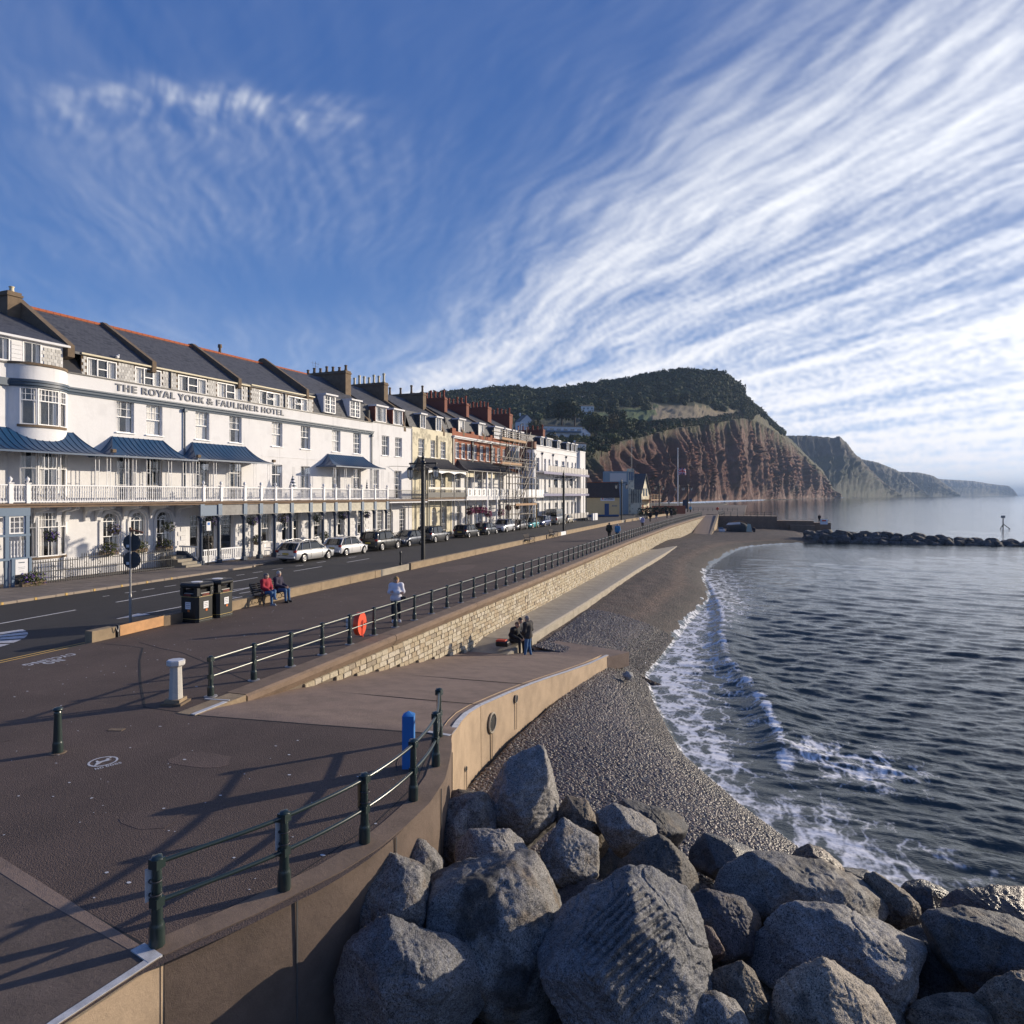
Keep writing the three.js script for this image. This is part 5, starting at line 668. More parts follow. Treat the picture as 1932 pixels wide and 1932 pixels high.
  // rusticated blocks on the ground floor behind the columns
  const rb = [0.5, 0.72].map(w => merge([rbx(w - 0.03, 0.29, 0.05, 0, 0, 0, 0.02, 1)])); for (const [a0, a1] of [[6.35, 7.2], [11.5, 12.2], [12.5, 13.95], [15.1, 16.2], [18.6, 20.1], [21.3, 23.3], [24.5, 26.3], [27.5, 28.6]]) for (let r = 0; r < 9; r++) for (let a = a0 + (r & 1 ? 0.24 : 0.36), k = r; a < a1 - 0.2; k++) { const w = k & 1; const m = share('wall_block', rb[w], M.render, t); m.position.set(a, 0.5 + r * 0.31, 0.012); a += 0.62; }
  // glazed porch at the far left
  obj('porch_frame', [bx(0.18, 3.0, 0.18, -4.62, 2.5, 1.9), bx(0.18, 3.0, 0.18, -5.62, 2.5, 1.9), bx(3, 0.42, 0.2, -6, 3.82, 1.9), bx(3, 0.12, 0.2, -6, 2.62, 1.9), bx(3, 0.12, 0.3, -6, 1.42, 1.9), bx(0.16, 1.5, 0.16, -4.62, 0.7, 1.9), bx(0.16, 1.5, 0.16, -5.62, 0.7, 1.9)], M.steelblue, t);
  for (const a of [-6.45, -5.48]) win(t, a, 2.7, 0.76, 0.9, { c: 3, ru: 3, split: 0, sill: 0, z: 1.88, glass: M.pane });
  for (let k = 0; k < 5; k++) { const m = share('porch_baluster', bal, M.paint, t); m.position.set(-5.4 + k * 0.16, 1.5, 1.9); }
  obj('steps', [bx(1.2, 0.17, 1.3, 5.45, 0.06, 1.75), bx(1.2, 0.17, 0.95, 5.45, 0.23, 1.55), bx(1.2, 0.17, 0.6, 5.45, 0.40, 1.35), bx(1.2, 0.17, 1.1, 5.45, 0.57, 0.5)], M.step, t); obj('step_side', [ext([[0, 0], [1.9, 0], [1.9, 0.25], [0.7, 0.95], [0, 0.95]], 0.22).rotateY(-Math.PI / 2).translate(6.3, -0.03, 0.1)], M.navy, t);
}
// menu board, fence, planters, baskets, tables
{
  const mb = fthing('menu_board', 'framed white menu board on blue posts at the hotel porch', 'notice board', -4.98, 2.05); obj('board', [bx(0.6, 0.78, 0.05, 0, 1.0, 0)], M.white, mb); obj('post', [bx(0.14, 1.42, 0.1, -0.42, 0.72, 0)], M.steelblue, mb); obj('post', [bx(0.14, 1.42, 0.1, 0.42, 0.72, 0)], M.steelblue, mb); obj('lower_panel', [bx(0.66, 0.5, 0.04, 0, 0.36, 0)], M.inside, mb);
  obj('print', [bx(0.3, 0.05, 0.004, 0, 1.22, 0.028), bx(0.36, 0.014, 0.004, 0, 0.98, 0.028), bx(0.3, 0.014, 0.004, 0, 0.9, 0.028), bx(0.22, 0.014, 0.004, 0, 0.78, 0.028)], M.trim, mb);
  const fe = fthing('iron_fence', 'black wrought iron fence with scrolls in front of the hotel bow window', 'fence', -4.45, 2.0);
  const bg = merge([bar([0, 0, 0], [0, 1.18, 0], 0.02, 5), lathe([[0.0001, 1.28], [0.022, 1.2], [0.013, 1.15]], 0, 0, 0, 5)]); for (let k = 0; k < 66; k++) { const a = 0.06 + k * 0.132, m = share('bar', bg, M.iron, fe); m.position.set(a, 0, 0); if (a > 2.6 && a < 4.4) m.scale.y = 1.15; }
  for (const [x0, x1, y] of [[0, 8.75, 0.1], [0, 8.75, 0.62], [0, 2.5, 1.12], [2.6, 4.5, 1.22], [4.5, 8.75, 1.1]]) obj('fence_rail', [bx(x1 - x0, 0.045, 0.03, (x0 + x1) / 2, y, 0)], M.iron, fe);
  for (const a of [0.2, 1.1, 2.1, 2.9, 3.7]) for (const y of [0.3, 0.85]) obj('scroll', [new THREE.TorusGeometry(0.09, 0.014, 5, 14).translate(a, y, 0.012)], M.iron, fe);
  for (let k = 0; k < 12; k++) { const m = share('bar', bg, M.iron, fe); m.position.set(8.72, 0, -0.1 - k * 0.13); }
  const petal = [[0.16, 0.08, 0.36], [0.30, 0.27, 0.48], [0.62, 0.60, 0.64], [0.10, 0.05, 0.22]].map(c => std(...c, 0.7));
  const basket = (a, b, y, label, gp, k, R = 0.36, fl = petal[k % 4], name = 'hanging_basket', pink) => { const t = fthing(name, label, 'hanging basket', a, b, y, gp); obj('foliage', [leaves(300 + k, [[0, 0, 0, R, R * 0.85], [R * 0.3, -R * 0.5, 0, R * 0.6, R * 0.6]], 420, 0.045)], leafM[[0, 2, 1, 3][k % 4]], t); obj('flowers', [leaves(500 + k, [[R * 0.2, -R * 0.1, 0.05, R * 1.06, R * 0.9]], pink ? 700 : 170, 0.035)], fl, t); obj('basket_bowl', [new THREE.SphereGeometry(R * 0.55, 12, 6, 0, 6.3, Math.PI / 2, Math.PI / 2).translate(0, -0.02, 0)], M.darkmetal, t); if (!pink) obj('chain', [bar([0, 0.1, 0], [0, 0.85, 0], 0.012, 4)], M.darkmetal, t); return t; };
  [[-3.29, 1.7, 2.5, 'purple and green flower basket hanging before the hotel bow window'], [0.37, 1.7, 2.7, 'white and lilac flower basket hanging by the first arched window'], [4.14, 1.7, 2.7, 'dark purple trailing flower basket hanging by the third arched window'], [7.29, 1.85, 2.83, 'lilac flower basket between the first two navy columns'], [11.09, 1.85, 2.8, 'round white and lilac flower basket between the third and fourth columns'], [14.29, 1.85, 2.85, 'flower basket above the white plastic chairs'], [18.34, 1.85, 2.78, 'flower basket above the silver estate car'], [21.69, 1.85, 2.88, 'purple flower basket above the white hatchback'], [25.18, 1.85, 2.9, 'flower basket above the black hatchback by the hotel end']].forEach((q, k) => basket(q[0], q[1], q[2], q[3], 'flower baskets under the hotel balcony', k));
  [[45.8, 2.75, 'left'], [47.2, 2.9, 'second'], [48.4, 2.85, 'third'], [49.5, 2.85, 'fourth'], [50.8, 2.35, 'lowest']].forEach(([a, y, w], k) => basket(a, 2.0, y, `magenta petunia basket, ${w} of the row on the brick house`, 'magenta flower baskets on the brick house', k, 0.5, std(0.34, 0.012, 0.13, 0.6), 'hanging_basket', 1));
  basket(54.6, 2.0, 2.45, 'large lone magenta petunia ball beside a white porch column', 'magenta flower baskets on the brick house', 2, 0.6, std(0.34, 0.012, 0.14, 0.6), 'hanging_basket', 1); basket(57.2, 2.0, 2.95, 'orange flower basket behind the scaffold, left one', 'orange baskets behind the scaffold', 1, 0.42, std(0.36, 0.09, 0.03, 0.7), 'hanging_basket', 1); basket(60.2, 2.0, 3.05, 'orange flower basket behind the scaffold, right one', 'orange baskets behind the scaffold', 2, 0.42, std(0.36, 0.09, 0.03, 0.7), 'hanging_basket', 1);
  const planter = (a, b, y, w, label, k) => { const t = fthing('flower_planter', label, 'planter', a, b, y, 'flower planters at the hotel front'); obj('trough', [rbx(w, 0.26, 0.28, 0, 0.13, 0, 0.02, 1)], M.stain, t); obj('foliage', [leaves(700 + k, [[-w * 0.3, 0.4, 0, 0.3], [0, 0.45, 0, 0.32], [w * 0.3, 0.4, 0, 0.3], [0, 0.2, 0.15, 0.3]], 520, 0.05)], leafM[4], t); obj('flowers', [leaves(800 + k, [[-w * 0.25, 0.42, 0.08, 0.34], [w * 0.25, 0.35, 0.1, 0.34]], 150, 0.035)], petal[(k + 1) % 4], t); };
  planter(1.1, 0.28, 1.05, 1.1, 'window box of lilac flowers under the first arched window', 0); planter(3.1, 0.28, 1.05, 1.1, 'window box of red and green plants under the second arched window', 1); planter(5.0, 0.28, 1.05, 1.1, 'dark green window box under the third arched window', 2); planter(-4.6, 2.35, -0.02, 1.2, 'stone trough of white and pink flowers on the pavement by the menu board', 3); planter(12.9, 0.6, 0.9, 0.5, 'pot of white flowers behind the plastic chairs', 4); planter(20.0, 1.2, 0.85, 0.6, 'yellowish shrub pot behind the white hatchback', 5);
  const chair = fthing('plastic_chair', 'white plastic garden chair under the hotel balcony nearest the step', 'chair', 11.2, 1.2, 0.02, 'white garden chairs under the hotel balcony'); obj('seat', [rbx(0.46, 0.05, 0.44, 0, 0.44, 0, 0.02, 1)], M.paint, chair); obj('backrest', [rbx(0.46, 0.46, 0.04, 0, 0.72, -0.24, 0.02, 1)], M.paint, chair); for (const x of [-0.2, 0.2]) { for (const z of [-0.2, 0.2]) obj('leg', [bx(0.04, 0.43, 0.04, x, 0.215, z)], M.paint, chair); obj('armrest', [bx(0.05, 0.03, 0.44, x * 1.1, 0.64, 0)], M.paint, chair); }
  [[13.3, 1.3, 0.5, 'white plastic garden chair beside the fourth navy column'], [14.1, 1.4, -0.8, 'white plastic garden chair closest to the silver estate car']].forEach(([a, b, r, l]) => copyOf(chair, fpos(a, b, 0.02), FT + r, l));
  const para = (a, b, h, R, label, dark) => { const t = fthing('closed_parasol', label, 'parasol', a, b, 4.25, 'closed parasols on the hotel balcony'); for (let k = 0; k < 9; k++) { const y0 = 0.85 + (h - 0.85) * k / 9, y1 = 0.85 + (h - 0.85) * (k + 1) / 9, r = y => R * Math.pow(clamp((h - y) / (h - 0.85)), 0.8) + 0.015; obj('canopy_band', [new THREE.CylinderGeometry(r(y1), r(y0), y1 - y0, 10, 1, true).translate(0, (y0 + y1) / 2, 0)], k & 1 ? M.white : M.navy, t); } obj('pole', [bar([0, 0, 0], [0, h + 0.1, 0], 0.022, 6)], M.alloy, t); };
  para(16.2, 1.15, 2.0, 0.34, 'large closed navy and white striped parasol on the balcony'); para(24.5, 1.2, 1.75, 0.13, 'slim closed striped parasol under the fourth canopy, left one'); para(26.2, 1.2, 1.8, 0.13, 'slim closed striped parasol under the fourth canopy, right one');
  const gull = fthing('perched_gull', 'grey gull sitting on the hotel gutter', 'bird', 2.0, -0.22, 13.12); obj('body', [new THREE.SphereGeometry(0.1, 10, 8).scale(1.5, 1, 1).translate(0, 0.14, 0), new THREE.SphereGeometry(0.06, 8, 6).translate(0.1, 0.27, 0)], M.white, gull); obj('wing', [new THREE.SphereGeometry(0.08, 8, 6).scale(1.8, 0.7, 1.2).translate(-0.05, 0.16, 0)], M.galv, gull);
  const sg = fthing('parking_sign', 'small white parking sign on a thin post by the first navy column', 'sign', 6.75, 2.25); obj('post', [bar([0, 0, 0], [0, 2.9, 0], 0.03, 8)], M.darkmetal, sg); obj('sign_plate', [bx(0.36, 0.62, 0.02, 0, 2.6, 0.04)], M.white, sg); obj('symbol', [bx(0.2, 0.18, 0.006, 0, 2.76, 0.054)], std(0.05, 0.18, 0.5), sg);
}
// ===== the other houses of the terrace
const roofSet = (t, a0, a1, y, yr = 16.2, m0 = -0.3) => { boxroof('roof_slope', t, a0, a1, slab(-1.0, y + 1.85, -5, yr, 0.16), M.slate); boxroof('roof_slope', t, a0, a1, slab(-5, yr, -9.9, 12.2, 0.16), M.slate); boxroof('mansard_slope', t, a0, a1, slab(m0, y - 0.1, -1.02, y + 1.87, 0.12), M.slate); };
const backing = (t, a0, a1, h) => obj('inner_wall', [bx(a1 - a0 - 0.3, h, 0.1, (a0 + a1) / 2, h / 2, -1.4), bx(0.2, h + 2.5, 9, a1 - 0.2, h / 2 + 1, -5.2), bx(a1 - a0 - 0.3, h + 2, 0.2, (a0 + a1) / 2, h / 2, -9.8)], M.inside, t);
const dormer = (t, a, w, y, h, side = M.slate, o = {}) => { obj('dormer', [bx(w + 0.2, 0.16, 2.2, a + w / 2, y + h + 0.08, -1.05)], M.white, t); for (const s of [0, 1]) obj('dormer_cheek', [bx(0.1, h, 1.9, a + s * w, y + h / 2, -1.1)], side, t); win(t, a + 0.06, y, w - 0.12, h, { c: o.c ?? 2, ru: o.ru ?? 1, rl: 1, split: 0, sill: 0, z: -0.18, cur: o.cur ?? 2, glass: M.pane }); obj('dormer_back', [bx(w, h, 0.05, a + w / 2, y + h / 2, -0.7)], M.inside, t); };
const postRow = (t, as, y0, y1, z, mat, w = 0.07, name = 'veranda_post') => { const g = cg('vp' + w + y1 + y0, () => merge([bx(w, y1 - y0, w, 0, (y0 + y1) / 2, 0)])); for (const a of as) { const m = share(name, g, mat, t); m.position.set(a, 0, z); } };
const barRail = (t, a0, a1, y0, y1, z, mat, step = 0.16, name = 'railing_bar') => { const g = cg('rb' + (y1 - y0), () => merge([bx(0.022, y1 - y0, 0.022, 0, (y1 - y0) / 2, 0)])); for (let a = a0; a <= a1; a += step) { const m = share(name, g, mat, t); m.position.set(a, y0, z); } obj('hand_rail', [bx(a1 - a0, 0.05, 0.06, (a0 + a1) / 2, y1, z)], mat, t); obj('foot_rail', [bx(a1 - a0, 0.04, 0.05, (a0 + a1) / 2, y0, z)], mat, t); };
{ // white house
  const t = house('terraced_house', 'plain white terraced house with two dormers and a dark balcony railing'), H = [[30.4, 8.66, 1.3, 2.0], [32.8, 8.66, 1.3, 2.0], [28.95, 4.3, 0.95, 2.9], [32.7, 4.3, 1.3, 2.9], [29.6, 0.9, 1.1, 2.4], [31.4, 0.2, 1.0, 3.0, 1], [33.6, 0.9, 1.2, 2.4]];
  wall('front_wall', t, 28.8, 36.05, -0.3, 11.85, H, M.render); H.forEach((h, k) => win(t, h[0], h[1], h[2], h[3], { c: 3, ru: k < 4 ? 2 : 3, rl: k > 1 ? 3 : 1, cl: 3, cur: k % 3 ? 2 : 1, arch: h[4], sill: h[1] > 0.5 && h[1] !== 4.3 ? 1 : 0, name: h[4] ? 'front_door' : 'window' }));
  backing(t, 28.9, 36, 11.5); roofSet(t, 28.8, 34.6, 11.85); boxroof('party_wall', t, 34.45, 34.85, [[0.02, 11.9], [-0.85, 13.85], [-4.9, 16.4], [-5.3, 16.4], [-9.9, 12.4], [-9.9, 11.4], [0.02, 11.4]], M.stain);
  dormer(t, 29.5, 1.95, 12.0, 1.5, M.brickdark); dormer(t, 32.6, 1.9, 12.0, 1.5, M.brickdark); stack(t, 34.35, 0.75, -2.4, -7.5, 12.5, 16.75, M.stain, 8, M.gutter, 0.95);
  obj('parapet_coping', [bx(7.2, 0.08, 0.4, 32.4, 11.88, -0.12)], M.darkmetal, t); obj('balcony_slab', [bx(7.3, 0.16, 1.9, 32.5, 4.15, 0.98)], M.coping, t); barRail(t, 28.85, 36.0, 4.25, 5.15, 1.9, M.iron, 0.17); postRow(t, [29.2, 31.6, 33.9, 36], -0.05, 4.1, 1.85, M.iron, 0.06); barRail(t, 29, 36, 0.05, 0.95, 1.95, M.iron, 0.2, 'fence_bar');
  obj('beam', [bx(7.2, 0.12, 0.1, 32.5, 3.95, 1.85)], M.white, t); obj('rain_pipe', [bar([36.02, 4.3, 0.06], [36.02, 11.8, 0.06], 0.04, 6)], M.galv, t); obj('lamp_bracket', [tube([[31.5, 7.6, 0.1], [32.8, 7.62, 0.7], [34.3, 7.5, 1.3], [35.0, 7.1, 1.5], [35.1, 4.4, 1.5]], 0.025, 5)], M.darkmetal, t);
}
{ // cream house
  const t = house('terraced_house', 'stained cream terraced house with a dark veranda canopy'), H = [[37.38, 8.95, 1.3, 1.95], [40.0, 8.95, 1.05, 1.95], [42.3, 8.95, 1.25, 1.95], [38, 4.4, 1.1, 2.9], [40, 4.4, 1.1, 2.9], [42.4, 4.4, 1.1, 2.9], [37.6, 0.6, 1.0, 2.7], [40.3, 0.2, 1.05, 3.1, 1], [42.6, 0.6, 1.2, 2.7]];
  wall('front_wall', t, 36.1, 45.1, -0.3, 12.05, H, M.cream); H.forEach((h, k) => win(t, h[0], h[1], h[2], h[3], { c: 3, ru: 2, rl: 2, cur: k % 2 ? 1 : 2, arch: h[4], sill: k < 3 ? 1 : 0, name: h[4] ? 'front_door' : 'window' })); backing(t, 36.2, 45, 11.6);
  roofSet(t, 36.1, 42.8, 12.05); roofSet(t, 43.3, 45.1, 12.05, 15.9); boxroof('party_wall', t, 42.9, 43.3, [[0.02, 12.1], [-0.85, 14.0], [-4.9, 16.4], [-5.3, 16.4], [-9.9, 12.4], [-9.9, 11.4], [0.02, 11.6]], M.stain);
  dormer(t, 38.0, 1.2, 12.1, 1.5, M.slate); dormer(t, 41.45, 1.35, 12.1, 1.5, M.slate); stack(t, 42.4, 0.7, -2.4, -7.6, 12.5, 16.75, M.stain, 4, M.stain, 0.95);
  canopy(t, 37.3, 44.0, 36.05, 45.0, 8.82, 7.5, M.darkmetal); obj('valance', [ext((() => { const p = [[36.2, 7.4]]; p.push([44.9, 7.4]); for (let k = 24; k >= 0; k--) { const a = lerp(36.2, 44.9, k / 24); p.push([a, 7.02 + 0.2 * Math.abs(Math.sin(k * Math.PI / 8))]); } return p; })(), 0.04).translate(0, 0, 1.95)], M.paint, t);
  obj('balcony_slab', [bx(9, 0.18, 1.9, 40.6, 4.3, 0.98)], M.coping, t); postRow(t, [36.2, 39.0, 42.1, 44.95], -0.05, 7.5, 1.9, M.iron, 0.1); barRail(t, 36.3, 44.9, 4.45, 5.2, 1.9, M.iron, 0.14); obj('railing_panel', [bx(8.6, 0.5, 0.02, 40.6, 4.72, 1.9)], M.iron, t); obj('top_mesh', [bx(8.6, 0.24, 0.015, 40.6, 5.42, 1.9)], M.galv, t); obj('beam', [bx(8.9, 0.1, 0.08, 40.6, 4.1, 1.92)], M.white, t);
  postRow(t, [37.6, 40.2, 41.4, 43.3], -0.05, 4.2, 1.85, M.iron, 0.06); barRail(t, 42, 45, 0.05, 0.95, 1.95, M.iron, 0.2, 'fence_bar'); obj('rain_pipe', [tube([[41.55, 9, 0.06], [41.55, 11.3, 0.06], [41.45, 11.5, 0.06], [41.35, 11.3, 0.06], [41.35, 9, 0.06]], 0.035, 5)], M.darkmetal, t);
}
{ // brick houses
  const t = house('terraced_house', 'red brick terraced houses with stepped parapets and tall brick chimneys'), H = [45.9, 47.5, 49.1, 50.75, 52.7, 54.5, 56.4, 58.05, 59.9].map(a => [a, 9.15, 1.0, 1.95]); const H1 = [[46, 4.5, 1.3, 2.9], [49, 4.5, 1.3, 2.9], [52, 4.5, 1.3, 2.9], [55.5, 4.5, 1.3, 2.9], [59, 4.5, 1.3, 2.9], [46.3, 0.5, 1.2, 2.9], [49.3, 0.5, 1.2, 2.9], [52.2, 0.3, 1.2, 3.1], [55.2, 0.3, 1.0, 3.3, 1], [58.2, 0.5, 1.2, 2.9], [61, 0.5, 1.4, 2.9]];
  wall('brick_wall', t, 45.15, 67, 7.7, 12.4, H, M.brick); wall('front_wall', t, 45.15, 67, -0.3, 7.69, H1, M.render); H.forEach(h => win(t, h[0], h[1], 1, 1.95, { c: 3, ru: 2, rl: 1, z: -0.1, split: 0.5, cur: 3, sill: 1 })); H1.forEach((h, k) => win(t, h[0], h[1], h[2], h[3], { c: 2, ru: 1, rl: 2, split: 0.7, sill: 0, cur: 1, arch: h[4], name: k === 8 ? 'front_door' : 'window' })); backing(t, 45.3, 67, 12);
  obj('parapet_step', [bx(0.9, 0.36, 0.32, 45.6, 12.56, -0.15)], M.brick, t); obj('parapet_step', [bx(0.8, 0.34, 0.32, 50.6, 12.55, -0.15)], M.brick, t); obj('parapet_step', [bx(0.8, 0.34, 0.32, 56.3, 12.55, -0.15)], M.brick, t); obj('cornice', [bx(21.8, 0.16, 0.3, 56.1, 11.75, 0.15), bx(21.8, 0.14, 0.18, 56.1, 11.6, 0.09)], M.white, t); obj('pilaster', [bx(0.4, 4, 0.08, 45.4, 9.6, 0.04)], M.darkmetal, t); for (const a of [50.45, 56.1]) obj('pilaster', [bx(0.35, 3.8, 0.14, a, 9.6, 0.07)], M.darkmetal, t);
  for (const [a0, a1] of [[45.15, 47.9], [48.3, 53.8], [54.3, 60.3], [61.6, 67]]) roofSet(t, a0, a1, 12.2, 16.2); for (const a of [47.9, 53.8, 60.3]) boxroof('party_wall', t, a, a + 0.45, [[0.02, 12.4], [-0.85, 14.2], [-4.9, 16.4], [-5.3, 16.4], [-9.9, 12.4], [-9.9, 11.4], [0.02, 12]], M.stain);
  for (const [a, w] of [[47.0, 1.6], [52.55, 1.65], [57.4, 2.7], [60.9, 1.9], [63.6, 1.5], [66.2, 1.4]]) dormer(t, a, w, 12.4, 1.55, M.slate, { c: 3, cur: 3 });
  const rp = std(0.26, 0.055, 0.03, 0.8); stack(t, 47.75, 0.7, -2.5, -7.5, 12.5, 16.9, M.brickdark, 8, rp, 0.95); stack(t, 53.7, 0.75, -2.5, -7.6, 12.5, 16.9, M.brickdark, 8, rp, 0.95); stack(t, 60.3, 1.2, -2.5, -7.8, 12.5, 17.2, M.brickdark, 9, rp, 0.9); stack(t, 68.2, 1.2, -2.6, -8.6, 12.5, 17.1, M.brickdark, 9, rp, 0.95);
  canopy(t, 46.5, 59.5, 45.2, 61.5, 9.0, 7.65, M.darkmetal, 2.05, 1); obj('balcony_slab', [bx(16.2, 0.2, 1.9, 53.3, 4.4, 0.98), bx(16.2, 0.3, 0.06, 53.3, 4.2, 1.9)], M.white, t);
  for (let a = 45.4, k = 0; a < 61; a += 1.28, k++) { const p = obj('balcony_panel', [bx(1.2, 0.95, 0.05, a + 0.62, 5.0, 1.9)], M.paint, t); obj('panel_ornament', [new THREE.TorusGeometry(0.14, 0.035, 5, 12).translate(a + 0.62, 5.18, 1.93), new THREE.TorusGeometry(0.14, 0.035, 5, 12).translate(a + 0.62, 4.84, 1.93)], M.darkmetal, p); }
  postRow(t, [45.4, 47.2, 49.4, 55.8, 58], 4.5, 7.6, 1.9, M.galv, 0.08); postRow(t, [50.8, 52.2, 54.6], 4.5, 7.6, 1.9, M.paint, 0.18); postRow(t, [45.6, 47.6, 49.6, 56.6, 58.6, 60.6], -0.05, 4.3, 1.85, M.iron, 0.07); postRow(t, [51, 53.9], -0.05, 4.3, 1.85, M.paint, 0.2);
  obj('blind', [bx(2.2, 0.7, 0.03, 47, 7.2, 1.5), bx(3, 0.7, 0.03, 53, 7.2, 1.5)], M.cream, t);
}
{ // house with the round turret
  const t = house('turret_house', 'house with a slim white round bay turret capped by a rusty drum'), c = 68.3, z = 0.75, R = 0.85;
  wall('brick_wall', t, 67, 72.15, 8.6, 12.3, [], M.brick); wall('front_wall', t, 67, 72.15, -0.3, 8.59, [[70.3, 4.5, 1.1, 2.6]], M.render); win(t, 70.3, 4.5, 1.1, 2.6, { sill: 0, glass: M.glass }); roofSet(t, 67, 72.1, 12.2, 15.6);
  for (const [y0, y1] of [[-0.1, 0.9], [3.6, 4.9], [7.1, 8.9], [11.0, 11.5]]) obj('turret_band', [cy(R, R, y1 - y0, c, y0, z, 20)], M.white, t); for (const [y0, y1] of [[0.9, 3.6], [4.9, 7.1], [8.9, 11.0]]) { obj('turret_core', [cy(R - 0.18, R - 0.18, y1 - y0, c, y0, z, 16)], M.inside, t); const g = []; for (let k = 0; k < 10; k++) { const q = k * Math.PI / 5; g.push(bx(0.16, y1 - y0, 0.1, 0, (y0 + y1) / 2, R - 0.06).rotateY(q).translate(c, 0, z)); } g.push(new THREE.TorusGeometry(R - 0.05, 0.045, 5, 20).rotateX(Math.PI / 2).translate(c, (y0 + y1) / 2 + 0.3, z)); obj('turret_window', g, M.paint, t); obj('pane', [new THREE.CylinderGeometry(R - 0.08, R - 0.08, y1 - y0, 20, 1, true).translate(c, (y0 + y1) / 2, z)], M.glass, t); }
  obj('turret_cornice', [cy(R + 0.16, R + 0.05, 0.14, c, 11.5, z, 20)], M.navy, t); obj('turret_drum', [cy(R + 0.1, R + 0.1, 0.95, c, 11.64, z, 20), cy(R + 0.15, R + 0.1, 0.1, c, 12.59, z, 20)], std(0.20, 0.075, 0.04, 0.7, { map: again(mottle, 1.5) }), t);
  obj('balcony_slab', [bx(9, 0.22, 1.9, 66.6, 4.4, 0.98)], M.white, t); for (let a = 62.2; a < 70.5; a += 1.3) obj('balcony_panel', [bx(1.2, 0.95, 0.05, a + 0.6, 5.0, 1.9)], M.paint, t); postRow(t, [62.5, 64.5, 66.5, 70.8], -0.05, 4.3, 1.85, M.iron, 0.08);
  // double height bays behind the scaffold
  for (const a of [62.6]) { obj('bay', [cy(1.0, 1.0, 3.2, a, 8.4, 0.3, 14)], M.white, t); obj('bay_window', [cy(1.03, 1.03, 1.6, a, 9.3, 0.3, 14)], M.glass, t); obj('bay_roof', [cy(0.9, 1.2, 0.9, a + 3, 8.2, 0.4, 12)], M.darkmetal, t); }
}
{ // white block at the end
  const t = house('white_end_block', 'long white block with three tiers of balconies at the far end of the terrace'), rows = [[8.35, 2.1], [4.95, 2.3], [0.8, 2.6]], as = [72.6, 76.3, 78.3, 81.4, 84.8, 87.7, 90.2, 92.1, 95]; const H = []; for (const [y, h] of rows) as.forEach((a, k) => H.push([a, y + (h > 2.2 ? 0 : 0.1), [0, 3, 4].includes(k) ? 1.5 : 0.8, h]));
  wall('front_wall', t, 72.2, 96.6, -0.3, 12.45, H, M.render); H.forEach(h => win(t, h[0], h[1], h[2], h[3], { c: h[2] > 1 ? 3 : 1, ru: 1, rl: 1, split: 0.65, sill: 0, glass: M.glass })); obj('side_wall', [bx(0.3, 12.7, 10, 96.75, 6, -5)], M.render, t); obj('end_pier', [bx(3.2, 13.0, 0.5, 95.3, 6.2, 0.25)], M.render, t); obj('pier_cap', [bx(3.4, 0.14, 0.6, 95.3, 12.75, 0.25)], M.white, t);
  obj('parapet_coping', [bx(24, 0.1, 0.5, 84.3, 12.5, -0.1), bx(24, 0.12, 0.12, 84.3, 11.7, 0.05)], M.white, t); roofSet(t, 72.2, 96, 12.3, 14.9, -0.9); for (const a of [80, 87.6]) boxroof('party_wall', t, a, a + 0.5, [[-0.4, 12.5], [-1.4, 14.4], [-4.9, 15.3], [-5.3, 15.3], [-9.9, 12.4], [-9.9, 11.4], [-0.4, 12]], M.stain); for (const a of [75, 77.6, 79, 83, 88, 90.5, 92.6]) dormer(t, a, 1.3, 12.6, 1.3, M.slate, { c: 2 }); stack(t, 83.6, 1.0, -3, -8.2, 12.5, 16.05, M.brickdark, 6, std(0.26, 0.055, 0.03, 0.8), 0.8);
  const violet = std(0.10, 0.10, 0.22, 0.6), mesh = phy(0.33, 0.31, 0.31, 0.6, { transmission: 0.55, thickness: 0 }); for (const [y, a0] of [[8.05, 71], [4.6, 71]]) { obj('balcony_slab', [bx(94.6 - a0, 0.14, 1.9, (94.6 + a0) / 2, y + 0.22, 0.98)], M.white, t); obj('balcony_fascia', [bx(94.6 - a0, 0.36, 0.06, (94.6 + a0) / 2, y + 0.08, 1.96)], violet, t); }
  for (const y of [8.35, 4.9, 0.5]) for (let a = y < 1 ? 79 : 73; a < 93.6; a += 1.75) { obj('balcony_screen', [bx(1.62, 0.92, 0.02, a + 0.87, y + 0.5, 1.9)], mesh, t); } postRow(t, Array.from({ length: 12 }, (_, k) => 73.9 + k * 1.75), -0.05, 8, 1.9, M.navy, 0.08); postRow(t, Array.from({ length: 12 }, (_, k) => 73.9 + k * 1.75), 8.3, 9.5, 1.9, M.navy, 0.07, 'rail_post');
  for (const a of [75.2, 80.3, 87]) obj('rain_pipe', [bar([a, 8.3, 0.07], [a, 11.3, 0.07], 0.05, 6), lathe([[0.05, 11.1], [0.22, 11.4], [0.2, 11.5]], a, 0, 0.12, 8)], M.navy, t); obj('front_garden_wall', [bx(3, 1.3, 0.3, 96, 0.6, 2.6)], M.white, t);
}
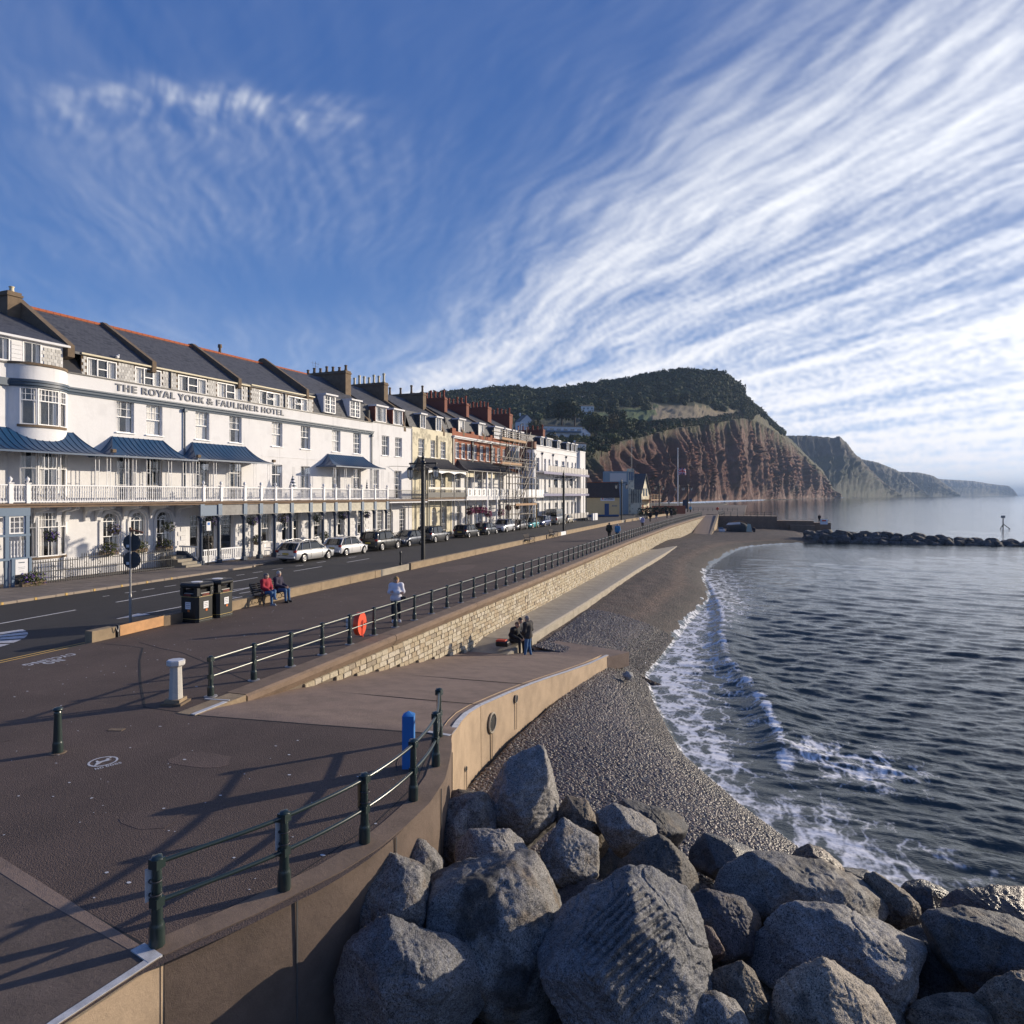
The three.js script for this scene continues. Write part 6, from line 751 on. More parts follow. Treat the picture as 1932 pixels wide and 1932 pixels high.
{ // scaffold
  const t = fthing('scaffold', 'tall tube scaffold with plank platforms in front of the brick houses', 'scaffold', 53.5, 2.5), steel = std(0.10, 0.09, 0.085, 0.5, { metalness: 0.4 });
  const S = (a, z0, z1, h) => { for (const z of [z0, z1]) obj('upright', [bar([a, 0, z], [a, h, z], 0.065, 6)], steel, t); };
  [[0, 12.5], [2.1, 13.4], [4.0, 14.2], [6.0, 14.0], [8.0, 12.3], [9.6, 9.4]].forEach(([a, h]) => S(a, 0, 1.25, h));
  for (const y of [2.1, 4.3, 6.2, 7.1, 8.5, 9.0, 9.5, 11.2, 12.3, 12.8]) for (const z of [0, 1.25]) obj('ledger', [bar([y > 8 ? -2.4 : 2.0, y, z], [y > 10 ? 8 : 9.7, y, z], 0.06, 6)], steel, t);
  for (const [y, a0, a1] of [[3.2, 2.1, 9.6], [8.5, -2.3, 4.2], [11.6, -2.3, 5.8]]) for (let k = 0; k < 5; k++) obj('plank', [rbx(a1 - a0, 0.05, 0.24, (a0 + a1) / 2, y + 0.09, 0.1 + k * 0.26, 0.01, 1)], M.wood, t);
  for (const [y, a0, a1] of [[3.4, 2.1, 9.6], [8.75, -2.3, 4.2], [11.85, -2.3, 5.8]]) obj('toe_board', [bx(a1 - a0, 0.28, 0.04, (a0 + a1) / 2, y, 1.32)], M.wood, t);
  for (const [a, b, c, d] of [[0, 8.5, 4, 12.4], [2, 0.4, 6, 6], [4, 4.4, 9.6, 9.2], [6, 1, 9.6, 4.6], [2, 4.2, 6, 9.4], [5, 6, 9.6, 10.5], [-2.2, 8.5, 2, 12], [3, 9, 7.5, 13.4]]) obj('brace', [bar([a, b, 1.3], [c, d, 1.3], 0.06, 6)], steel, t);
  obj('ladder', [bar([3.4, 4.2, 0.8], [4.2, 8.6, 0.9], 0.035, 5), bar([3.8, 4.2, 0.8], [4.6, 8.6, 0.9], 0.035, 5), ...Array.from({ length: 14 }, (_, k) => bar([3.45 + 0.057 * k, 4.4 + k * 0.3, 0.8], [3.85 + 0.057 * k, 4.4 + k * 0.3, 0.8], 0.02, 4))], M.alloy, t); obj('rope', [tube([[9.2, 3.3, 1.5], [8.6, 1.6, 1.7], [7.9, 0.05, 2.0]], 0.04, 5)], M.yellow, t);
}
// ===== buildings beyond the terrace
const gpos = (u, d, y = 0) => { const p = atPx(u, d, y); return [p.x, y, p.z]; };
function gableBox(t, w, l, h, rise, wallM, roofM, x = 0, z = 0, over = 0.3) { // gable faces +z, ridge runs along z
  obj('wall', [bx(w, h, 0.3, x, h / 2, z - 0.15), bx(w, h, 0.3, x, h / 2, z - l + 0.15), bx(0.3, h, l - 0.6, x - w / 2 + 0.15, h / 2, z - l / 2), bx(0.3, h, l - 0.6, x + w / 2 - 0.15, h / 2, z - l / 2)], wallM, t); obj('gable', [ext([[-w / 2, h], [0, h + rise], [w / 2, h]], 0.3).translate(x, 0, z - 0.3), ext([[-w / 2, h], [0, h + rise], [w / 2, h]], 0.3).translate(x, 0, z - l)], wallM, t);
  for (const s of [-1, 1]) obj('roof_slope', [ext([[s * (w / 2 + over), h - rise * over * 2 / w], [0, h + rise + 0.16], [0, h + rise], [s * (w / 2 + over), h - 0.16 - rise * over * 2 / w]], l + 0.3).translate(x, 0, z - l - 0.15 + 0.3)], roofM, t);
}
const yel = std(0.66, 0.50, 0.26, 0.85, { map: fine }), blue = std(0.02, 0.06, 0.17, 0.5);
function flatText(s, size, width, mat, parent, name, [x, y, z], rot) { const adv = textW(s, size), tot = adv.reduce((a, b) => a + b), k = width / tot; let q = 0; [...s].forEach((ch, i) => { if (ch !== ' ') { const m = share(name, letterG(ch, size, 0.02), mat, parent); m.position.set(x + q * Math.cos(rot ?? 0), y, z - q * Math.sin(rot ?? 0)); m.rotation.y = rot ?? 0; m.scale.x = k; } q += adv[i] * k; }); }
{ // lifeboat station: long side to the camera, gable to the sea
  const P = gpos(1165.5, 150); const t = thing('lifeboat_station', 'pale yellow lifeboat station with a steep dark roof and blue doors', 'building', P, YAW - 0.06); t.scale.set(0.56, 0.70, 0.62); const w = 7.6, L = 15, h = 6.3;
  // local x seaward: gable on +x
  const g = new THREE.Group(); obj('wall', [bx(L, h, 0.3, -L / 2, h / 2, w / 2 - 0.15), bx(L, h, 0.3, -L / 2, h / 2, -w / 2 + 0.15), bx(0.3, h, w, -L - 0.15, h / 2, 0)], yel, t); obj('plinth', [bx(L + 0.1, 0.6, 0.08, -L / 2, 0.3, w / 2 + 0.02)], blue, t);
  obj('gable', [ext([[-w / 2, 0], [-1.7, 0], [-1.7, 4.8], [1.7, 4.8], [1.7, 0], [w / 2, 0], [w / 2, h], [0, h + 4.2], [-w / 2, h]], 0.3).rotateY(Math.PI / 2).translate(0, 0, 0)], yel, t); obj('boathouse_door', [bx(0.12, 4.7, 3.3, 0.1, 2.35, 0)], std(0.20, 0.33, 0.50, 0.5), t); obj('door_post', [bx(0.14, 4.8, 0.5, 0.16, 2.4, -1.5)], blue, t);
  for (const s of [-1, 1]) obj('roof_slope', [ext([[s * (w / 2 + 0.35), h - 0.35], [0, h + 4.36], [0, h + 4.2], [s * (w / 2 + 0.35), h - 0.5]], L + 0.5).rotateY(Math.PI / 2).translate(-L - 0.2, 0, 0)], M.stain.clone(), t); t.children.at(-1).material.color.setRGB(0.07, 0.05, 0.04); t.children.at(-2).material = t.children.at(-1).material; obj('ridge', [bx(L + 0.5, 0.14, 0.3, -L / 2, h + 4.34, 0)], M.ridge, t); obj('barge_board', [beam([0.46, h - 0.4, 4.1], [0.46, h + 4.3, 0], 0.1, 0.3), beam([0.46, h - 0.4, -4.1], [0.46, h + 4.3, 0], 0.1, 0.3)], blue, t);
  obj('side_door', [bx(1.7, 4, 0.1, -4.6, 2, w / 2 + 0.03)], blue, t); const sb = obj('sign_board', [bx(5.4, 1.25, 0.08, -4.3, 5.45, w / 2 + 0.05)], M.white, t); flatText('LIFEBOAT', 0.62, 3.6, blue, sb, 'letter', [-5.6, 5.17, w / 2 + 0.1]); obj('emblem', [bx(0.4, 0.5, 0.02, -6.15, 5.45, w / 2 + 0.1), bx(0.3, 0.28, 0.03, -6.15, 5.5, w / 2 + 0.1)], M.red, sb); const ar = obj('arrow_sign', [bx(2.0, 0.5, 0.05, -1.6, 3.3, w / 2 + 0.04)], M.step, t); obj('arrow', [ext([[-2.5, 3.3], [-2.2, 3.5], [-2.2, 3.1]], 0.02).translate(0, 0, w / 2 + 0.07)], blue, ar);
  obj('crest', [bx(0.06, 1.0, 1.1, 0.34, 7.2, -0.5)], M.white, t); obj('window', [bx(1.0, 2.2, 0.1, -13.4, 3.8, w / 2 + 0.03), bx(1.0, 2.2, 0.1, -14.4, 3.8, w / 2 + 0.03)], M.glass, t);
  obj('wing', [bx(4, 4.6, 2.6, -2, 2.3, -w / 2 - 1.2)], yel, t); obj('notice', [bx(0.06, 1.6, 1.5, 0.06, 4.3, -w / 2 - 1.2), bx(0.06, 1.7, 0.9, 0.08, 2.0, -w / 2 - 1.4)], blue, t); obj('flood_lamp', [cy(0.45, 0.45, 1.9, 0.6, 4.6, -w / 2 - 1.0, 12)], std(0.25, 0.3, 0.35, 0.4), t);
}
{ const P = gpos(1183.5, 166); const t = thing('sailing_club', 'modern blue grey club tower with white upper windows behind the lifeboat station', 'building', P, YAW - 0.03); t.scale.set(0.44, 0.90, 0.5); obj('wall', [bx(13, 11.5, 7, -6.5, 5.75, 0)], std(0.27, 0.34, 0.37, 0.7), t); obj('window_band', [bx(9, 2.2, 0.1, -5.5, 9.9, 3.53)], std(0.62, 0.6, 0.56, 0.6), t); obj('stair_tower', [bx(3.2, 12.2, 5, 1.6, 6.1, 1.0)], M.cream, t); for (let k = 0; k < 3; k++) obj('window', [bx(0.6, 2.2, 0.1, 0.7 + k * 0.9, 10.2, 3.54)], M.steelblue, t); obj('terrace', [bx(6, 6.6, 4, 4, 3.3, 2.5)], M.cream, t); for (let k = 0; k < 6; k++) obj('timber_fin', [bx(0.35, 3.6, 0.2, 1.6 + k * 0.95, 4.9, 4.6)], M.darkmetal, t); const mast = obj('signal_mast', [bar([2.2, 12, 0], [2.2, 21, 0], 0.09, 6)], M.galv, t); obj('yard', [bar([1.9, 18, 0], [4.0, 18, 0], 0.06, 5), bar([1.9, 21, 0], [2.6, 21, 0], 0.05, 5), bar([2.7, 12, 0], [2.7, 20.5, 0], 0.04, 5)], M.galv, mast); }
{ const P = gpos(1217, 172); const t = thing('stone_house', 'cream stone gabled house with a wooden balcony on white posts', 'building', P, YAW + 1.02); t.scale.set(0.82, 0.74, 0.8); gableBox(t, 7.2, 11, 7.2, 6.2, M.cream, M.slate); for (const x of [-1.1, 1.1]) obj('window', [bx(1.0, 2.6, 0.1, x, 7.2, 0.04)], M.glass, t); for (const [x, w, h] of [[-2, 1.2, 3], [0, 0.9, 2.2], [2.1, 1, 2.6]]) obj('opening', [bx(w, h, 0.1, x, h / 2, 0.04)], M.brickdark, t); obj('balcony_floor', [bx(9, 0.3, 3, 1.6, 4.6, 1.6)], M.wood, t); for (let k = 0; k < 7; k++) obj('balcony_post', [bar([-2.8 + k * 1.45, k % 2 ? 4.7 : 0, 3], [-2.8 + k * 1.45, 6.4, 3], 0.08, 5)], k % 2 ? M.wood : M.gutter, t); for (const y of [5.3, 5.9, 6.4]) obj('balcony_rail', [bar([-2.9, y, 3], [6.1, y, 3], 0.05, 5)], M.wood, t); obj('side_wing', [bx(1.8, 6.3, 8, 4.5, 3.15, -4.6)], M.brick, t); }
{ const P = gpos(1262, 168); const t = thing('brick_garden_wall', 'low brick wall with hedges in front of the cliff', 'wall', P, YAW + 0.3); obj('wall', [bx(9, 2.0, 0.4, 0, 1, 0)], M.brick, t); const h = thing('hedge', 'dark clipped hedge in front of the stone house', 'hedge', gpos(1240, 158), YAW + 0.3); obj('foliage', [leaves(44, [[-4, 0.8, 0, 1.1], [-2, 0.8, 0, 1.2], [0, 0.8, 0, 1.2], [2, 0.8, 0, 1.2], [4, 0.8, 0, 1.1]], 1500, 0.16)], leafM[3], h); }
{ const t = thing('dark_board', 'dark upright notice board near the flagpole', 'notice board', gpos(1293, 196), YAW); obj('panel', [bx(1.5, 2.6, 0.2, 0, 2.0, 0)], M.navy, t); obj('post', [bx(0.12, 2, 0.12, -0.6, 0.4, 0)], M.darkmetal, t); obj('post', [bx(0.12, 2, 0.12, 0.6, 0.4, 0)], M.darkmetal, t); }
// ---------- boulders
function boulder(seed, pts, zs, size, detail, o = {}) { // rounded polytope from an outline in a vertical plane, with facets in depth
  const q = rng(seed), planes = []; const cx = pts.reduce((s, p) => s + p[0], 0) / pts.length, cy_ = pts.reduce((s, p) => s + p[1], 0) / pts.length, P = pts.map(([x, y]) => [x - cx, y - cy_]);
  let area = 0; for (let k = 0; k < P.length; k++) { const a = P[k], b = P[(k + 1) % P.length]; area += a[0] * b[1] - b[0] * a[1]; } const sg = Math.sign(area);
  for (let k = 0; k < P.length; k++) { const [ax, ay] = P[k], [bx_, by] = P[(k + 1) % P.length]; let nx = (by - ay) * sg, ny = -(bx_ - ax) * sg; const L = Math.hypot(nx, ny); if (L < 1e-6) continue; nx /= L; ny /= L; const h = Math.max(0.08, nx * ax + ny * ay); const nz = (q() - 0.3) * 0.32; const n = V(nx, ny, nz).normalize(); planes.push([n, h * n.x * nx + h * n.y * ny]); }
  const R = Math.sqrt(Math.abs(area) / 2 / Math.PI); const t = R * zs;
  planes.push([V(-0.15 + 0.3 * q(), 0.25 + 0.4 * q(), 0.8).normalize(), t], [V(-0.3 + 0.6 * q(), -0.35, 0.8).normalize(), t * 1.05], [V(0.7, 0.15, 0.6).normalize(), t * 1.15], [V(-0.7, 0.1, 0.6).normalize(), t * 1.15], [V(0, 0.2, -1).normalize(), t * 0.6], [V(0, -1, -0.2).normalize(), R * 1.5]); for (let k = 0; k < 7; k++) planes.push([V(q() * 2 - 1, q() * 2 - 1, q() * 2 - 1).normalize(), R * (1.0 + 0.25 * q())]);
  const pw = o.round ?? 46, rad = d => { let s = 0; for (const [n, h] of planes) { const v = d.dot(n) / h; if (v > 0) s += Math.pow(v, pw); } return Math.pow(s, -1 / pw); };
  for (let k = 0; k < (o.cuts ?? 20); k++) { const n = V(q() * 1.8 - 0.9, q() * 1.8 - 0.7, 0.35 + 0.8 * q()).normalize(); planes.push([n, rad(n) * (0.87 + 0.11 * q())]); }
  let g = new THREE.IcosahedronGeometry(1, detail); g.deleteAttribute('uv'); g.deleteAttribute('normal'); g = mergeVertices(g, 1e-5); const p = g.attributes.position, d = V(), c = []; const so = seed * 3.7;
  for (let i = 0; i < p.count; i++) {
    d.fromBufferAttribute(p, i).normalize(); let r = rad(d); const x = d.x * r, y = d.y * r, z = d.z * r, f = 1 / R;
    const lump = 0.06 * R * fbm3(x * 1.2 * f + so, y * 1.3 * f, z * 1.3 * f, 3), chip = 0.03 * R * fbm3(x * 6 * f + so, y * 10 * f, z * 6 * f, 4), crack = detail > 10 ? -0.03 * R * sst(0.955, 1.0, 1 - Math.abs(N3(x * 0.9 * f + so, y * 1.6 * f + x * f, z * 0.9 * f + 5))) : 0;
    r += lump + chip + crack;
    if (o.groove) { const fn = V(...o.planes[0][0]).normalize(), gd = V(1, 0.61, -(fn.x + 0.61 * fn.y) / fn.z).normalize(), ac = fn.clone().cross(gd), on = sst(0.80, 0.9, (x * fn.x + y * fn.y + z * fn.z) / (o.planes[0][1] * R)) * sst(-0.75, -0.45, (x * gd.x + y * gd.y + z * gd.z) / R); const u = (x * ac.x + y * ac.y + z * ac.z) * o.groove, w = Math.abs(u - Math.round(u)); r += on * (-0.045 * sst(0.3, 0.1, w) + 0.016 * sst(0.12, 0.4, w) * fbm3(x * 11, y * 11, z * 11, 2)); }
    r *= 1.03; p.setXYZ(i, d.x * r, d.y * r, d.z * r);
    const st = fbm3(x * 0.9 * f + so, y * 0.9 * f + 7, z * 0.9 * f, 4), k = 0.9 + 0.35 * fbm3(x * 3 * f, y * 3 * f + so, z * 3 * f, 3), T = o.tint ?? [0.20, 0.195, 0.20]; let C = T.map(v => v * k);
    const dk = sst(0.05, 0.35, st) * (o.stain ?? 0.55), br = sst(0.1, 0.4, fbm3(x * 1.6 * f + 20, y * 1.6 * f + so, z * 1.6 * f, 3)) * (o.brown ?? 0.5); C = C.map((v, j) => lerp(lerp(v, [0.19, 0.135, 0.085][j], br), 0.035, dk)); const vn = sst(0.975, 1, 1 - Math.abs(N3(x * 0.8 * f + so, y * 0.8 * f + 3, z * 0.8 * f))); C = C.map(v => lerp(v, v * 1.9, vn * 0.6)); c.push(...C);
  }
  g.setAttribute('color', new THREE.Float32BufferAttribute(c, 3)); g.computeVertexNormals(); g = g.toNonIndexed(); return [metreUV(g), cx, cy_];
}
const rockTex = tex(1024, 1.1, (u, v) => { const n = w1(u, v), c = fA(u, v); const h = wn(u, v), h2 = wm(u, v); let k = 0.52 + 0.45 * (c - 0.3) + 0.35 * (n - 0.5) + 0.75 * (h - 0.5) + 0.35 * (h2 - 0.5); if (h > 0.85) k += 0.35; if (h < 0.2) k *= 0.5; return [k, k, k]; }), rockB = tex(512, 1.0, (u, v) => 0.45 * fC(u, v) + 0.4 * wn(u, v) + 0.15 * w1(u, v), true);
const boulderM = std(1, 1, 1, 0.72, { vertexColors: true, map: rockTex, bumpMap: rockB, bumpScale: 0.02 }), wetM = std(1, 1, 1, 0.38, { vertexColors: true, map: rockTex, bumpMap: rockB, bumpScale: 0.02 });
function rockPx(seed, d, outline, label, o = {}) {
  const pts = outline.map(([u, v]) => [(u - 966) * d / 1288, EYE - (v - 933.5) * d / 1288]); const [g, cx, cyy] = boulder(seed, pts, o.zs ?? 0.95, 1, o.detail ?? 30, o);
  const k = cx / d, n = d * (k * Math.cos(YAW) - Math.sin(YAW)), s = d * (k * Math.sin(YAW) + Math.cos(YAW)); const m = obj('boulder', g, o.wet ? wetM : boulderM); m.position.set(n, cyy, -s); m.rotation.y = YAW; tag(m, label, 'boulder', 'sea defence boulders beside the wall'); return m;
}
const grey = [0.29, 0.275, 0.26], blu = [0.235, 0.235, 0.24], brn = [0.29, 0.235, 0.18], pale = [0.37, 0.35, 0.33];
[
  [1, 12.2, [[988, 1409], [1015, 1406], [1029, 1419], [1046, 1500], [1053, 1563], [1044, 1645], [952, 1650], [893, 1575], [918, 1528], [946, 1450]], 'tall pointed grey boulder standing highest beside the slipway wall', { tint: pale, zs: 0.75, brown: 0.1, stain: 0.1 }],
  [2, 11.6, [[840, 1528], [890, 1508], [930, 1500], [935, 1560], [920, 1640], [840, 1660], [795, 1612], [812, 1567]], 'sloping layered grey slab leaning left of the tall pointed boulder', { tint: grey }],
  [3, 12.3, [[846, 1504], [868, 1494], [921, 1502], [900, 1540], [843, 1545]], 'small brownish boulder tucked behind the sloping slab at the wall', { tint: brn, detail: 14 }],
  [4, 10.4, [[846, 1587], [935, 1577], [1005, 1580], [1000, 1635], [952, 1655], [846, 1655]], 'flat block shaped grey boulder below the tall pointed one', { tint: pale, brown: 0.1, stain: 0.1 }],
  [5, 9.9, [[734, 1616], [782, 1588], [806, 1600], [834, 1633], [826, 1668], [801, 1690], [750, 1660]], 'small grey boulder wedged against the curved wall', { tint: grey, detail: 16 }],
  [6, 9.1, [[694, 1630], [746, 1627], [790, 1645], [807, 1687], [798, 1772], [757, 1800], [657, 1800], [648, 1768], [671, 1673]], 'tall oblong speckled boulder leaning on the nearest wall', { tint: grey, brown: 0.5 }],
  [7, 9.2, [[818, 1676], [868, 1652], [952, 1635], [1007, 1648], [1037, 1698], [1059, 1770], [1054, 1867], [952, 1898], [868, 1850], [813, 1775], [806, 1709]], 'big rounded boulder with brown and black lichen streaks at the centre', { tint: grey, stain: 0.85, brown: 0.75, zs: 1.05, detail: 28 }],
  [8, 8.0, [[648, 1804], [701, 1766], [746, 1771], [820, 1800], [979, 1909], [1010, 1960], [640, 1975], [630, 1856]], 'large blue grey boulder sloping down at the bottom left of the pile', { tint: blu, stain: 0.15, brown: 0.15, detail: 28 }],
  [9, 10.7, [[1063, 1550], [1126, 1589], [1128, 1662], [1071, 1697], [1041, 1675], [1026, 1625], [1047, 1575]], 'egg shaped pale grey boulder right of the tall pointed one', { tint: pale, stain: 0.15 }],
  [10, 8.5, [[1180, 1666], [1208, 1674], [1309, 1736], [1332, 1784], [1344, 1851], [1300, 1940], [1031, 1970], [1018, 1790], [1062, 1758], [1120, 1702]], 'large boulder scored with parallel drill grooves', { tint: blu, stain: 0.1, brown: 0.05, groove: 10.5, detail: 60, zs: 1.0, cuts: 4, planes: [[[-0.1, 0.72, 0.69], 0.62], [[0.05, -0.1, 1], 0.78], [[-0.6, 0.2, 0.75], 0.95]] }],
  [11, 12.0, [[1073, 1490], [1103, 1509], [1130, 1561], [1157, 1611], [1142, 1640], [1090, 1610], [1050, 1573], [1056, 1520]], 'brown green sunlit boulder behind the egg shaped one', { tint: brn, brown: 0.6 }],
  [12, 11.7, [[1128, 1528], [1156, 1518], [1198, 1537], [1228, 1559], [1240, 1575], [1226, 1608], [1195, 1624], [1160, 1608], [1132, 1565]], 'smooth potato shaped boulder with a rusty patch', { tint: pale, brown: 0.5, stain: 0.1 }],
  [13, 12.7, [[1110, 1511], [1148, 1509], [1245, 1534], [1303, 1551], [1315, 1573], [1294, 1620], [1228, 1600], [1142, 1545]], 'long dark boulder bordering the shingle', { tint: [0.12, 0.12, 0.125] }],
  [14, 10.5, [[1240, 1584], [1267, 1598], [1309, 1646], [1325, 1673], [1319, 1689], [1290, 1724], [1228, 1710], [1160, 1680], [1172, 1628], [1223, 1604]], 'dark pyramid boulder glittering on its sunny side', { tint: [0.14, 0.125, 0.11], stain: 0.5 }],
  [15, 12.1, [[1317, 1577], [1379, 1593], [1458, 1631], [1440, 1650], [1290, 1650], [1296, 1605]], 'low dark wedge boulder at the edge of the surf', { tint: [0.13, 0.13, 0.13], detail: 14, wet: 1 }],
  [16, 9.7, [[1304, 1690], [1351, 1693], [1401, 1705], [1439, 1742], [1430, 1785], [1362, 1800], [1300, 1760]], 'purplish half buried boulder right of the grooved one', { tint: [0.15, 0.135, 0.14] }],
  [17, 9.0, [[1323, 1746], [1348, 1758], [1368, 1795], [1345, 1830], [1325, 1800]], 'little brown stone squeezed beside the grooved boulder', { tint: [0.22, 0.14, 0.11], detail: 12 }],
  [18, 8.3, [[1406, 1829], [1431, 1850], [1444, 1884], [1460, 1930], [1379, 1950], [1333, 1900], [1349, 1856]], 'pointed brown grey boulder at the bottom between two big ones', { tint: brn }],
  [19, 7.9, [[1323, 1887], [1354, 1883], [1392, 1901], [1417, 1940], [1400, 1975], [1304, 1970]], 'flaky pale stone cut by the bottom of the picture', { tint: pale, detail: 16, brown: 0.6 }],
  [20, 10.4, [[1300, 1622], [1378, 1621], [1468, 1634], [1588, 1659], [1661, 1697], [1701, 1736], [1749, 1790], [1735, 1812], [1600, 1800], [1440, 1765], [1372, 1715], [1315, 1665]], 'very long grey boulder sloping towards the sea in the middle of the pile', { tint: [0.28, 0.265, 0.245], detail: 30, zs: 0.8 }],
  [21, 11.2, [[1491, 1640], [1506, 1617], [1533, 1601], [1558, 1610], [1590, 1638], [1623, 1676], [1580, 1690], [1500, 1670]], 'reddish brown peaked boulder jutting into the surf', { tint: [0.21, 0.135, 0.09], wet: 1, brown: 0.6 }],
  [22, 10.6, [[1611, 1658], [1644, 1648], [1676, 1665], [1726, 1699], [1771, 1750], [1764, 1795], [1714, 1790], [1650, 1720]], 'ridged grey boulder with a sunlit rim next to the long one', { tint: brn, brown: 0.3 }],
  [23, 11.2, [[1702, 1676], [1749, 1669], [1776, 1678], [1816, 1710], [1800, 1750], [1740, 1760], [1715, 1715]], 'dark wet boulder washed by foam', { tint: [0.10, 0.10, 0.10], wet: 1 }],
  [24, 9.1, [[1400, 1765], [1461, 1738], [1523, 1735], [1598, 1729], [1661, 1759], [1761, 1792], [1808, 1839], [1821, 1896], [1749, 1935], [1674, 1930], [1523, 1890], [1405, 1850]], 'huge pale blue grey boulder with a long crack at the lower right', { tint: [0.34, 0.325, 0.31], detail: 34, zs: 0.85, stain: 0.15, brown: 0.12 }],
  [25, 7.9, [[1520, 1853], [1568, 1834], [1603, 1857], [1661, 1897], [1700, 1945], [1660, 1990], [1455, 1985], [1476, 1900]], 'peaked granite boulder with a sunlit cream face at the bottom edge', { tint: [0.42, 0.36, 0.29], brown: 0.5 }],
  [26, 10.4, [[1764, 1727], [1820, 1706], [1932, 1696], [2010, 1698], [2010, 1770], [1860, 1795], [1770, 1780]], 'flat topped reddish brown slab at the right edge by the water', { tint: [0.17, 0.115, 0.09], wet: 1 }],
  [27, 9.2, [[1740, 1785], [1790, 1738], [1839, 1732], [1932, 1752], [2010, 1790], [2000, 1890], [1861, 1915], [1819, 1900], [1790, 1830]], 'dark rough boulder with orange lichen at the right edge', { tint: [0.13, 0.13, 0.135], stain: 0.5, brown: 0.5, detail: 28 }],
  [28, 8.2, [[1862, 1903], [1886, 1872], [1924, 1852], [1960, 1852], [2000, 1900], [1960, 1960], [1890, 1960]], 'lichen spotted boulder in the bottom right corner', { tint: brn, brown: 0.7 }],
  [29, 8.3, [[1730, 1918], [1799, 1894], [1849, 1894], [1896, 1930], [1900, 1975], [1700, 1975]], 'low mottled brown boulder on the bottom edge near the right corner', { tint: brn, brown: 0.6 }],
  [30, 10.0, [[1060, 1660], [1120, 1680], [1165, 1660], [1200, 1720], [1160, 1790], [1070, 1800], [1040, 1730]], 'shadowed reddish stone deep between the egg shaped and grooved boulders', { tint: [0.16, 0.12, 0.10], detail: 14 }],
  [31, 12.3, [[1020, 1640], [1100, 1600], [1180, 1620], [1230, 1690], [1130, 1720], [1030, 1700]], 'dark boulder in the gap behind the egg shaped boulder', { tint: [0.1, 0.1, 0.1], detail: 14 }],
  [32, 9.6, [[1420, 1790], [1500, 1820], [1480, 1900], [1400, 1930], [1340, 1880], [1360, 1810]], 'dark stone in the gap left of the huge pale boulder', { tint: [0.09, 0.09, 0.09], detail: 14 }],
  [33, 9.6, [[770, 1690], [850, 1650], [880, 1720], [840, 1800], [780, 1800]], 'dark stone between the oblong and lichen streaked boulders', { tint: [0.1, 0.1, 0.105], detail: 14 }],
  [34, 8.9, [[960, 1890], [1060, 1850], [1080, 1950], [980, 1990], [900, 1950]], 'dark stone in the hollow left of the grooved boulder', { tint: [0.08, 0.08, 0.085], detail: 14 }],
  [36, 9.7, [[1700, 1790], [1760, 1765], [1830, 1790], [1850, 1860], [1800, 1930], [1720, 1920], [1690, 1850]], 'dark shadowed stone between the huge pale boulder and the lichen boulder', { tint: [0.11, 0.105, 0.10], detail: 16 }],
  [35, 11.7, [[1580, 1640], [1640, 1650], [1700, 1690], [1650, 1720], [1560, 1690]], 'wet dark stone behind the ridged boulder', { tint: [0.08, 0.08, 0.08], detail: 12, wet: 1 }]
].forEach(([s, d, o, l, op]) => rockPx(s, d, o, l, op));
{ const m = rockPx(50, 27.3, [[1174, 1272], [1184, 1267], [1193, 1270], [1196, 1279], [1180, 1283]], 'lone small white rock lying on the shingle below the slipway tip', { tint: [0.55, 0.54, 0.52], detail: 10, stain: 0, brown: 0.05 }); m.userData.group = undefined; delete m.userData.group; }
{ // far breakwater: boulders in a long low bank across the bay
  const q = rng(404), V5 = Array.from({ length: 6 }, (_, k) => { const o = Array.from({ length: 7 }, (_, i) => { const a = i / 7 * 6.283, r = 0.8 + 0.35 * q(); return [Math.cos(a) * r * 1.3, Math.sin(a) * r * 0.9]; }); return boulder(80 + k, o, 1, 1, 9, { tint: k % 2 ? [0.19, 0.18, 0.165] : [0.24, 0.22, 0.20], stain: 0.3 })[0]; });
  const fm = std(1, 1, 1, 0.85, { vertexColors: true, map: again(rockTex, 3), bumpMap: again(rockB, 3), bumpScale: 0.1 });
  for (let k = 0; k < 120; k++) { const t = k / 120, row = k % 4, n = 8.5 + 46 * t + q() * 1.2, base = 128.6 + 0.8 * t, hgtT = lerp(1.75, 0.55, sst(0, 0.8, t)), s = base + row * 1.15 + q() * 0.6, y = SEA - 0.1 + hgtT * [0.12, 0.5, 0.85, 1.0][row] * (0.8 + 0.35 * q()), r = (0.7 + 0.5 * q()) * (t > 0.75 ? 0.8 : 1); if (row > 2 && t > 0.6) continue; const m = new THREE.Mesh(V5[Math.floor(q() * 6)], fm); m.name = numbered('breakwater_boulder'); m.position.set(n, y - r * 0.35, -s); m.rotation.set((q() - 0.5) * 0.7, q() * 6.3, (q() - 0.5) * 0.7); m.scale.set(r, r * 0.85, r); scene.add(m); tag(m, 'rough grey boulder in the far breakwater across the bay', 'boulder', 'boulders of the far breakwater'); }
}
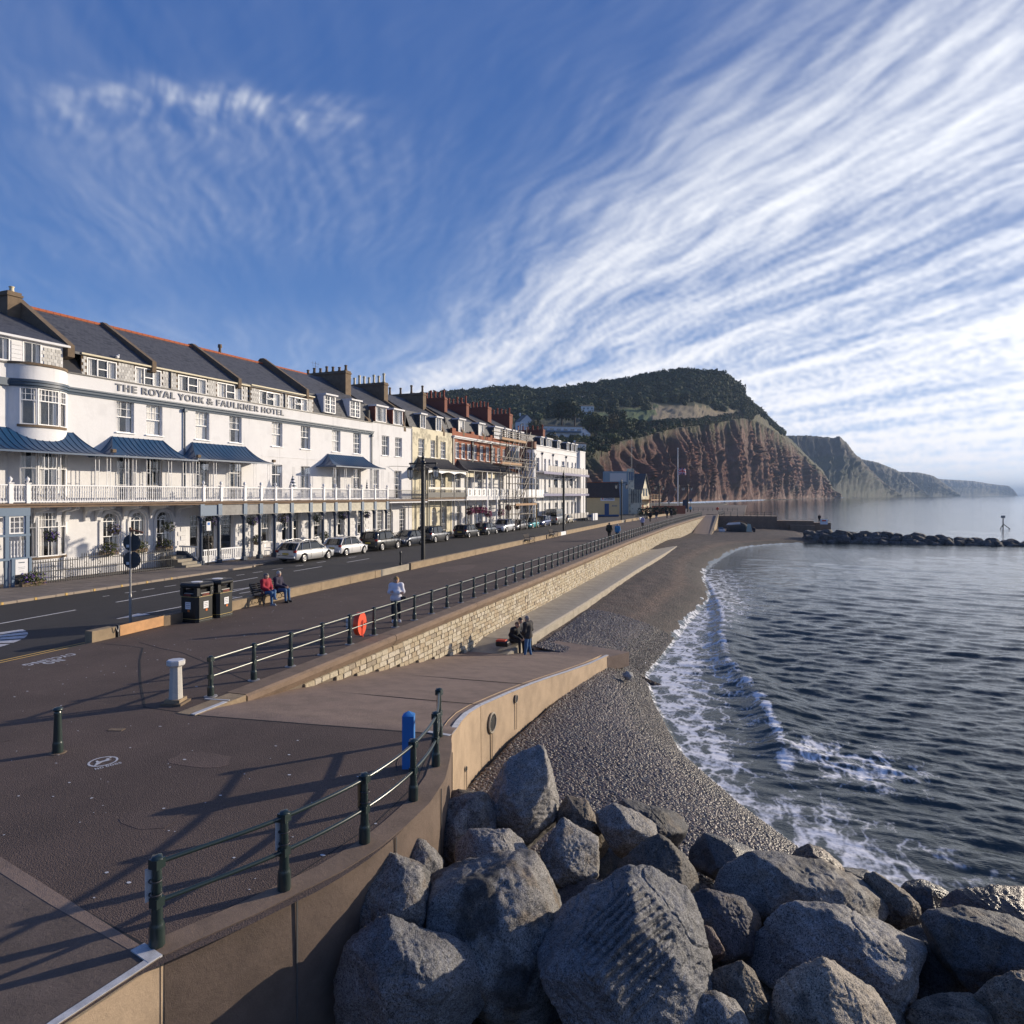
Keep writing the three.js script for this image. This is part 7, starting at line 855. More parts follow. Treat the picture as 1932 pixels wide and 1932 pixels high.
// ---------- parked cars. In the builder the car points along +z, ground at y = 0.
const carG = {};
function car(kind, label, paint, n, s, turn, o = {}) {
  const D = { hatch: { L: 4.15, W: 1.72, H: 1.47, wb: 2.55, r: 0.31, belt: 0.90, hood: [0.70, 0.86], sc: [3.05, 2.35, 0.55, 0.05], deck: 0.92 }, estate: { L: 4.83, W: 1.84, H: 1.48, wb: 2.85, r: 0.33, belt: 0.92, hood: [0.68, 0.88], sc: [3.55, 2.65, 0.62, 0.06], deck: 0.95 }, suv: { L: 4.45, W: 1.84, H: 1.68, wb: 2.62, r: 0.36, belt: 1.02, hood: [0.84, 1.0], sc: [3.3, 2.55, 0.42, 0.05], deck: 1.05 }, small: { L: 3.6, W: 1.62, H: 1.48, wb: 2.3, r: 0.29, belt: 0.93, hood: [0.68, 0.90], sc: [2.85, 2.1, 0.75, 0.1], deck: 0.95 }, saloon: { L: 4.5, W: 1.76, H: 1.44, wb: 2.65, r: 0.31, belt: 0.90, hood: [0.68, 0.86], sc: [3.3, 2.4, 1.25, 0.45], deck: 0.96 }, van: { L: 5.6, W: 2.0, H: 2.55, wb: 3.45, r: 0.36, belt: 1.45, hood: [0.95, 1.15], sc: [4.95, 4.25, 0.06, 0.02], deck: 1.4 } }[kind];
  const { L, W, H, wb, r, belt, hood, sc } = D, rx = (L - wb) * 0.46, x1 = rx, x2 = rx + wb;
  const G = carG[kind] ??= (() => {
    // side profile of the lower body: top and bottom against length
    const topP = [[0, 0.55], [0.04, 0.72], [0.1, D.deck - 0.03], [0.3, D.deck], [sc[0] - 0.5, belt + 0.02], [sc[0], hood[1]], [L - 0.45, hood[0] + 0.04], [L - 0.15, hood[0] - 0.06], [L - 0.03, hood[0] - 0.2], [L, 0.42]], botP = [[0, 0.42], [0.1, 0.27], [L * 0.3, 0.2], [L * 0.7, 0.2], [L - 0.15, 0.2], [L, 0.32]];
    const wid = [[0, 0.80], [0.12, 0.92], [0.5, 0.985], [L * 0.5, 1], [L - 0.8, 0.97], [L - 0.25, 0.86], [L, 0.62]];
    const st = []; for (let k = 0; k <= 44; k++) { const f = k / 44; st.push(L * (0.5 - 0.5 * Math.cos(f * Math.PI)) * 0.5 + L * f * 0.5); }
    const ring = 20, body = gridMesh(st.length - 1, ring, (i, j) => { const x = st[Math.round(i * (st.length - 1))], t = pl(topP, x), b = pl(botP, x), w = W / 2 * pl(wid, x); let a = j * 2; const side = a < 1 ? -1 : 1; a = a < 1 ? a : 2 - a; const yf = sst(0, 1, a) * 0.3 + a * 0.7; let y = lerp(b, t, Math.min(1, yf * 1.12)), bulge = 1 - 0.10 * Math.pow(Math.abs(yf * 1.12 - 0.5) * 2, 3); let ww = w * bulge; if (yf > 0.89) { const q = (yf - 0.89) / 0.11; ww = w * 0.9 * (1 - q * q * 0.999); y = t + 0.02 * q; } for (const xc of [x1, x2]) { const dx = Math.abs(x - xc), R = r + 0.07; if (dx < R) { const ya = r + Math.sqrt(R * R - dx * dx); if (y < ya && yf < 0.8) y = Math.min(ya, t - 0.08); } } return [side * ww, y, x]; });
    const under = bx(W * 0.8, 0.12, L * 0.9, 0, 0.3, L / 2);
    const roofP = [[sc[3], D.deck - 0.02], [sc[2], H - 0.06], [lerp(sc[2], sc[1], 0.4), H], [sc[1], H - 0.03], [sc[0], hood[1] - 0.01]];
    const cabin = (ins, y0, y1) => gridMesh(34, 16, (i, j) => { const x = lerp(sc[3] + 0.01, sc[0] - 0.01, i), t = pl(roofP, x) - ins; let a = j * 2; const side = a < 1 ? -1 : 1; a = a < 1 ? a : 2 - a; const b = belt - 0.04; const q = Math.min(1, a / 0.7), w = W / 2 * lerp(0.93, 0.76, q) - ins; let y = lerp(Math.min(b, t), t, q), ww = w; if (a > 0.7) { const k = (a - 0.7) / 0.3; ww = w * (1 - k); y = t + 0.035 * (1 - (1 - k) ** 2); } return [side * ww, y, x]; });
    const glassG = cabin(0, 0, 1); const roofX0 = lerp(sc[3], sc[2], 0.86), roofX1 = lerp(sc[0], sc[1], 0.86);
    const roof = gridMesh(20, 10, (i, j) => { const x = lerp(roofX0, roofX1, i), t = pl(roofP, x), e = (j - 0.5) * 2; return [e * W / 2 * 0.80, t + 0.042 - 0.06 * Math.pow(Math.abs(e), 3), x]; });
    const pil = s => { const P = [], wy = y => W / 2 * lerp(0.93, 0.76, clamp((y - belt) / (H - belt))) + 0.006; const add = (xa, ya, xb, yb, w) => P.push(beam([s * wy(ya), ya, xa], [s * wy(yb), yb, xb], 0.03, w)); add(sc[0] - 0.02, hood[1], sc[1], H - 0.03, 0.06); add(lerp(sc[2], sc[1], 0.52), belt, lerp(sc[2], sc[1], 0.55), H - 0.02, 0.07); if (kind !== 'small') add(lerp(sc[2], sc[1], 0.04), belt, lerp(sc[2], sc[1], 0.16), H - 0.03, 0.07); add(sc[3] + 0.02, D.deck, sc[2], H - 0.07, 0.12); P.push(beam([s * wy(belt), belt - 0.02, sc[3] + 0.1], [s * wy(belt), belt - 0.02, sc[0] - 0.1], 0.03, 0.05)); return P; };
    const extra = kind === 'van' ? [bx(0.04, H - belt - 0.1, sc[1] - 1.2, W / 2 * 0.86, (H + belt) / 2, (sc[1] - 1.2) / 2 + 0.1), bx(0.04, H - belt - 0.1, sc[1] - 1.2, -W / 2 * 0.86, (H + belt) / 2, (sc[1] - 1.2) / 2 + 0.1), bx(W * 0.84, 0.5, 0.04, 0, H - 0.3, 0.05)] : [];
    const tyre = merge([new THREE.TorusGeometry(r * 0.76, r * 0.24, 10, 24).rotateY(Math.PI / 2).scale(1.25, 1, 1), cy(r * 0.72, r * 0.72, 0.2, 0, -0.1, 0, 20).rotateZ(Math.PI / 2)]);
    const rim = merge([new THREE.TorusGeometry(r * 0.58, 0.022, 6, 22).rotateY(Math.PI / 2).translate(0.1, 0, 0), cy(0.06, 0.06, 0.04, 0, 0.085, 0, 10).rotateZ(-Math.PI / 2), ...Array.from({ length: 6 }, (_, k) => bx(0.03, r * 0.55, 0.07, 0.1, r * 0.3, 0).rotateX(k * Math.PI / 3))]);
    return { body: merge([body]), under: merge([under]), glass: merge([glassG]), roof: merge([roof, ...pil(1), ...pil(-1), ...extra]), tyre, rim };
  })();
  const t = thing('parked_car', label, kind === 'van' ? 'van' : 'car', [n, -0.1, -s], turn, 'cars parked along the terrace'); if (kind === 'van') t.name = numbered('parked_van');
  const off = m => { m.position.z = -L / 2; return m; };
  off(share('body', G.body, paint, t)); off(share('underside', G.under, M.tyre, t)); off(share('cabin_windows', G.glass, o.glass ?? carGlass, t)); off(share('roof', G.roof, o.roof ?? paint, t));
  for (const [x, z] of [[1, x1], [-1, x1], [1, x2], [-1, x2]]) { const w = share('wheel', G.tyre, M.tyre, t); w.position.set(x * (W / 2 - 0.1), r, z - L / 2); if (x < 0) w.rotation.y = Math.PI; share('rim', G.rim, M.alloy, w); }
  const hi = kind === 'suv' || kind === 'van';
  for (const s2 of [1, -1]) { obj('tail_light', [rbx(0.22, kind === 'van' ? 0.4 : 0.17, 0.16, s2 * (W / 2 - 0.16), hi ? 0.95 : 0.84, -L / 2 + 0.07, 0.03, 1)], tailM, t); obj('headlight', [rbx(0.3, 0.15, 0.25, s2 * (W / 2 - 0.36), hood[0] - 0.1, L / 2 - 0.18, 0.05, 2)], lampM, t); obj('door_mirror', [rbx(0.2, 0.13, 0.1, s2 * (W / 2 + 0.06), belt + 0.08, sc[0] - L / 2 - 0.45, 0.03, 1)], paint, t); for (const x of [lerp(sc[2], sc[1], 0.5), lerp(sc[2], sc[1], 0.98)]) obj('door_handle', [bx(0.03, 0.025, 0.16, s2 * (W / 2 - 0.015), belt - 0.12, x - L / 2 - 0.12)], M.alloy, t); obj('door_seam', [bx(0.008, belt - 0.35, 0.012, s2 * (W / 2 - 0.002), belt / 2 + 0.14, lerp(sc[2], sc[1], 0.52) - L / 2), bx(0.008, belt - 0.35, 0.012, s2 * (W / 2 - 0.004), belt / 2 + 0.14, sc[1] + 0.35 - L / 2)], M.tyre, t); }
  obj('number_plate', [bx(0.5, 0.11, 0.03, 0, hi ? 0.72 : 0.68, -L / 2 - 0.005)], plateY, t); obj('number_plate', [bx(0.5, 0.11, 0.03, 0, 0.42, L / 2 + 0.005)], M.white, t); obj('rear_bumper', [rbx(W * 0.84, 0.2, 0.16, 0, 0.42, -L / 2 + 0.04, 0.06, 1)], o.bump ?? paint, t); obj('grille', [rbx(W * 0.5, 0.14, 0.1, 0, 0.52, L / 2 - 0.03, 0.03, 1)], M.tyre, t);
  if (o.rack) for (const s2 of [1, -1]) obj('roof_bar', [tube([[s2 * W * 0.36, H + 0.01, sc[2] - L / 2 + 0.3], [s2 * W * 0.36, H + 0.09, sc[2] - L / 2 + 0.5], [s2 * W * 0.36, H + 0.09, sc[1] - L / 2 - 0.3], [s2 * W * 0.36, H + 0.01, sc[1] - L / 2]], 0.02, 5)], M.alloy, t);
  return t;
}
const carGlass = phy(0.012, 0.015, 0.018, 0.03, { ior: 1.6 }), tailM = phy(0.32, 0.012, 0.012, 0.2), lampM = phy(0.6, 0.62, 0.65, 0.1), plateY = std(0.55, 0.40, 0.05, 0.5);
const cp = (r, g, b, metal = 0.45, rough = 0.32) => phy(r, g, b, rough, { metalness: metal, clearcoat: 1, clearcoatRoughness: 0.06 });
{
  const off = 0.82, away = Math.PI, toward = 0; // right wheels stand at the measured line
  const put = (kind, label, m, s, dir, o) => car(kind, label, m, pl([[40, -29.68], [60, -29.55], [80, -29.3], [100, -28.8], [130, -28.5]], s) - off, s, dir - 0.02, o);
  put('estate', 'silver estate car with roof bars, nearest of the parked row', cp(0.52, 0.53, 0.54, 0.5), 42.2, away, { rack: 1 });
  put('hatch', 'white hatchback parked just ahead of the silver estate', cp(0.66, 0.66, 0.66, 0.1), 47.4, away, {});
  put('suv', 'black crossover with red tail lights at the end of the hotel', cp(0.022, 0.024, 0.026), 52.8, away, { rack: 1 });
  put('small', 'small rounded dark blue car facing the camera next to the lamp post', cp(0.022, 0.03, 0.05), 57.6, toward, {});
  put('suv', 'large dark grey off roader behind the tall lamp post', cp(0.07, 0.075, 0.085), 63.1, away, {});
  put('hatch', 'dark grey hatchback in front of the cream house', cp(0.045, 0.048, 0.055), 71.6, away, {});
  put('hatch', 'blue grey hatchback below the magenta flower baskets', cp(0.05, 0.058, 0.07), 77.4, away, {});
  put('suv', 'silver white crossover facing the camera near the brick houses', cp(0.50, 0.52, 0.56, 0.4), 83.3, toward, { rack: 1 });
  put('saloon', 'mid grey saloon in front of the scaffold', cp(0.16, 0.165, 0.18), 88.5, toward, {});
  put('hatch', 'turquoise hatchback with a black roof', cp(0.05, 0.36, 0.40, 0.2), 93.7, toward, { roof: M.black });
  put('suv', 'blue crossover just before the grey van', cp(0.03, 0.055, 0.16), 99.2, toward, {});
  put('van', 'tall grey panel van in the far part of the row', cp(0.18, 0.19, 0.20, 0.3), 107.1, away, {});
  put('hatch', 'cream hatchback half hidden beyond the grey van', cp(0.55, 0.50, 0.40, 0.2), 113.5, away, {});
  put('hatch', 'dark hatchback, farthest of the parked row', cp(0.04, 0.042, 0.05), 124.8, away, {});
}
// ---------- street furniture
{ // lamps
  const t = thing('street_lamp', 'tall black lamp post with two lanterns, nearest one, beside the parked off roader', 'street lamp', [-22.1, 0, -44.2], 0.0, 'black double lantern lamp posts');
  obj('pole', [rbx(0.25, 7.2, 0.25, 0, 3.5, 0, 0.05, 1), lathe([[0.2, 7.0], [0.2, 7.08], [0.1, 7.16], [0.13, 7.3], [0.14, 7.38], [0.06, 7.5], [0.015, 7.85], [0.0001, 7.9]], 0, 0, 0, 8)], M.black, t);
  obj('crossbar', [bx(2.2, 0.12, 0.12, 0, 6.95, 0)], M.black, t);
  for (const s of [-1, 1]) { obj('scroll', [new THREE.TorusGeometry(0.2, 0.02, 5, 16, 4.6).translate(s * 0.32, 6.62, 0), new THREE.TorusGeometry(0.11, 0.018, 5, 14, 4.6).translate(s * 0.42, 6.4, 0)], M.iron, t); const l = obj('lantern', [bar([s, 6.95, 0], [s, 6.72, 0], 0.03, 6), lathe([[0.05, 6.72], [0.2, 6.66], [0.27, 6.56], [0.26, 6.5], [0.0001, 6.52]], s, 0, 0, 8), ...Array.from({ length: 6 }, (_, k) => { const a = k * Math.PI / 3; return beam([s + 0.24 * Math.cos(a), 6.5, 0.24 * Math.sin(a)], [s + 0.22 * Math.cos(a), 6.0, 0.22 * Math.sin(a)], 0.022, 0.022); }), ...Array.from({ length: 6 }, (_, k) => { const a = k * Math.PI / 3; return beam([s + 0.22 * Math.cos(a), 6.0, 0.22 * Math.sin(a)], [s + 0.08 * Math.cos(a), 5.82, 0.08 * Math.sin(a)], 0.02, 0.02); }), cy(0.08, 0.06, 0.05, s, 5.78, 0, 6)], M.black, t); obj('lantern_glass', [new THREE.CylinderGeometry(0.225, 0.205, 0.5, 6, 1, true).rotateY(Math.PI / 6).translate(s, 6.25, 0), new THREE.CylinderGeometry(0.205, 0.07, 0.18, 6, 1, true).rotateY(Math.PI / 6).translate(s, 5.91, 0)], lanternGlass(), l); }
  function lanternGlass() { return cache.lg ??= phy(0.75, 0.76, 0.74, 0.25, { transmission: 0.55, thickness: 0 }); }
  [[-22.3, 84.3, 'black double lantern lamp post in front of the white end block'], [-22.9, 129.5, 'black double lantern lamp post in front of the lifeboat station'], [-21, 172, 'black double lantern lamp post left of the flagpole'], [-18.5, 196, 'black double lantern lamp post just left of the flag, behind another'], [-15.8, 192, 'black double lantern lamp post right of the flagpole, last one']].forEach(([n, s, l]) => copyOf(t, [n, 0, -s], 0, l));
}
{ // pole sign seen from behind
  const t = thing('road_sign', 'grey pole with two round road signs seen from behind', 'road sign', [-21.3, -0.1, -18.95], YAW + 0.1); obj('pole', [cy(0.045, 0.05, 1.1, 0, 0, 0, 10), cy(0.033, 0.033, 2.45, 0, 1.08, 0, 10), lathe([[0.05, 1.1], [0.033, 1.2]], 0, 0, 0, 10)], M.galv, t);
  for (const y of [3.05, 2.42]) { const d = obj('sign_disc', [new THREE.CylinderGeometry(0.31, 0.31, 0.012, 28).rotateX(Math.PI / 2).translate(0.03, y, -0.05), bx(0.5, 0.04, 0.03, 0.03, y + 0.1, -0.03), bx(0.5, 0.04, 0.03, 0.03, y - 0.1, -0.03)], std(0.05, 0.055, 0.06, 0.6), t); obj('label_sticker', [bx(0.1, 0.1, 0.006, -0.1, y - 0.12, -0.012)], M.white, d); }
  obj('lamp_arm', [bar([0, 3.52, 0], [0.42, 3.42, -0.05], 0.035, 8), cy(0.05, 0.05, 0.16, 0, 3.45, 0, 8)], std(0.22, 0.10, 0.05, 0.7), t);
}
{ // litter bins
  const t = thing('litter_bin', 'black hooded litter bin nearest the camera with white notices', 'litter bin', [-19.5, 0, -20.25], 0.0, 'black litter bins'); const b = M.black, gold = std(0.45, 0.33, 0.1, 0.5);
  const oct = (w, c) => [[-w, -w + c], [-w + c, -w], [w - c, -w], [w, -w + c], [w, w - c], [w - c, w], [-w + c, w], [-w, w - c]];
  obj('body', [ext(oct(0.42, 0.1), 0.86).rotateX(-Math.PI / 2).translate(0, 0.06, 0), ext(oct(0.45, 0.1), 0.06).rotateX(-Math.PI / 2)], b, t); obj('hood', [ext(oct(0.42, 0.1), 0.06).rotateX(-Math.PI / 2).translate(0, 0.92, 0), ...[[-1, -1], [1, -1], [-1, 1], [1, 1]].map(([x, z]) => bx(0.14, 0.3, 0.14, x * 0.33, 1.12, z * 0.33)), bx(0.76, 0.06, 0.76, 0, 1.29, 0), ext(oct(0.42, 0.12), 0.06, 0.06).rotateX(-Math.PI / 2).translate(0, 1.32, 0)], b, t); obj('inner_bin', [bx(0.6, 0.24, 0.6, 0, 1.06, 0)], M.tyre, t);
  for (const y of [0.12, 0.93]) obj('gold_band', [ext(oct(0.428, 0.1), 0.016).rotateX(-Math.PI / 2).translate(0, y, 0)], gold, t);
  obj('lid_disc', [cy(0.2, 0.2, 0.01, 0, 1.445, 0, 20).scale(1, 1, 1)], M.white, t);
  const lm = std(0.30, 0.05, 0.03, 0.5); for (const [rot, x, z] of [[0, 0, 0.43], [Math.PI / 2, 0.43, 0]]) { const p = obj('notice', [bx(0.24, 0.26, 0.008, 0, 0.62, 0)], M.white, t); p.position.set(x, 0, z); p.rotation.y = rot; for (const y of [0.69, 0.63, 0.57]) obj('print_line', [bx(0.17, 0.014, 0.004, 0, y, 0.006)], M.inside, p); const st = obj('sticker', [bx(0.09, 0.08, 0.006, 0.03, 0.43, 0)], std(0.6, 0.16, 0.03), t); st.position.copy(p.position); st.rotation.y = rot; const lt = new THREE.Mesh(merge([new TextGeometry('LITTER', { font, size: 0.075, depth: 0.006, curveSegments: 3 }).translate(-0.19, 0, 0)]), lm); lt.name = 'lettering'; lt.position.set(x + (rot ? 0.012 : 0), 0.965, z + (rot ? 0 : 0.012)); lt.rotation.y = rot; t.add(lt); obj('lit_lip', [bx(0.42, 0.03, 0.05, 0, 1.06, -0.06)], M.galv, t); t.children.at(-1).position.set(x, 0, z); t.children.at(-1).rotation.y = rot; }
  copyOf(t, [-19.5, 0, -21.3], 0.0, 'black hooded litter bin standing behind the nearer bin');
}
function bench(label, n, s, turn) {
  if (bench.first) return copyOf(bench.first, [n, 0, -s], turn, label);
  const t = bench.first = thing('park_bench', label, 'bench', [n, 0, -s], turn, 'promenade benches'); const wood = std(0.06, 0.045, 0.035, 0.45); // faces +x
  const sl = merge([rbx(0.06, 0.028, 1.72, 0, 0, 0, 0.008, 1)]); for (let k = 0; k < 6; k++) { const m = share('seat_slat', sl, wood, t); m.position.set(-0.2 + k * 0.08, 0.43 - (k === 5 ? 0.012 : 0), 0); } for (let k = 0; k < 5; k++) { const m = share('back_slat', sl, wood, t); m.position.set(-0.27 - k * 0.028, 0.53 + k * 0.085, 0); m.rotation.z = 1.25; }
  for (const z of [-0.78, 0.78]) obj('end_frame', [tube([[-0.34, 0, z], [-0.26, 0.2, z], [-0.22, 0.4, z], [-0.3, 0.65, z], [-0.42, 0.92, z]], 0.028, 6), tube([[0.34, 0, z], [0.25, 0.18, z], [0.24, 0.4, z], [0.28, 0.56, z], [0.22, 0.63, z], [0, 0.65, z], [-0.28, 0.66, z]], 0.026, 6), bar([-0.24, 0.4, z], [0.24, 0.41, z], 0.024, 6), new THREE.TorusGeometry(0.11, 0.014, 5, 14).translate(-0.08, 0.22, z), new THREE.TorusGeometry(0.08, 0.014, 5, 14).translate(0.12, 0.25, z)], M.iron, t);
  return t;
}
bench('black bench with two people sitting on it beside the bins', -19.65, 24.55, 0.02); bench('empty slatted bench, nearer of the two together by the low wall', -20.0, 62.8, 0.02); bench('empty slatted bench, farther of the two together by the low wall', -20.1, 71.8, 0.02); bench('lone far bench near the lifeboat station', -19.6, 126.5, 0.02);
{
  const b = thing('bollard', 'dark green iron bollard alone on the tarmac at the left', 'bollard', [-11.9, 0, -9.04]); obj('post', [lathe([[0.088, 0], [0.088, 0.17], [0.078, 0.2], [0.074, 0.22], [0.06, 0.7], [0.066, 0.72], [0.06, 0.74], [0.055, 0.755]], 0, 0, 0, 18)], M.green, b); obj('cap', [lathe([[0.055, 0.755], [0.082, 0.775], [0.085, 0.80], [0.06, 0.825], [0.0001, 0.835]], 0, 0, 0, 18)], M.green, b); obj('base_plate', [cy(0.13, 0.14, 0.012, 0, 0, 0, 18)], M.stain, b);
  const s = thing('bollard', 'tiny black bollard behind the low wall near the white gate', 'bollard', [-22.4, -0.1, -41.4]); obj('post', [lathe([[0.09, 0], [0.09, 0.15], [0.06, 0.2], [0.055, 0.75], [0.08, 0.8], [0.08, 0.9], [0.03, 1.0], [0.0001, 1.02]], 0, 0, 0, 12)], M.black, s); obj('collar', [new THREE.TorusGeometry(0.065, 0.012, 5, 12).rotateX(Math.PI / 2).translate(0, 0.7, 0)], M.black, s);
  const p = thing('stone_pedestal', 'white octagonal stone pedestal with a stepped square base', 'pedestal', [-12.2, 0, -12.05], 0.3); obj('base_step', [bx(0.46, 0.05, 0.46, 0, 0.025, 0)], M.stain, p); obj('base_step', [bx(0.34, 0.07, 0.34, 0, 0.085, 0)], M.lowwall, p); obj('shaft', [cy(0.125, 0.15, 0.72, 0, 0.12, 0, 8)], std(0.55, 0.52, 0.46, 0.8, { map: mottle }), p); obj('capital', [cy(0.2, 0.15, 0.04, 0, 0.84, 0, 8), cy(0.2, 0.2, 0.09, 0, 0.88, 0, 8)], std(0.62, 0.60, 0.56, 0.8, { map: mottle }), p); obj('top_plate', [cy(0.17, 0.18, 0.015, 0, 0.97, 0, 8)], std(0.5, 0.52, 0.56, 0.5), p);
  const bl = thing('blue_post', 'bright blue square wooden post with a pyramid top by the slipway', 'post', [-5.42, 0, -10.55].map((v, i) => i === 0 ? -5.55 : v), 0.35); const bm = std(0.02, 0.16, 0.46, 0.55, { map: fine }); obj('shaft', [bx(0.2, 0.9, 0.2, 0, 0.45, 0)], bm, bl); obj('top', [new THREE.ConeGeometry(0.142, 0.07, 4).rotateY(Math.PI / 4).translate(0, 0.935, 0)], bm, bl); obj('loop', [tube([[-0.1, 0.3, 0.02], [-0.2, 0.1, 0.1], [-0.16, 0.01, 0.2]], 0.008, 4)], M.iron, bl);
  const ring = thing('lifebuoy', 'orange red lifebuoy housing hung on the long railing', 'lifebuoy', [railN(19.4) + 0.02, 0.5, -19.38], 0.12); const org = std(0.72, 0.075, 0.025, 0.4), lo = std(0.80, 0.17, 0.07, 0.4);
  obj('housing', [new THREE.CylinderGeometry(0.36, 0.36, 0.17, 26).rotateZ(Math.PI / 2).scale(1, 1.05, 0.92).translate(-0.12, 0.0, 0)], org, ring); obj('face', [ext((() => { const s = new THREE.Shape(); s.absarc(0, 0, 0.35, 0, 6.2832); const h = new THREE.Path(); h.absarc(0, 0, 0.13, 0, 6.2832); s.holes.push(h); return s; })(), 0.03, 0.015).rotateY(Math.PI / 2).scale(1, 1.05, 0.92).translate(-0.03, 0, 0)], lo, ring); obj('slot', [new THREE.CircleGeometry(0.135, 18).rotateY(Math.PI / 2).translate(-0.028, 0, 0)], std(0.35, 0.02, 0.01), ring); obj('handle', [bx(0.02, 0.24, 0.03, -0.015, -0.02, -0.03), bx(0.02, 0.5, 0.025, 0.0, -0.17, 0.03)], org, ring);
  const r2 = thing('lifebuoy', 'small distant red lifebuoy on the far railing', 'lifebuoy', [-8.6, 0.7, -205.9], 0.3); obj('housing', [new THREE.CylinderGeometry(0.42, 0.42, 0.2, 18).rotateX(Math.PI / 2)], org, r2); obj('face', [new THREE.TorusGeometry(0.28, 0.1, 8, 18).translate(0, 0, 0.12)], lo, r2);
  const fp = thing('flagpole', 'tall white flagpole with the flag flying at half mast', 'flagpole', [-16.8, 0, -175]); obj('pole', [cy(0.07, 0.13, 16.2, 0, 0, 0, 10), new THREE.SphereGeometry(0.14, 10, 8).translate(0, 16.3, 0)], M.paint, fp); obj('base_block', [bx(0.9, 0.7, 0.9, 0, 0.35, 0)], M.step, fp);
  const uj = (u, v) => { const x = (u - 0.5) * 2, y = (v - 0.5), a = Math.abs(x), b = Math.abs(y); if (a < 0.1 || b < 0.1) return [0.55, 0.02, 0.03]; if (a < 0.17 || b < 0.17) return [0.75, 0.75, 0.75]; const d = Math.abs(a - 2 * b) / 2.236; return d < 0.06 ? [0.55, 0.02, 0.03] : d < 0.13 ? [0.75, 0.75, 0.75] : [0.012, 0.02, 0.16]; }; const ft = tex(128, 1, uj); ft.repeat.set(1, 1); const fg = gridMesh(20, 8, (i, j) => [0.15 + 1.9 * i, 9.6 + 1.5 * j + 0.35 * Math.sin(i * 3) - 0.1 * i, 0.22 * Math.sin(i * 9 + j * 2) * i]); { const uv = fg.attributes.uv; for (let j = 0; j <= 8; j++) for (let i = 0; i <= 20; i++) uv.setXY(j * 21 + i, i / 20, j / 8); } obj('flag', fg, new THREE.MeshStandardMaterial({ map: ft, side: THREE.DoubleSide, roughness: 0.8 }), fp).rotation.y = YAW;
  const mk = thing('sea_mark', 'dark marker post with a tripod brace standing in the sea', 'sea mark', [57.8, SEA, -194], YAW); obj('pole', [bar([0, -2, 0], [0, 2.6, 0], 0.12, 8)], M.darkmetal, mk); obj('brace', [bar([0, 1.2, 0], [1.9, -0.4, 0.4], 0.1, 6)], M.darkmetal, mk); obj('brace', [bar([0, 1.0, 0], [-0.5, -0.4, -0.6], 0.1, 6)], M.darkmetal, mk); obj('top_box', [bx(0.75, 0.6, 0.4, 0, 2.9, 0), bar([0, 2.5, 0], [0, 3.3, 0], 0.05, 5)], M.galv, mk);
  for (const [u, d, l] of [[1303, 186, 'blue round path sign near the flagpole'], [1262, 182, 'thin sign post with a white label left of the flagpole']]) { const t = thing('path_sign', l, 'sign', gpos(u, d), YAW); obj('pole', [bar([0, 0, 0], [0, 3.2, 0], 0.05, 6)], M.darkmetal, t); obj('sign_plate', [u === 1303 ? cy(0.4, 0.4, 0.05, 0, 0, 0, 16).rotateX(Math.PI / 2).translate(0, 3.2, 0) : bx(0.4, 1.0, 0.06, 0, 2.6, 0)], u === 1303 ? blue : M.cream, t); }
}
{ // ground lettering on the tarmac
  const w = thing('ground_lettering', 'white NO CYCLING lettering painted on the tarmac by the kerb', 'road marking', [-19.0, 0.004, -14.15], 0); const put = (s, size, width, x0, z0, par, turn) => { const adv = textW(s, size), k = width / adv.reduce((a, b) => a + b); let x = 0; [...s].forEach((ch, i) => { if (ch !== ' ') { const g = cg('flat' + ch + size, () => merge([new THREE.ShapeGeometry(font.generateShapes(ch, size), 3).rotateX(-Math.PI / 2)])); const m = share('letter', g, M.thermo, par); m.position.set(x0 + Math.cos(turn) * x, 0, z0 - Math.sin(turn) * x); m.rotation.y = turn; m.scale.x = k; } x += adv[i] * k; }); };
  put('NO', 0.34, 0.55, 0.34, 0.0 - 0.05, w, -Math.PI / 2); put('CYCLING', 0.30, 1.5, 0.02, -0.68, w, -Math.PI / 2);
  const d = thing('ground_symbol', 'white no dogs symbol in a ring painted on the tarmac', 'road marking', [-10.75, 0.004, -9.0], -2.0); obj('ring', [new THREE.RingGeometry(0.2, 0.235, 28).rotateX(-Math.PI / 2)], M.thermo, d); obj('bar', [bx(0.41, 0.002, 0.03, 0, 0, 0, 0.6)], M.thermo, d); obj('dog_shape', [new THREE.ShapeGeometry(shapeOf([[-0.13, 0.03], [-0.07, 0.04], [0.05, 0.03], [0.09, 0.1], [0.15, 0.06], [0.1, 0.0], [0.09, -0.1], [0.06, -0.1], [0.05, -0.03], [-0.06, -0.03], [-0.08, -0.1], [-0.11, -0.1], [-0.1, 0.0]])).rotateX(-Math.PI / 2).translate(0, 0.003, 0)], M.thermo, d); put('NO DOGS', 0.085, 0.42, 0.21, -0.33, d, Math.PI);
}
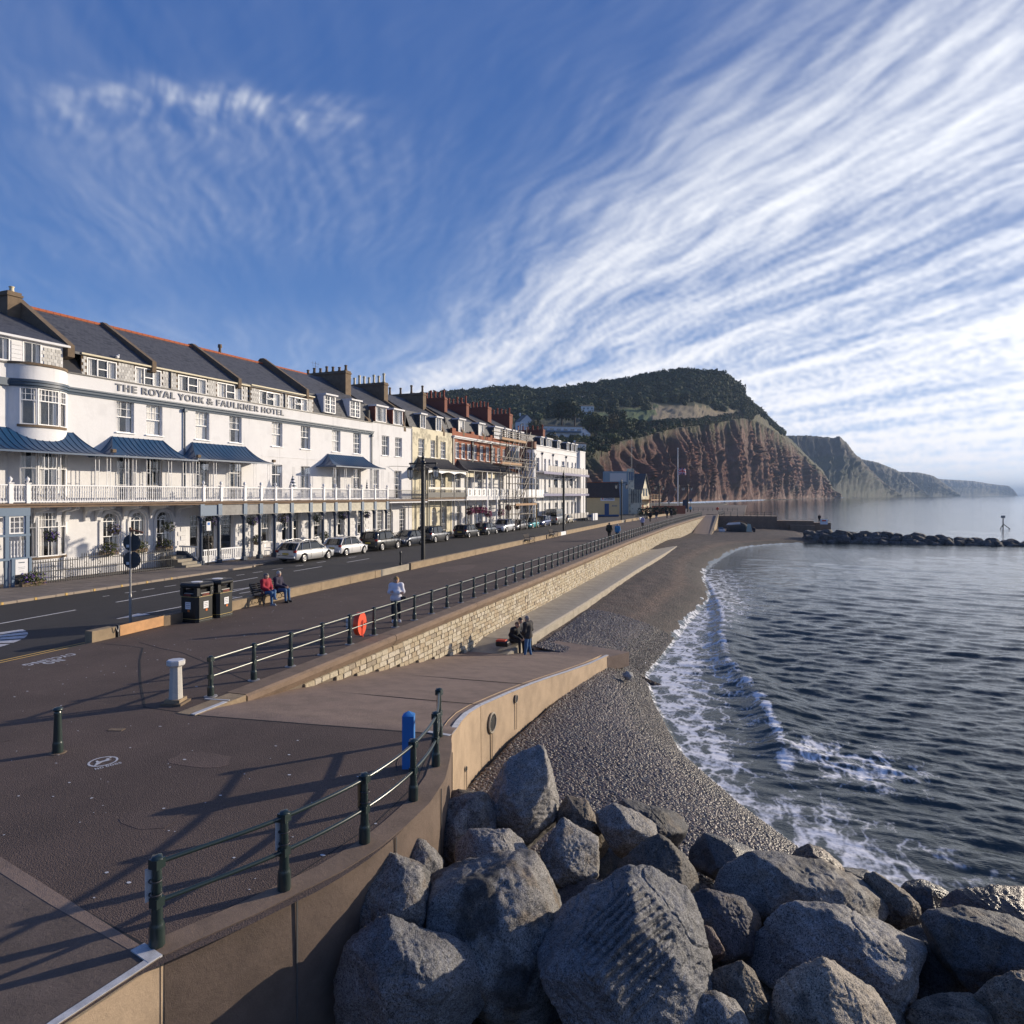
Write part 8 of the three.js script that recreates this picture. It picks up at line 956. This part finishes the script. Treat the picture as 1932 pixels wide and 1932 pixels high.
// ---------- people: a skeleton of joints with radii, joined by a smooth minimum and meshed
function blob(caps, res, lo, hi, k = 0.03) { // caps: [a, b, ra, rb]
  const S = Math.max(hi[0] - lo[0], hi[1] - lo[1], hi[2] - lo[2]) / 2, c = [0, 1, 2].map(i => (lo[i] + hi[i]) / 2); const mc = new MarchingCubes(res, M.skin, false, false, 60000); mc.isolation = 0; const f = mc.field;
  const C = caps.map(([a, b, ra, rb]) => { const d = [b[0] - a[0], b[1] - a[1], b[2] - a[2]]; return [a, d, d[0] ** 2 + d[1] ** 2 + d[2] ** 2 + 1e-9, ra, rb]; });
  const h = res / 2; for (let z = 0; z < res; z++) for (let y = 0; y < res; y++) for (let x = 0; x < res; x++) { const px = (x - h) / h * S + c[0], py = (y - h) / h * S + c[1], pz = (z - h) / h * S + c[2]; let s = 0; for (const [a, d, L, ra, rb] of C) { const t = clamp(((px - a[0]) * d[0] + (py - a[1]) * d[1] + (pz - a[2]) * d[2]) / L), dx = px - a[0] - t * d[0], dy = py - a[1] - t * d[1], dz = pz - a[2] - t * d[2], r = Math.sqrt(dx * dx + dy * dy + dz * dz) - lerp(ra, rb, t); if (r < 0.25) s += Math.exp(-r / k); } f[x + y * res + z * res * res] = s > 1e-9 ? k * Math.log(s) : -0.3; }
  mc.update(); const n = mc.count ?? mc.geometry.drawRange.count; const P = mc.positionArray.slice(0, n * 3), N = mc.normalArray.slice(0, n * 3); for (let i = 0; i < P.length; i += 3) for (let j = 0; j < 3; j++) P[i + j] = P[i + j] * S + c[j];
  const g = new THREE.BufferGeometry(); g.setAttribute('position', new THREE.Float32BufferAttribute(P, 3)); g.setAttribute('normal', new THREE.Float32BufferAttribute(N, 3)); return g;
}
function person(label, n, s, y, turn, pose, w, group) { // faces +z before turning
  const t = thing('person', label, 'person', [n, y, -s], turn, group); const F = w.h / 1.72, J = { hipL: [0.09, 0.9, 0], hipR: [-0.09, 0.9, 0], kneeL: [0.1, 0.48, 0.02], kneeR: [-0.1, 0.48, 0.02], ankL: [0.11, 0.08, -0.02], ankR: [-0.11, 0.08, -0.02], pel: [0, 0.95, 0], waist: [0, 1.08, 0.01], chest: [0, 1.28, 0], neck: [0, 1.45, 0], head: [0, 1.585, 0.015], shL: [0.18, 1.39, 0], shR: [-0.18, 1.39, 0], elL: [0.23, 1.12, -0.03], elR: [-0.23, 1.12, -0.03], wrL: [0.23, 0.88, 0.05], wrR: [-0.23, 0.88, 0.05], ...pose };
  for (const k in J) J[k] = J[k].map(v => v * F); const b = w.bulk ?? 1, R = k => k * F, res = w.res ?? 46;
  const ends = Object.values(J), lo = [0, 1, 2].map(i => Math.min(...ends.map(p => p[i])) - 0.24), hi = [0, 1, 2].map(i => Math.max(...ends.map(p => p[i])) + 0.24);
  const mid = (p, q, f) => p.map((v, i) => lerp(v, q[i], f)), add = (p, q) => p.map((v, i) => v + q[i]);
  const torso = e => [[J.pel, J.waist, R(0.135) * b + e, R(0.125) * b + e], [J.waist, J.chest, R(0.125) * b + e, R(0.14) * b + e], [J.shL, J.shR, R(0.075) + e, R(0.075) + e], [J.hipL, J.hipR, R(0.11) * b + e, R(0.11) * b + e]], arms = (e, l = 1) => ['L', 'R'].flatMap(q => [[J['sh' + q], J['el' + q], R(0.056) + e, R(0.044) + e], [J['el' + q], mid(J['el' + q], J['wr' + q], l), R(0.043) + e, R(0.03) + e]]), legs = (e, l = 1) => ['L', 'R'].flatMap(q => [[J['hip' + q], J['knee' + q], R(0.088) * b + e, R(0.058) + e], [J['knee' + q], mid(J['knee' + q], J['ank' + q], l), R(0.056) + e, R(0.038) + e]]);
  const hv = J.face ?? [0, 0, 1], hd = add(J.head, [0, 0.01 * F, 0]), up = [0, 1, 0], off = (d, q) => [d[0] * q, d[1] * q, d[2] * q], sd = [hv[2], 0, -hv[0]];
  const caps = [...torso(-0.012), ...arms(-0.006), ...legs(-0.006), [J.neck, J.head, R(0.055), R(0.06)], [add(hd, [0, 0.035 * F, 0]), add(hd, off(hv, 0.01)), R(0.088), R(0.078)], [add(hd, add(off(hv, 0.035 * F), [0, -0.06 * F, 0])), add(hd, off(hv, 0.03 * F)), R(0.045), R(0.06)], [add(hd, add(off(hv, 0.085 * F), [0, 0.005, 0])), add(hd, add(off(hv, 0.1 * F), [0, -0.022, 0])), 0.011, 0.017]];
  for (const q of [1, -1]) caps.push([add(hd, add(off(sd, 0.08 * q * F), [0, 0.01, 0])), add(hd, add(off(sd, 0.088 * q * F), [0, -0.02, 0])), 0.016, 0.013]); // ears
  const bodyG = [flat(blob(caps, res + 8, lo, hi, 0.02))];
  for (const q of ['L', 'R']) { // palm and five curled fingers
    const a = J['wr' + q], d = V(...a).sub(V(...J['el' + q])).normalize(), side = V(q === 'L' ? -1 : 1, 0, 0).addScaledVector(d, -V(q === 'L' ? -1 : 1, 0, 0).dot(d)).normalize(), nrm = d.clone().cross(side).normalize(); const at = (u, v, x) => V(...a).addScaledVector(d, u).addScaledVector(nrm, v).addScaledVector(side, x).toArray();
    const pg = new THREE.SphereGeometry(0.04, 10, 8); pg.scale(0.95, 1.1, 0.5); const mt = new THREE.Matrix4().makeBasis(nrm, d, side); pg.applyMatrix4(mt).translate(...at(0.045, 0, 0)); bodyG.push(pg);
    for (let k = 0; k < 4; k++) { const L = [0.07, 0.078, 0.074, 0.058][k], v = -0.027 + k * 0.018; bodyG.push(tube([at(0.075, v, 0), at(0.075 + L * 0.5, v * 1.05, 0.012), at(0.075 + L * 0.85, v, 0.036)], 0.0085, 6, 6)); } bodyG.push(tube([at(0.03, -0.03, 0.005), at(0.06, -0.05, 0.02), at(0.085, -0.045, 0.035)], 0.0095, 6, 6));
  }
  obj('body', bodyG, M.skin, t);
  const top = std(...w.top, 0.85), leg = std(...w.leg, 0.85), e0 = w.thick ?? 0.02;
  obj(w.topName ?? 'jacket', blob([...torso(e0), ...arms(e0, w.sleeve ?? 0.94), [J.neck, add(J.neck, [0, 0.01, 0]), R(0.07), R(0.066)], ...(w.long ? legs(e0 + 0.02, 0).slice(0, 0) : [])], res, lo, hi, 0.022), top, t);
  if (w.inner) obj('inner_top', blob([[add(J.chest, [0, 0.08, 0.09]), add(J.waist, [0, 0, 0.11]), 0.05, 0.05]], 24, lo, hi, 0.02), std(...w.inner, 0.8), t);
  obj('trousers', blob([[J.hipL, J.hipR, R(0.122) * b, R(0.122) * b], [J.pel, add(J.pel, [0, 0.03, 0]), R(0.135) * b, R(0.13) * b], ...legs(0.014, w.legL ?? 0.94)], res, lo, hi, 0.018), leg, t);
  for (const q of ['L', 'R']) { const k = V(...J['ank' + q]), kn = V(...J['knee' + q]), dir = V(...(J['toe' + q] ?? hv)).setY(0).normalize(); const m = new THREE.Matrix4().makeBasis(V(dir.z, 0, -dir.x), V(0, 1, 0), dir); const sh = [new THREE.CapsuleGeometry(0.045, 0.15, 4, 10).rotateX(Math.PI / 2).scale(1, 0.85, 1).translate(0, -0.035, 0.06), rbx(0.088, 0.025, 0.26, 0, -0.075, 0.06, 0.01, 1)].map(g => g.applyMatrix4(m).translate(k.x, k.y, k.z)); obj('shoe', sh, std(...w.shoe, 0.6), t); }
  if (w.hair) { const hg = [[add(hd, add([0, 0.045 * F, 0], off(hv, -0.012))), add(hd, add([0, 0.05 * F, 0], off(hv, 0.02))), R(0.098), R(0.088)], [add(hd, add([0, 0.0, 0], off(hv, -0.04 * F))), add(hd, add([0, -(w.hairL ?? 0.03) * F, 0], off(hv, -0.045 * F))), R(0.075), R(0.055)]]; if (w.hairL > 0.06) for (const q of [1, -1]) hg.push([add(hd, add(off(sd, 0.07 * q * F), [0, 0.03, 0])), add(hd, add(off(sd, 0.075 * q * F), [0, -w.hairL * F, 0])), R(0.035), R(0.028)]); const l2 = hd.map(v => v - 0.24), h2 = hd.map(v => v + 0.24); obj('hair', blob(hg, 30, l2, h2, 0.012), std(...w.hair, 0.9), t); }
  const eye = [1, -1].map(q => new THREE.SphereGeometry(0.011, 6, 5).translate(...add(hd, add(off(hv, 0.083 * F), off(sd, 0.032 * q * F))))); for (const g of eye) obj('eye', [g], M.black, t);
  obj('mouth', [bx(0.036, 0.008, 0.006).applyMatrix4(new THREE.Matrix4().makeBasis(V(...sd), V(0, 1, 0), V(...hv))).translate(...add(hd, add(off(hv, 0.083 * F), [0, -0.052 * F, 0])))], std(0.3, 0.1, 0.08), t);
  if (w.glasses) obj('sunglasses', [1, -1].map(q => rbx(0.055, 0.035, 0.012, 0, 0, 0, 0.005, 1).applyMatrix4(new THREE.Matrix4().makeBasis(V(...sd), V(0, 1, 0), V(...hv))).translate(...add(hd, add(off(hv, 0.094 * F), add(off(sd, 0.034 * q * F), [0, 0.004, 0]))))), M.black, t);
  return t;
}
const sit = (h = 0.46, o = {}) => { const d = h + 0.09 - 0.9; const J = { pel: [0, 0.95 + d, -0.02], hipL: [0.09, 0.9 + d, 0], hipR: [-0.09, 0.9 + d, 0], waist: [0, 1.08 + d, -0.04], chest: [0, 1.28 + d, -0.04], neck: [0, 1.45 + d, -0.03], head: [0, 1.585 + d, 0], shL: [0.18, 1.39 + d, -0.04], shR: [-0.18, 1.39 + d, -0.04], elL: [0.24, 1.14 + d, 0.02], elR: [-0.24, 1.14 + d, 0.02], wrL: [0.09, 1.02 + d, 0.24], wrR: [-0.09, 1.02 + d, 0.24], kneeL: [0.12, h + 0.09, 0.42], kneeR: [-0.12, h + 0.09, 0.42], ankL: [0.13, 0.08, 0.45], ankR: [-0.13, 0.08, 0.45] }; return { ...J, ...o }; };
const walk = (f = 1) => ({ kneeL: [0.1, 0.5, 0.16 * f], ankL: [0.1, 0.09, 0.24 * f], kneeR: [-0.1, 0.48, -0.02], ankR: [-0.1, 0.11, -0.26 * f], elL: [0.24, 1.13, -0.1 * f], wrL: [0.24, 0.91, -0.08 * f], elR: [-0.24, 1.13, 0.03], wrR: [-0.24, 0.92, 0.18 * f] });
const P1 = 'people sitting on the promenade bench', jeans = [0.05, 0.12, 0.24], dk = [0.018, 0.018, 0.022];
{
  const t = 1.5; // bench faces +x
  person('seated person in a red jacket and jeans on the bench', -19.55, 24.2, 0, 1.45, sit(0.45, { kneeL: [0.06, 0.6, 0.42], ankL: [-0.12, 0.36, 0.62], face: [0.5, 0, 0.86], toeL: [-0.4, 0, 0.9] }), { h: 1.68, top: [0.30, 0.012, 0.03], leg: jeans, shoe: [0.25, 0.28, 0.34], hair: [0.16, 0.145, 0.13], hairL: 0.05, thick: 0.03, res: 60 }, P1);
  person('seated person in a dark blue fleece with grey hair on the bench', -19.5, 24.95, 0, 1.62, sit(0.45, { face: [-0.2, 0, 0.98], wrL: [0.12, 0.68, 0.34], wrR: [-0.06, 0.68, 0.36] }), { h: 1.7, top: [0.022, 0.018, 0.045], leg: jeans, shoe: dk, hair: [0.42, 0.40, 0.36], hairL: 0.07, inner: [0.28, 0.24, 0.33], thick: 0.028, res: 60 }, P1);
  const w = person('standing person in a white jacket with folded arms and sunglasses by the railing', -12.35, 22.5, 0, 0.62, { elL: [0.25, 1.15, 0.04], elR: [-0.25, 1.15, 0.04], wrL: [-0.1, 1.17, 0.17], wrR: [0.1, 1.13, 0.19], ankL: [0.13, 0.08, 0], ankR: [-0.13, 0.08, 0], kneeL: [0.12, 0.48, 0.01], kneeR: [-0.12, 0.48, 0.01] }, { h: 1.66, top: [0.62, 0.62, 0.68], leg: [0.016, 0.018, 0.028], shoe: [0.5, 0.5, 0.54], hair: [0.32, 0.20, 0.08], hairL: 0.12, glasses: 1, thick: 0.032, res: 64, legL: 0.84 });
  obj('handbag', [rbx(0.2, 0.16, 0.08, 0.25, 0.86, 0.1, 0.03, 2)], M.black, w);
  const W = 'people walking along the promenade', away = Math.PI;
  person('walking person in a dark green coat seen from behind', -13.8, 70.8, 0, away, walk(), { h: 1.78, top: [0.028, 0.028, 0.02], leg: dk, shoe: dk, hair: [0.1, 0.09, 0.08], bulk: 1.12, thick: 0.04 }, W);
  person('walking person in a bright blue jacket beside the dark green coat', -12.9, 70.6, 0, away, walk(-1), { h: 1.68, top: [0.06, 0.22, 0.40], leg: [0.03, 0.03, 0.035], shoe: [0.4, 0.4, 0.4], hair: [0.4, 0.38, 0.34], bulk: 1.1, thick: 0.04 }, W);
  person('walking person in a pale lilac top near the long railing', -14.1, 96.5, 0, away, walk(), { h: 1.68, top: [0.45, 0.42, 0.55], leg: dk, shoe: dk, hair: [0.5, 0.48, 0.45], thick: 0.035 }, W);
  person('walking person with long dark coat and dark hair farther along', -16.2, 120, 0, away, walk(), { h: 1.8, top: [0.025, 0.018, 0.016], leg: dk, shoe: dk, hair: [0.05, 0.025, 0.015], hairL: 0.14, thick: 0.05 }, W);
  person('walking person in a black top and pale shorts with a bag', -15.9, 126, 0, away, walk(-1), { h: 1.82, top: [0.015, 0.015, 0.018], leg: [0.22, 0.24, 0.28], shoe: dk, hair: [0.05, 0.04, 0.035], thick: 0.03, legL: 0.15 }, W);
  person('left one of a distant pair in dark coats by the flagpole', -15.5, 139.5, 0, away, walk(), { h: 1.75, top: [0.02, 0.02, 0.022], leg: dk, shoe: dk, hair: [0.12, 0.1, 0.09], bulk: 1.2, thick: 0.05 }, W);
  person('right one of a distant pair in dark coats by the flagpole', -15.0, 143, 0, away, walk(-1), { h: 1.72, top: [0.024, 0.02, 0.02], leg: dk, shoe: dk, hair: [0.3, 0.28, 0.25], bulk: 1.2, thick: 0.05 }, W);
  person('distant person in a light blue top at the promenade end', -14.6, 186, 0, away, walk(), { h: 1.75, top: [0.12, 0.34, 0.5], leg: dk, shoe: dk, hair: [0.2, 0.15, 0.1], thick: 0.05 }, W);
  person('standing person in a dark jacket and jeans on the slipway foot', -8.75, 27.25, -2.11, -1.9, { head: [0, 1.565, 0.05], face: [0, -0.25, 0.97], ankL: [0.15, 0.08, 0.05], ankR: [-0.12, 0.08, -0.08], wrL: [0.14, 1.0, 0.2], elL: [0.25, 1.12, 0.0], wrR: [-0.14, 1.0, 0.2], elR: [-0.25, 1.12, 0.0] }, { h: 1.74, top: [0.03, 0.027, 0.028], leg: [0.05, 0.13, 0.27], shoe: dk, hair: [0.28, 0.24, 0.21], thick: 0.035, res: 60 });
  const S2 = 'people sitting on the lower walkway ledge';
  person('seated person in black with a bright blue hood on the ledge', -9.55, 27.75, -2.1, 1.2, sit(0.48, { chest: [0, 0.95, 0.08], neck: [0, 1.1, 0.14], head: [0, 1.22, 0.2], shL: [0.18, 1.04, 0.1], shR: [-0.18, 1.04, 0.1], wrL: [0.1, 0.66, 0.42], wrR: [-0.1, 0.66, 0.42] }), { h: 1.72, top: [0.015, 0.015, 0.018], leg: dk, shoe: dk, hair: [0.2, 0.12, 0.07], inner: [0.03, 0.3, 0.5], thick: 0.035, res: 56 }, S2);
  person('seated person in a dark coat leaning close on the ledge', -9.5, 28.5, -2.1, 1.5, sit(0.48, { face: [-0.5, -0.1, 0.86], wrL: [0.1, 0.66, 0.42], wrR: [-0.1, 0.66, 0.42] }), { h: 1.72, top: [0.024, 0.026, 0.036], leg: dk, shoe: dk, hair: [0.05, 0.04, 0.035], thick: 0.035, res: 52 }, S2);
  const rk = thing('rucksack', 'red and black rucksack lying on the ledge behind the seated people', 'rucksack', [-9.75, -1.66, -26.9]); obj('bag', [rbx(0.55, 0.24, 0.36, 0, 0.13, 0, 0.08, 2)], M.black, rk); obj('flap', [rbx(0.42, 0.08, 0.3, -0.05, 0.25, 0, 0.03, 2)], std(0.55, 0.06, 0.02, 0.7), rk);
  person('angler standing on the end of the groyne', 14.6, 163.5, -1.4, away, { wrL: [0.1, 1.15, 0.25], wrR: [-0.1, 1.15, 0.25] }, { h: 1.75, top: [0.03, 0.018, 0.02], leg: dk, shoe: dk, hair: [0.05, 0.04, 0.03], thick: 0.06 });
  person('person in black sitting on the shingle near the tent', 0.9, 139.5, beachY(0.9, 139.5), 0.2, sit(0.2, { kneeL: [0.12, 0.42, 0.34], kneeR: [-0.12, 0.42, 0.34] }), { h: 1.75, top: dk, leg: dk, shoe: [0.4, 0.4, 0.4], hair: [0.05, 0.04, 0.03], thick: 0.05 });
  const tn = thing('beach_tent', 'dark dome fishing tent with white and green panels under the groyne', 'tent', [-2, beachY(-2, 142), -142], 0.1); obj('canvas', [new THREE.SphereGeometry(2.1, 18, 10, 0, 6.3, 0, Math.PI / 2).scale(1.1, 0.9, 0.7)], std(0.03, 0.034, 0.036, 0.8), tn); obj('white_panel', [ext([[-2.4, 1.3], [0.3, 1.5], [0.2, 1.9], [-2.0, 1.75]], 0.06).translate(0, 0, 1.45)], M.white, tn); obj('side_panel', [ext([[1.4, 0], [2.5, 0], [2.2, 1.5], [1.6, 1.6]], 0.06).translate(0, 0, 1.2)], std(0.4, 0.5, 0.45, 0.8), tn); obj('orange_trim', [tube([[-1.4, 1.75, 1.2], [0, 2.15, 0.9], [1.6, 1.7, 1.1]], 0.05, 5)], M.wood, tn);
  const bxs = thing('tackle_box', 'white and blue tackle boxes on the shingle left of the tent', 'box', [-5.0, beachY(-5, 139), -139]); obj('case', [rbx(1.1, 0.5, 0.7, 0, 0.25, 0, 0.05, 1)], M.white, bxs); obj('lid', [rbx(0.9, 0.25, 0.5, -0.2, 0.65, 0, 0.05, 1)], M.steelblue, bxs);
  const wn = thing('warning_sign', 'white warning sign on the end of the groyne below the angler', 'sign', [15.2, -1.4, -160.2], YAW); obj('sign_plate', [bx(1.6, 1.1, 0.06, 0, 0.3, 0)], M.white, wn); obj('red_band', [bx(0.9, 0.3, 0.02, 0, 0.55, 0.04)], M.red, wn);
}
scene.traverse(o => { if (o.isMesh) { o.castShadow = true; o.receiveShadow = true; } });
renderer.render(scene, camera);
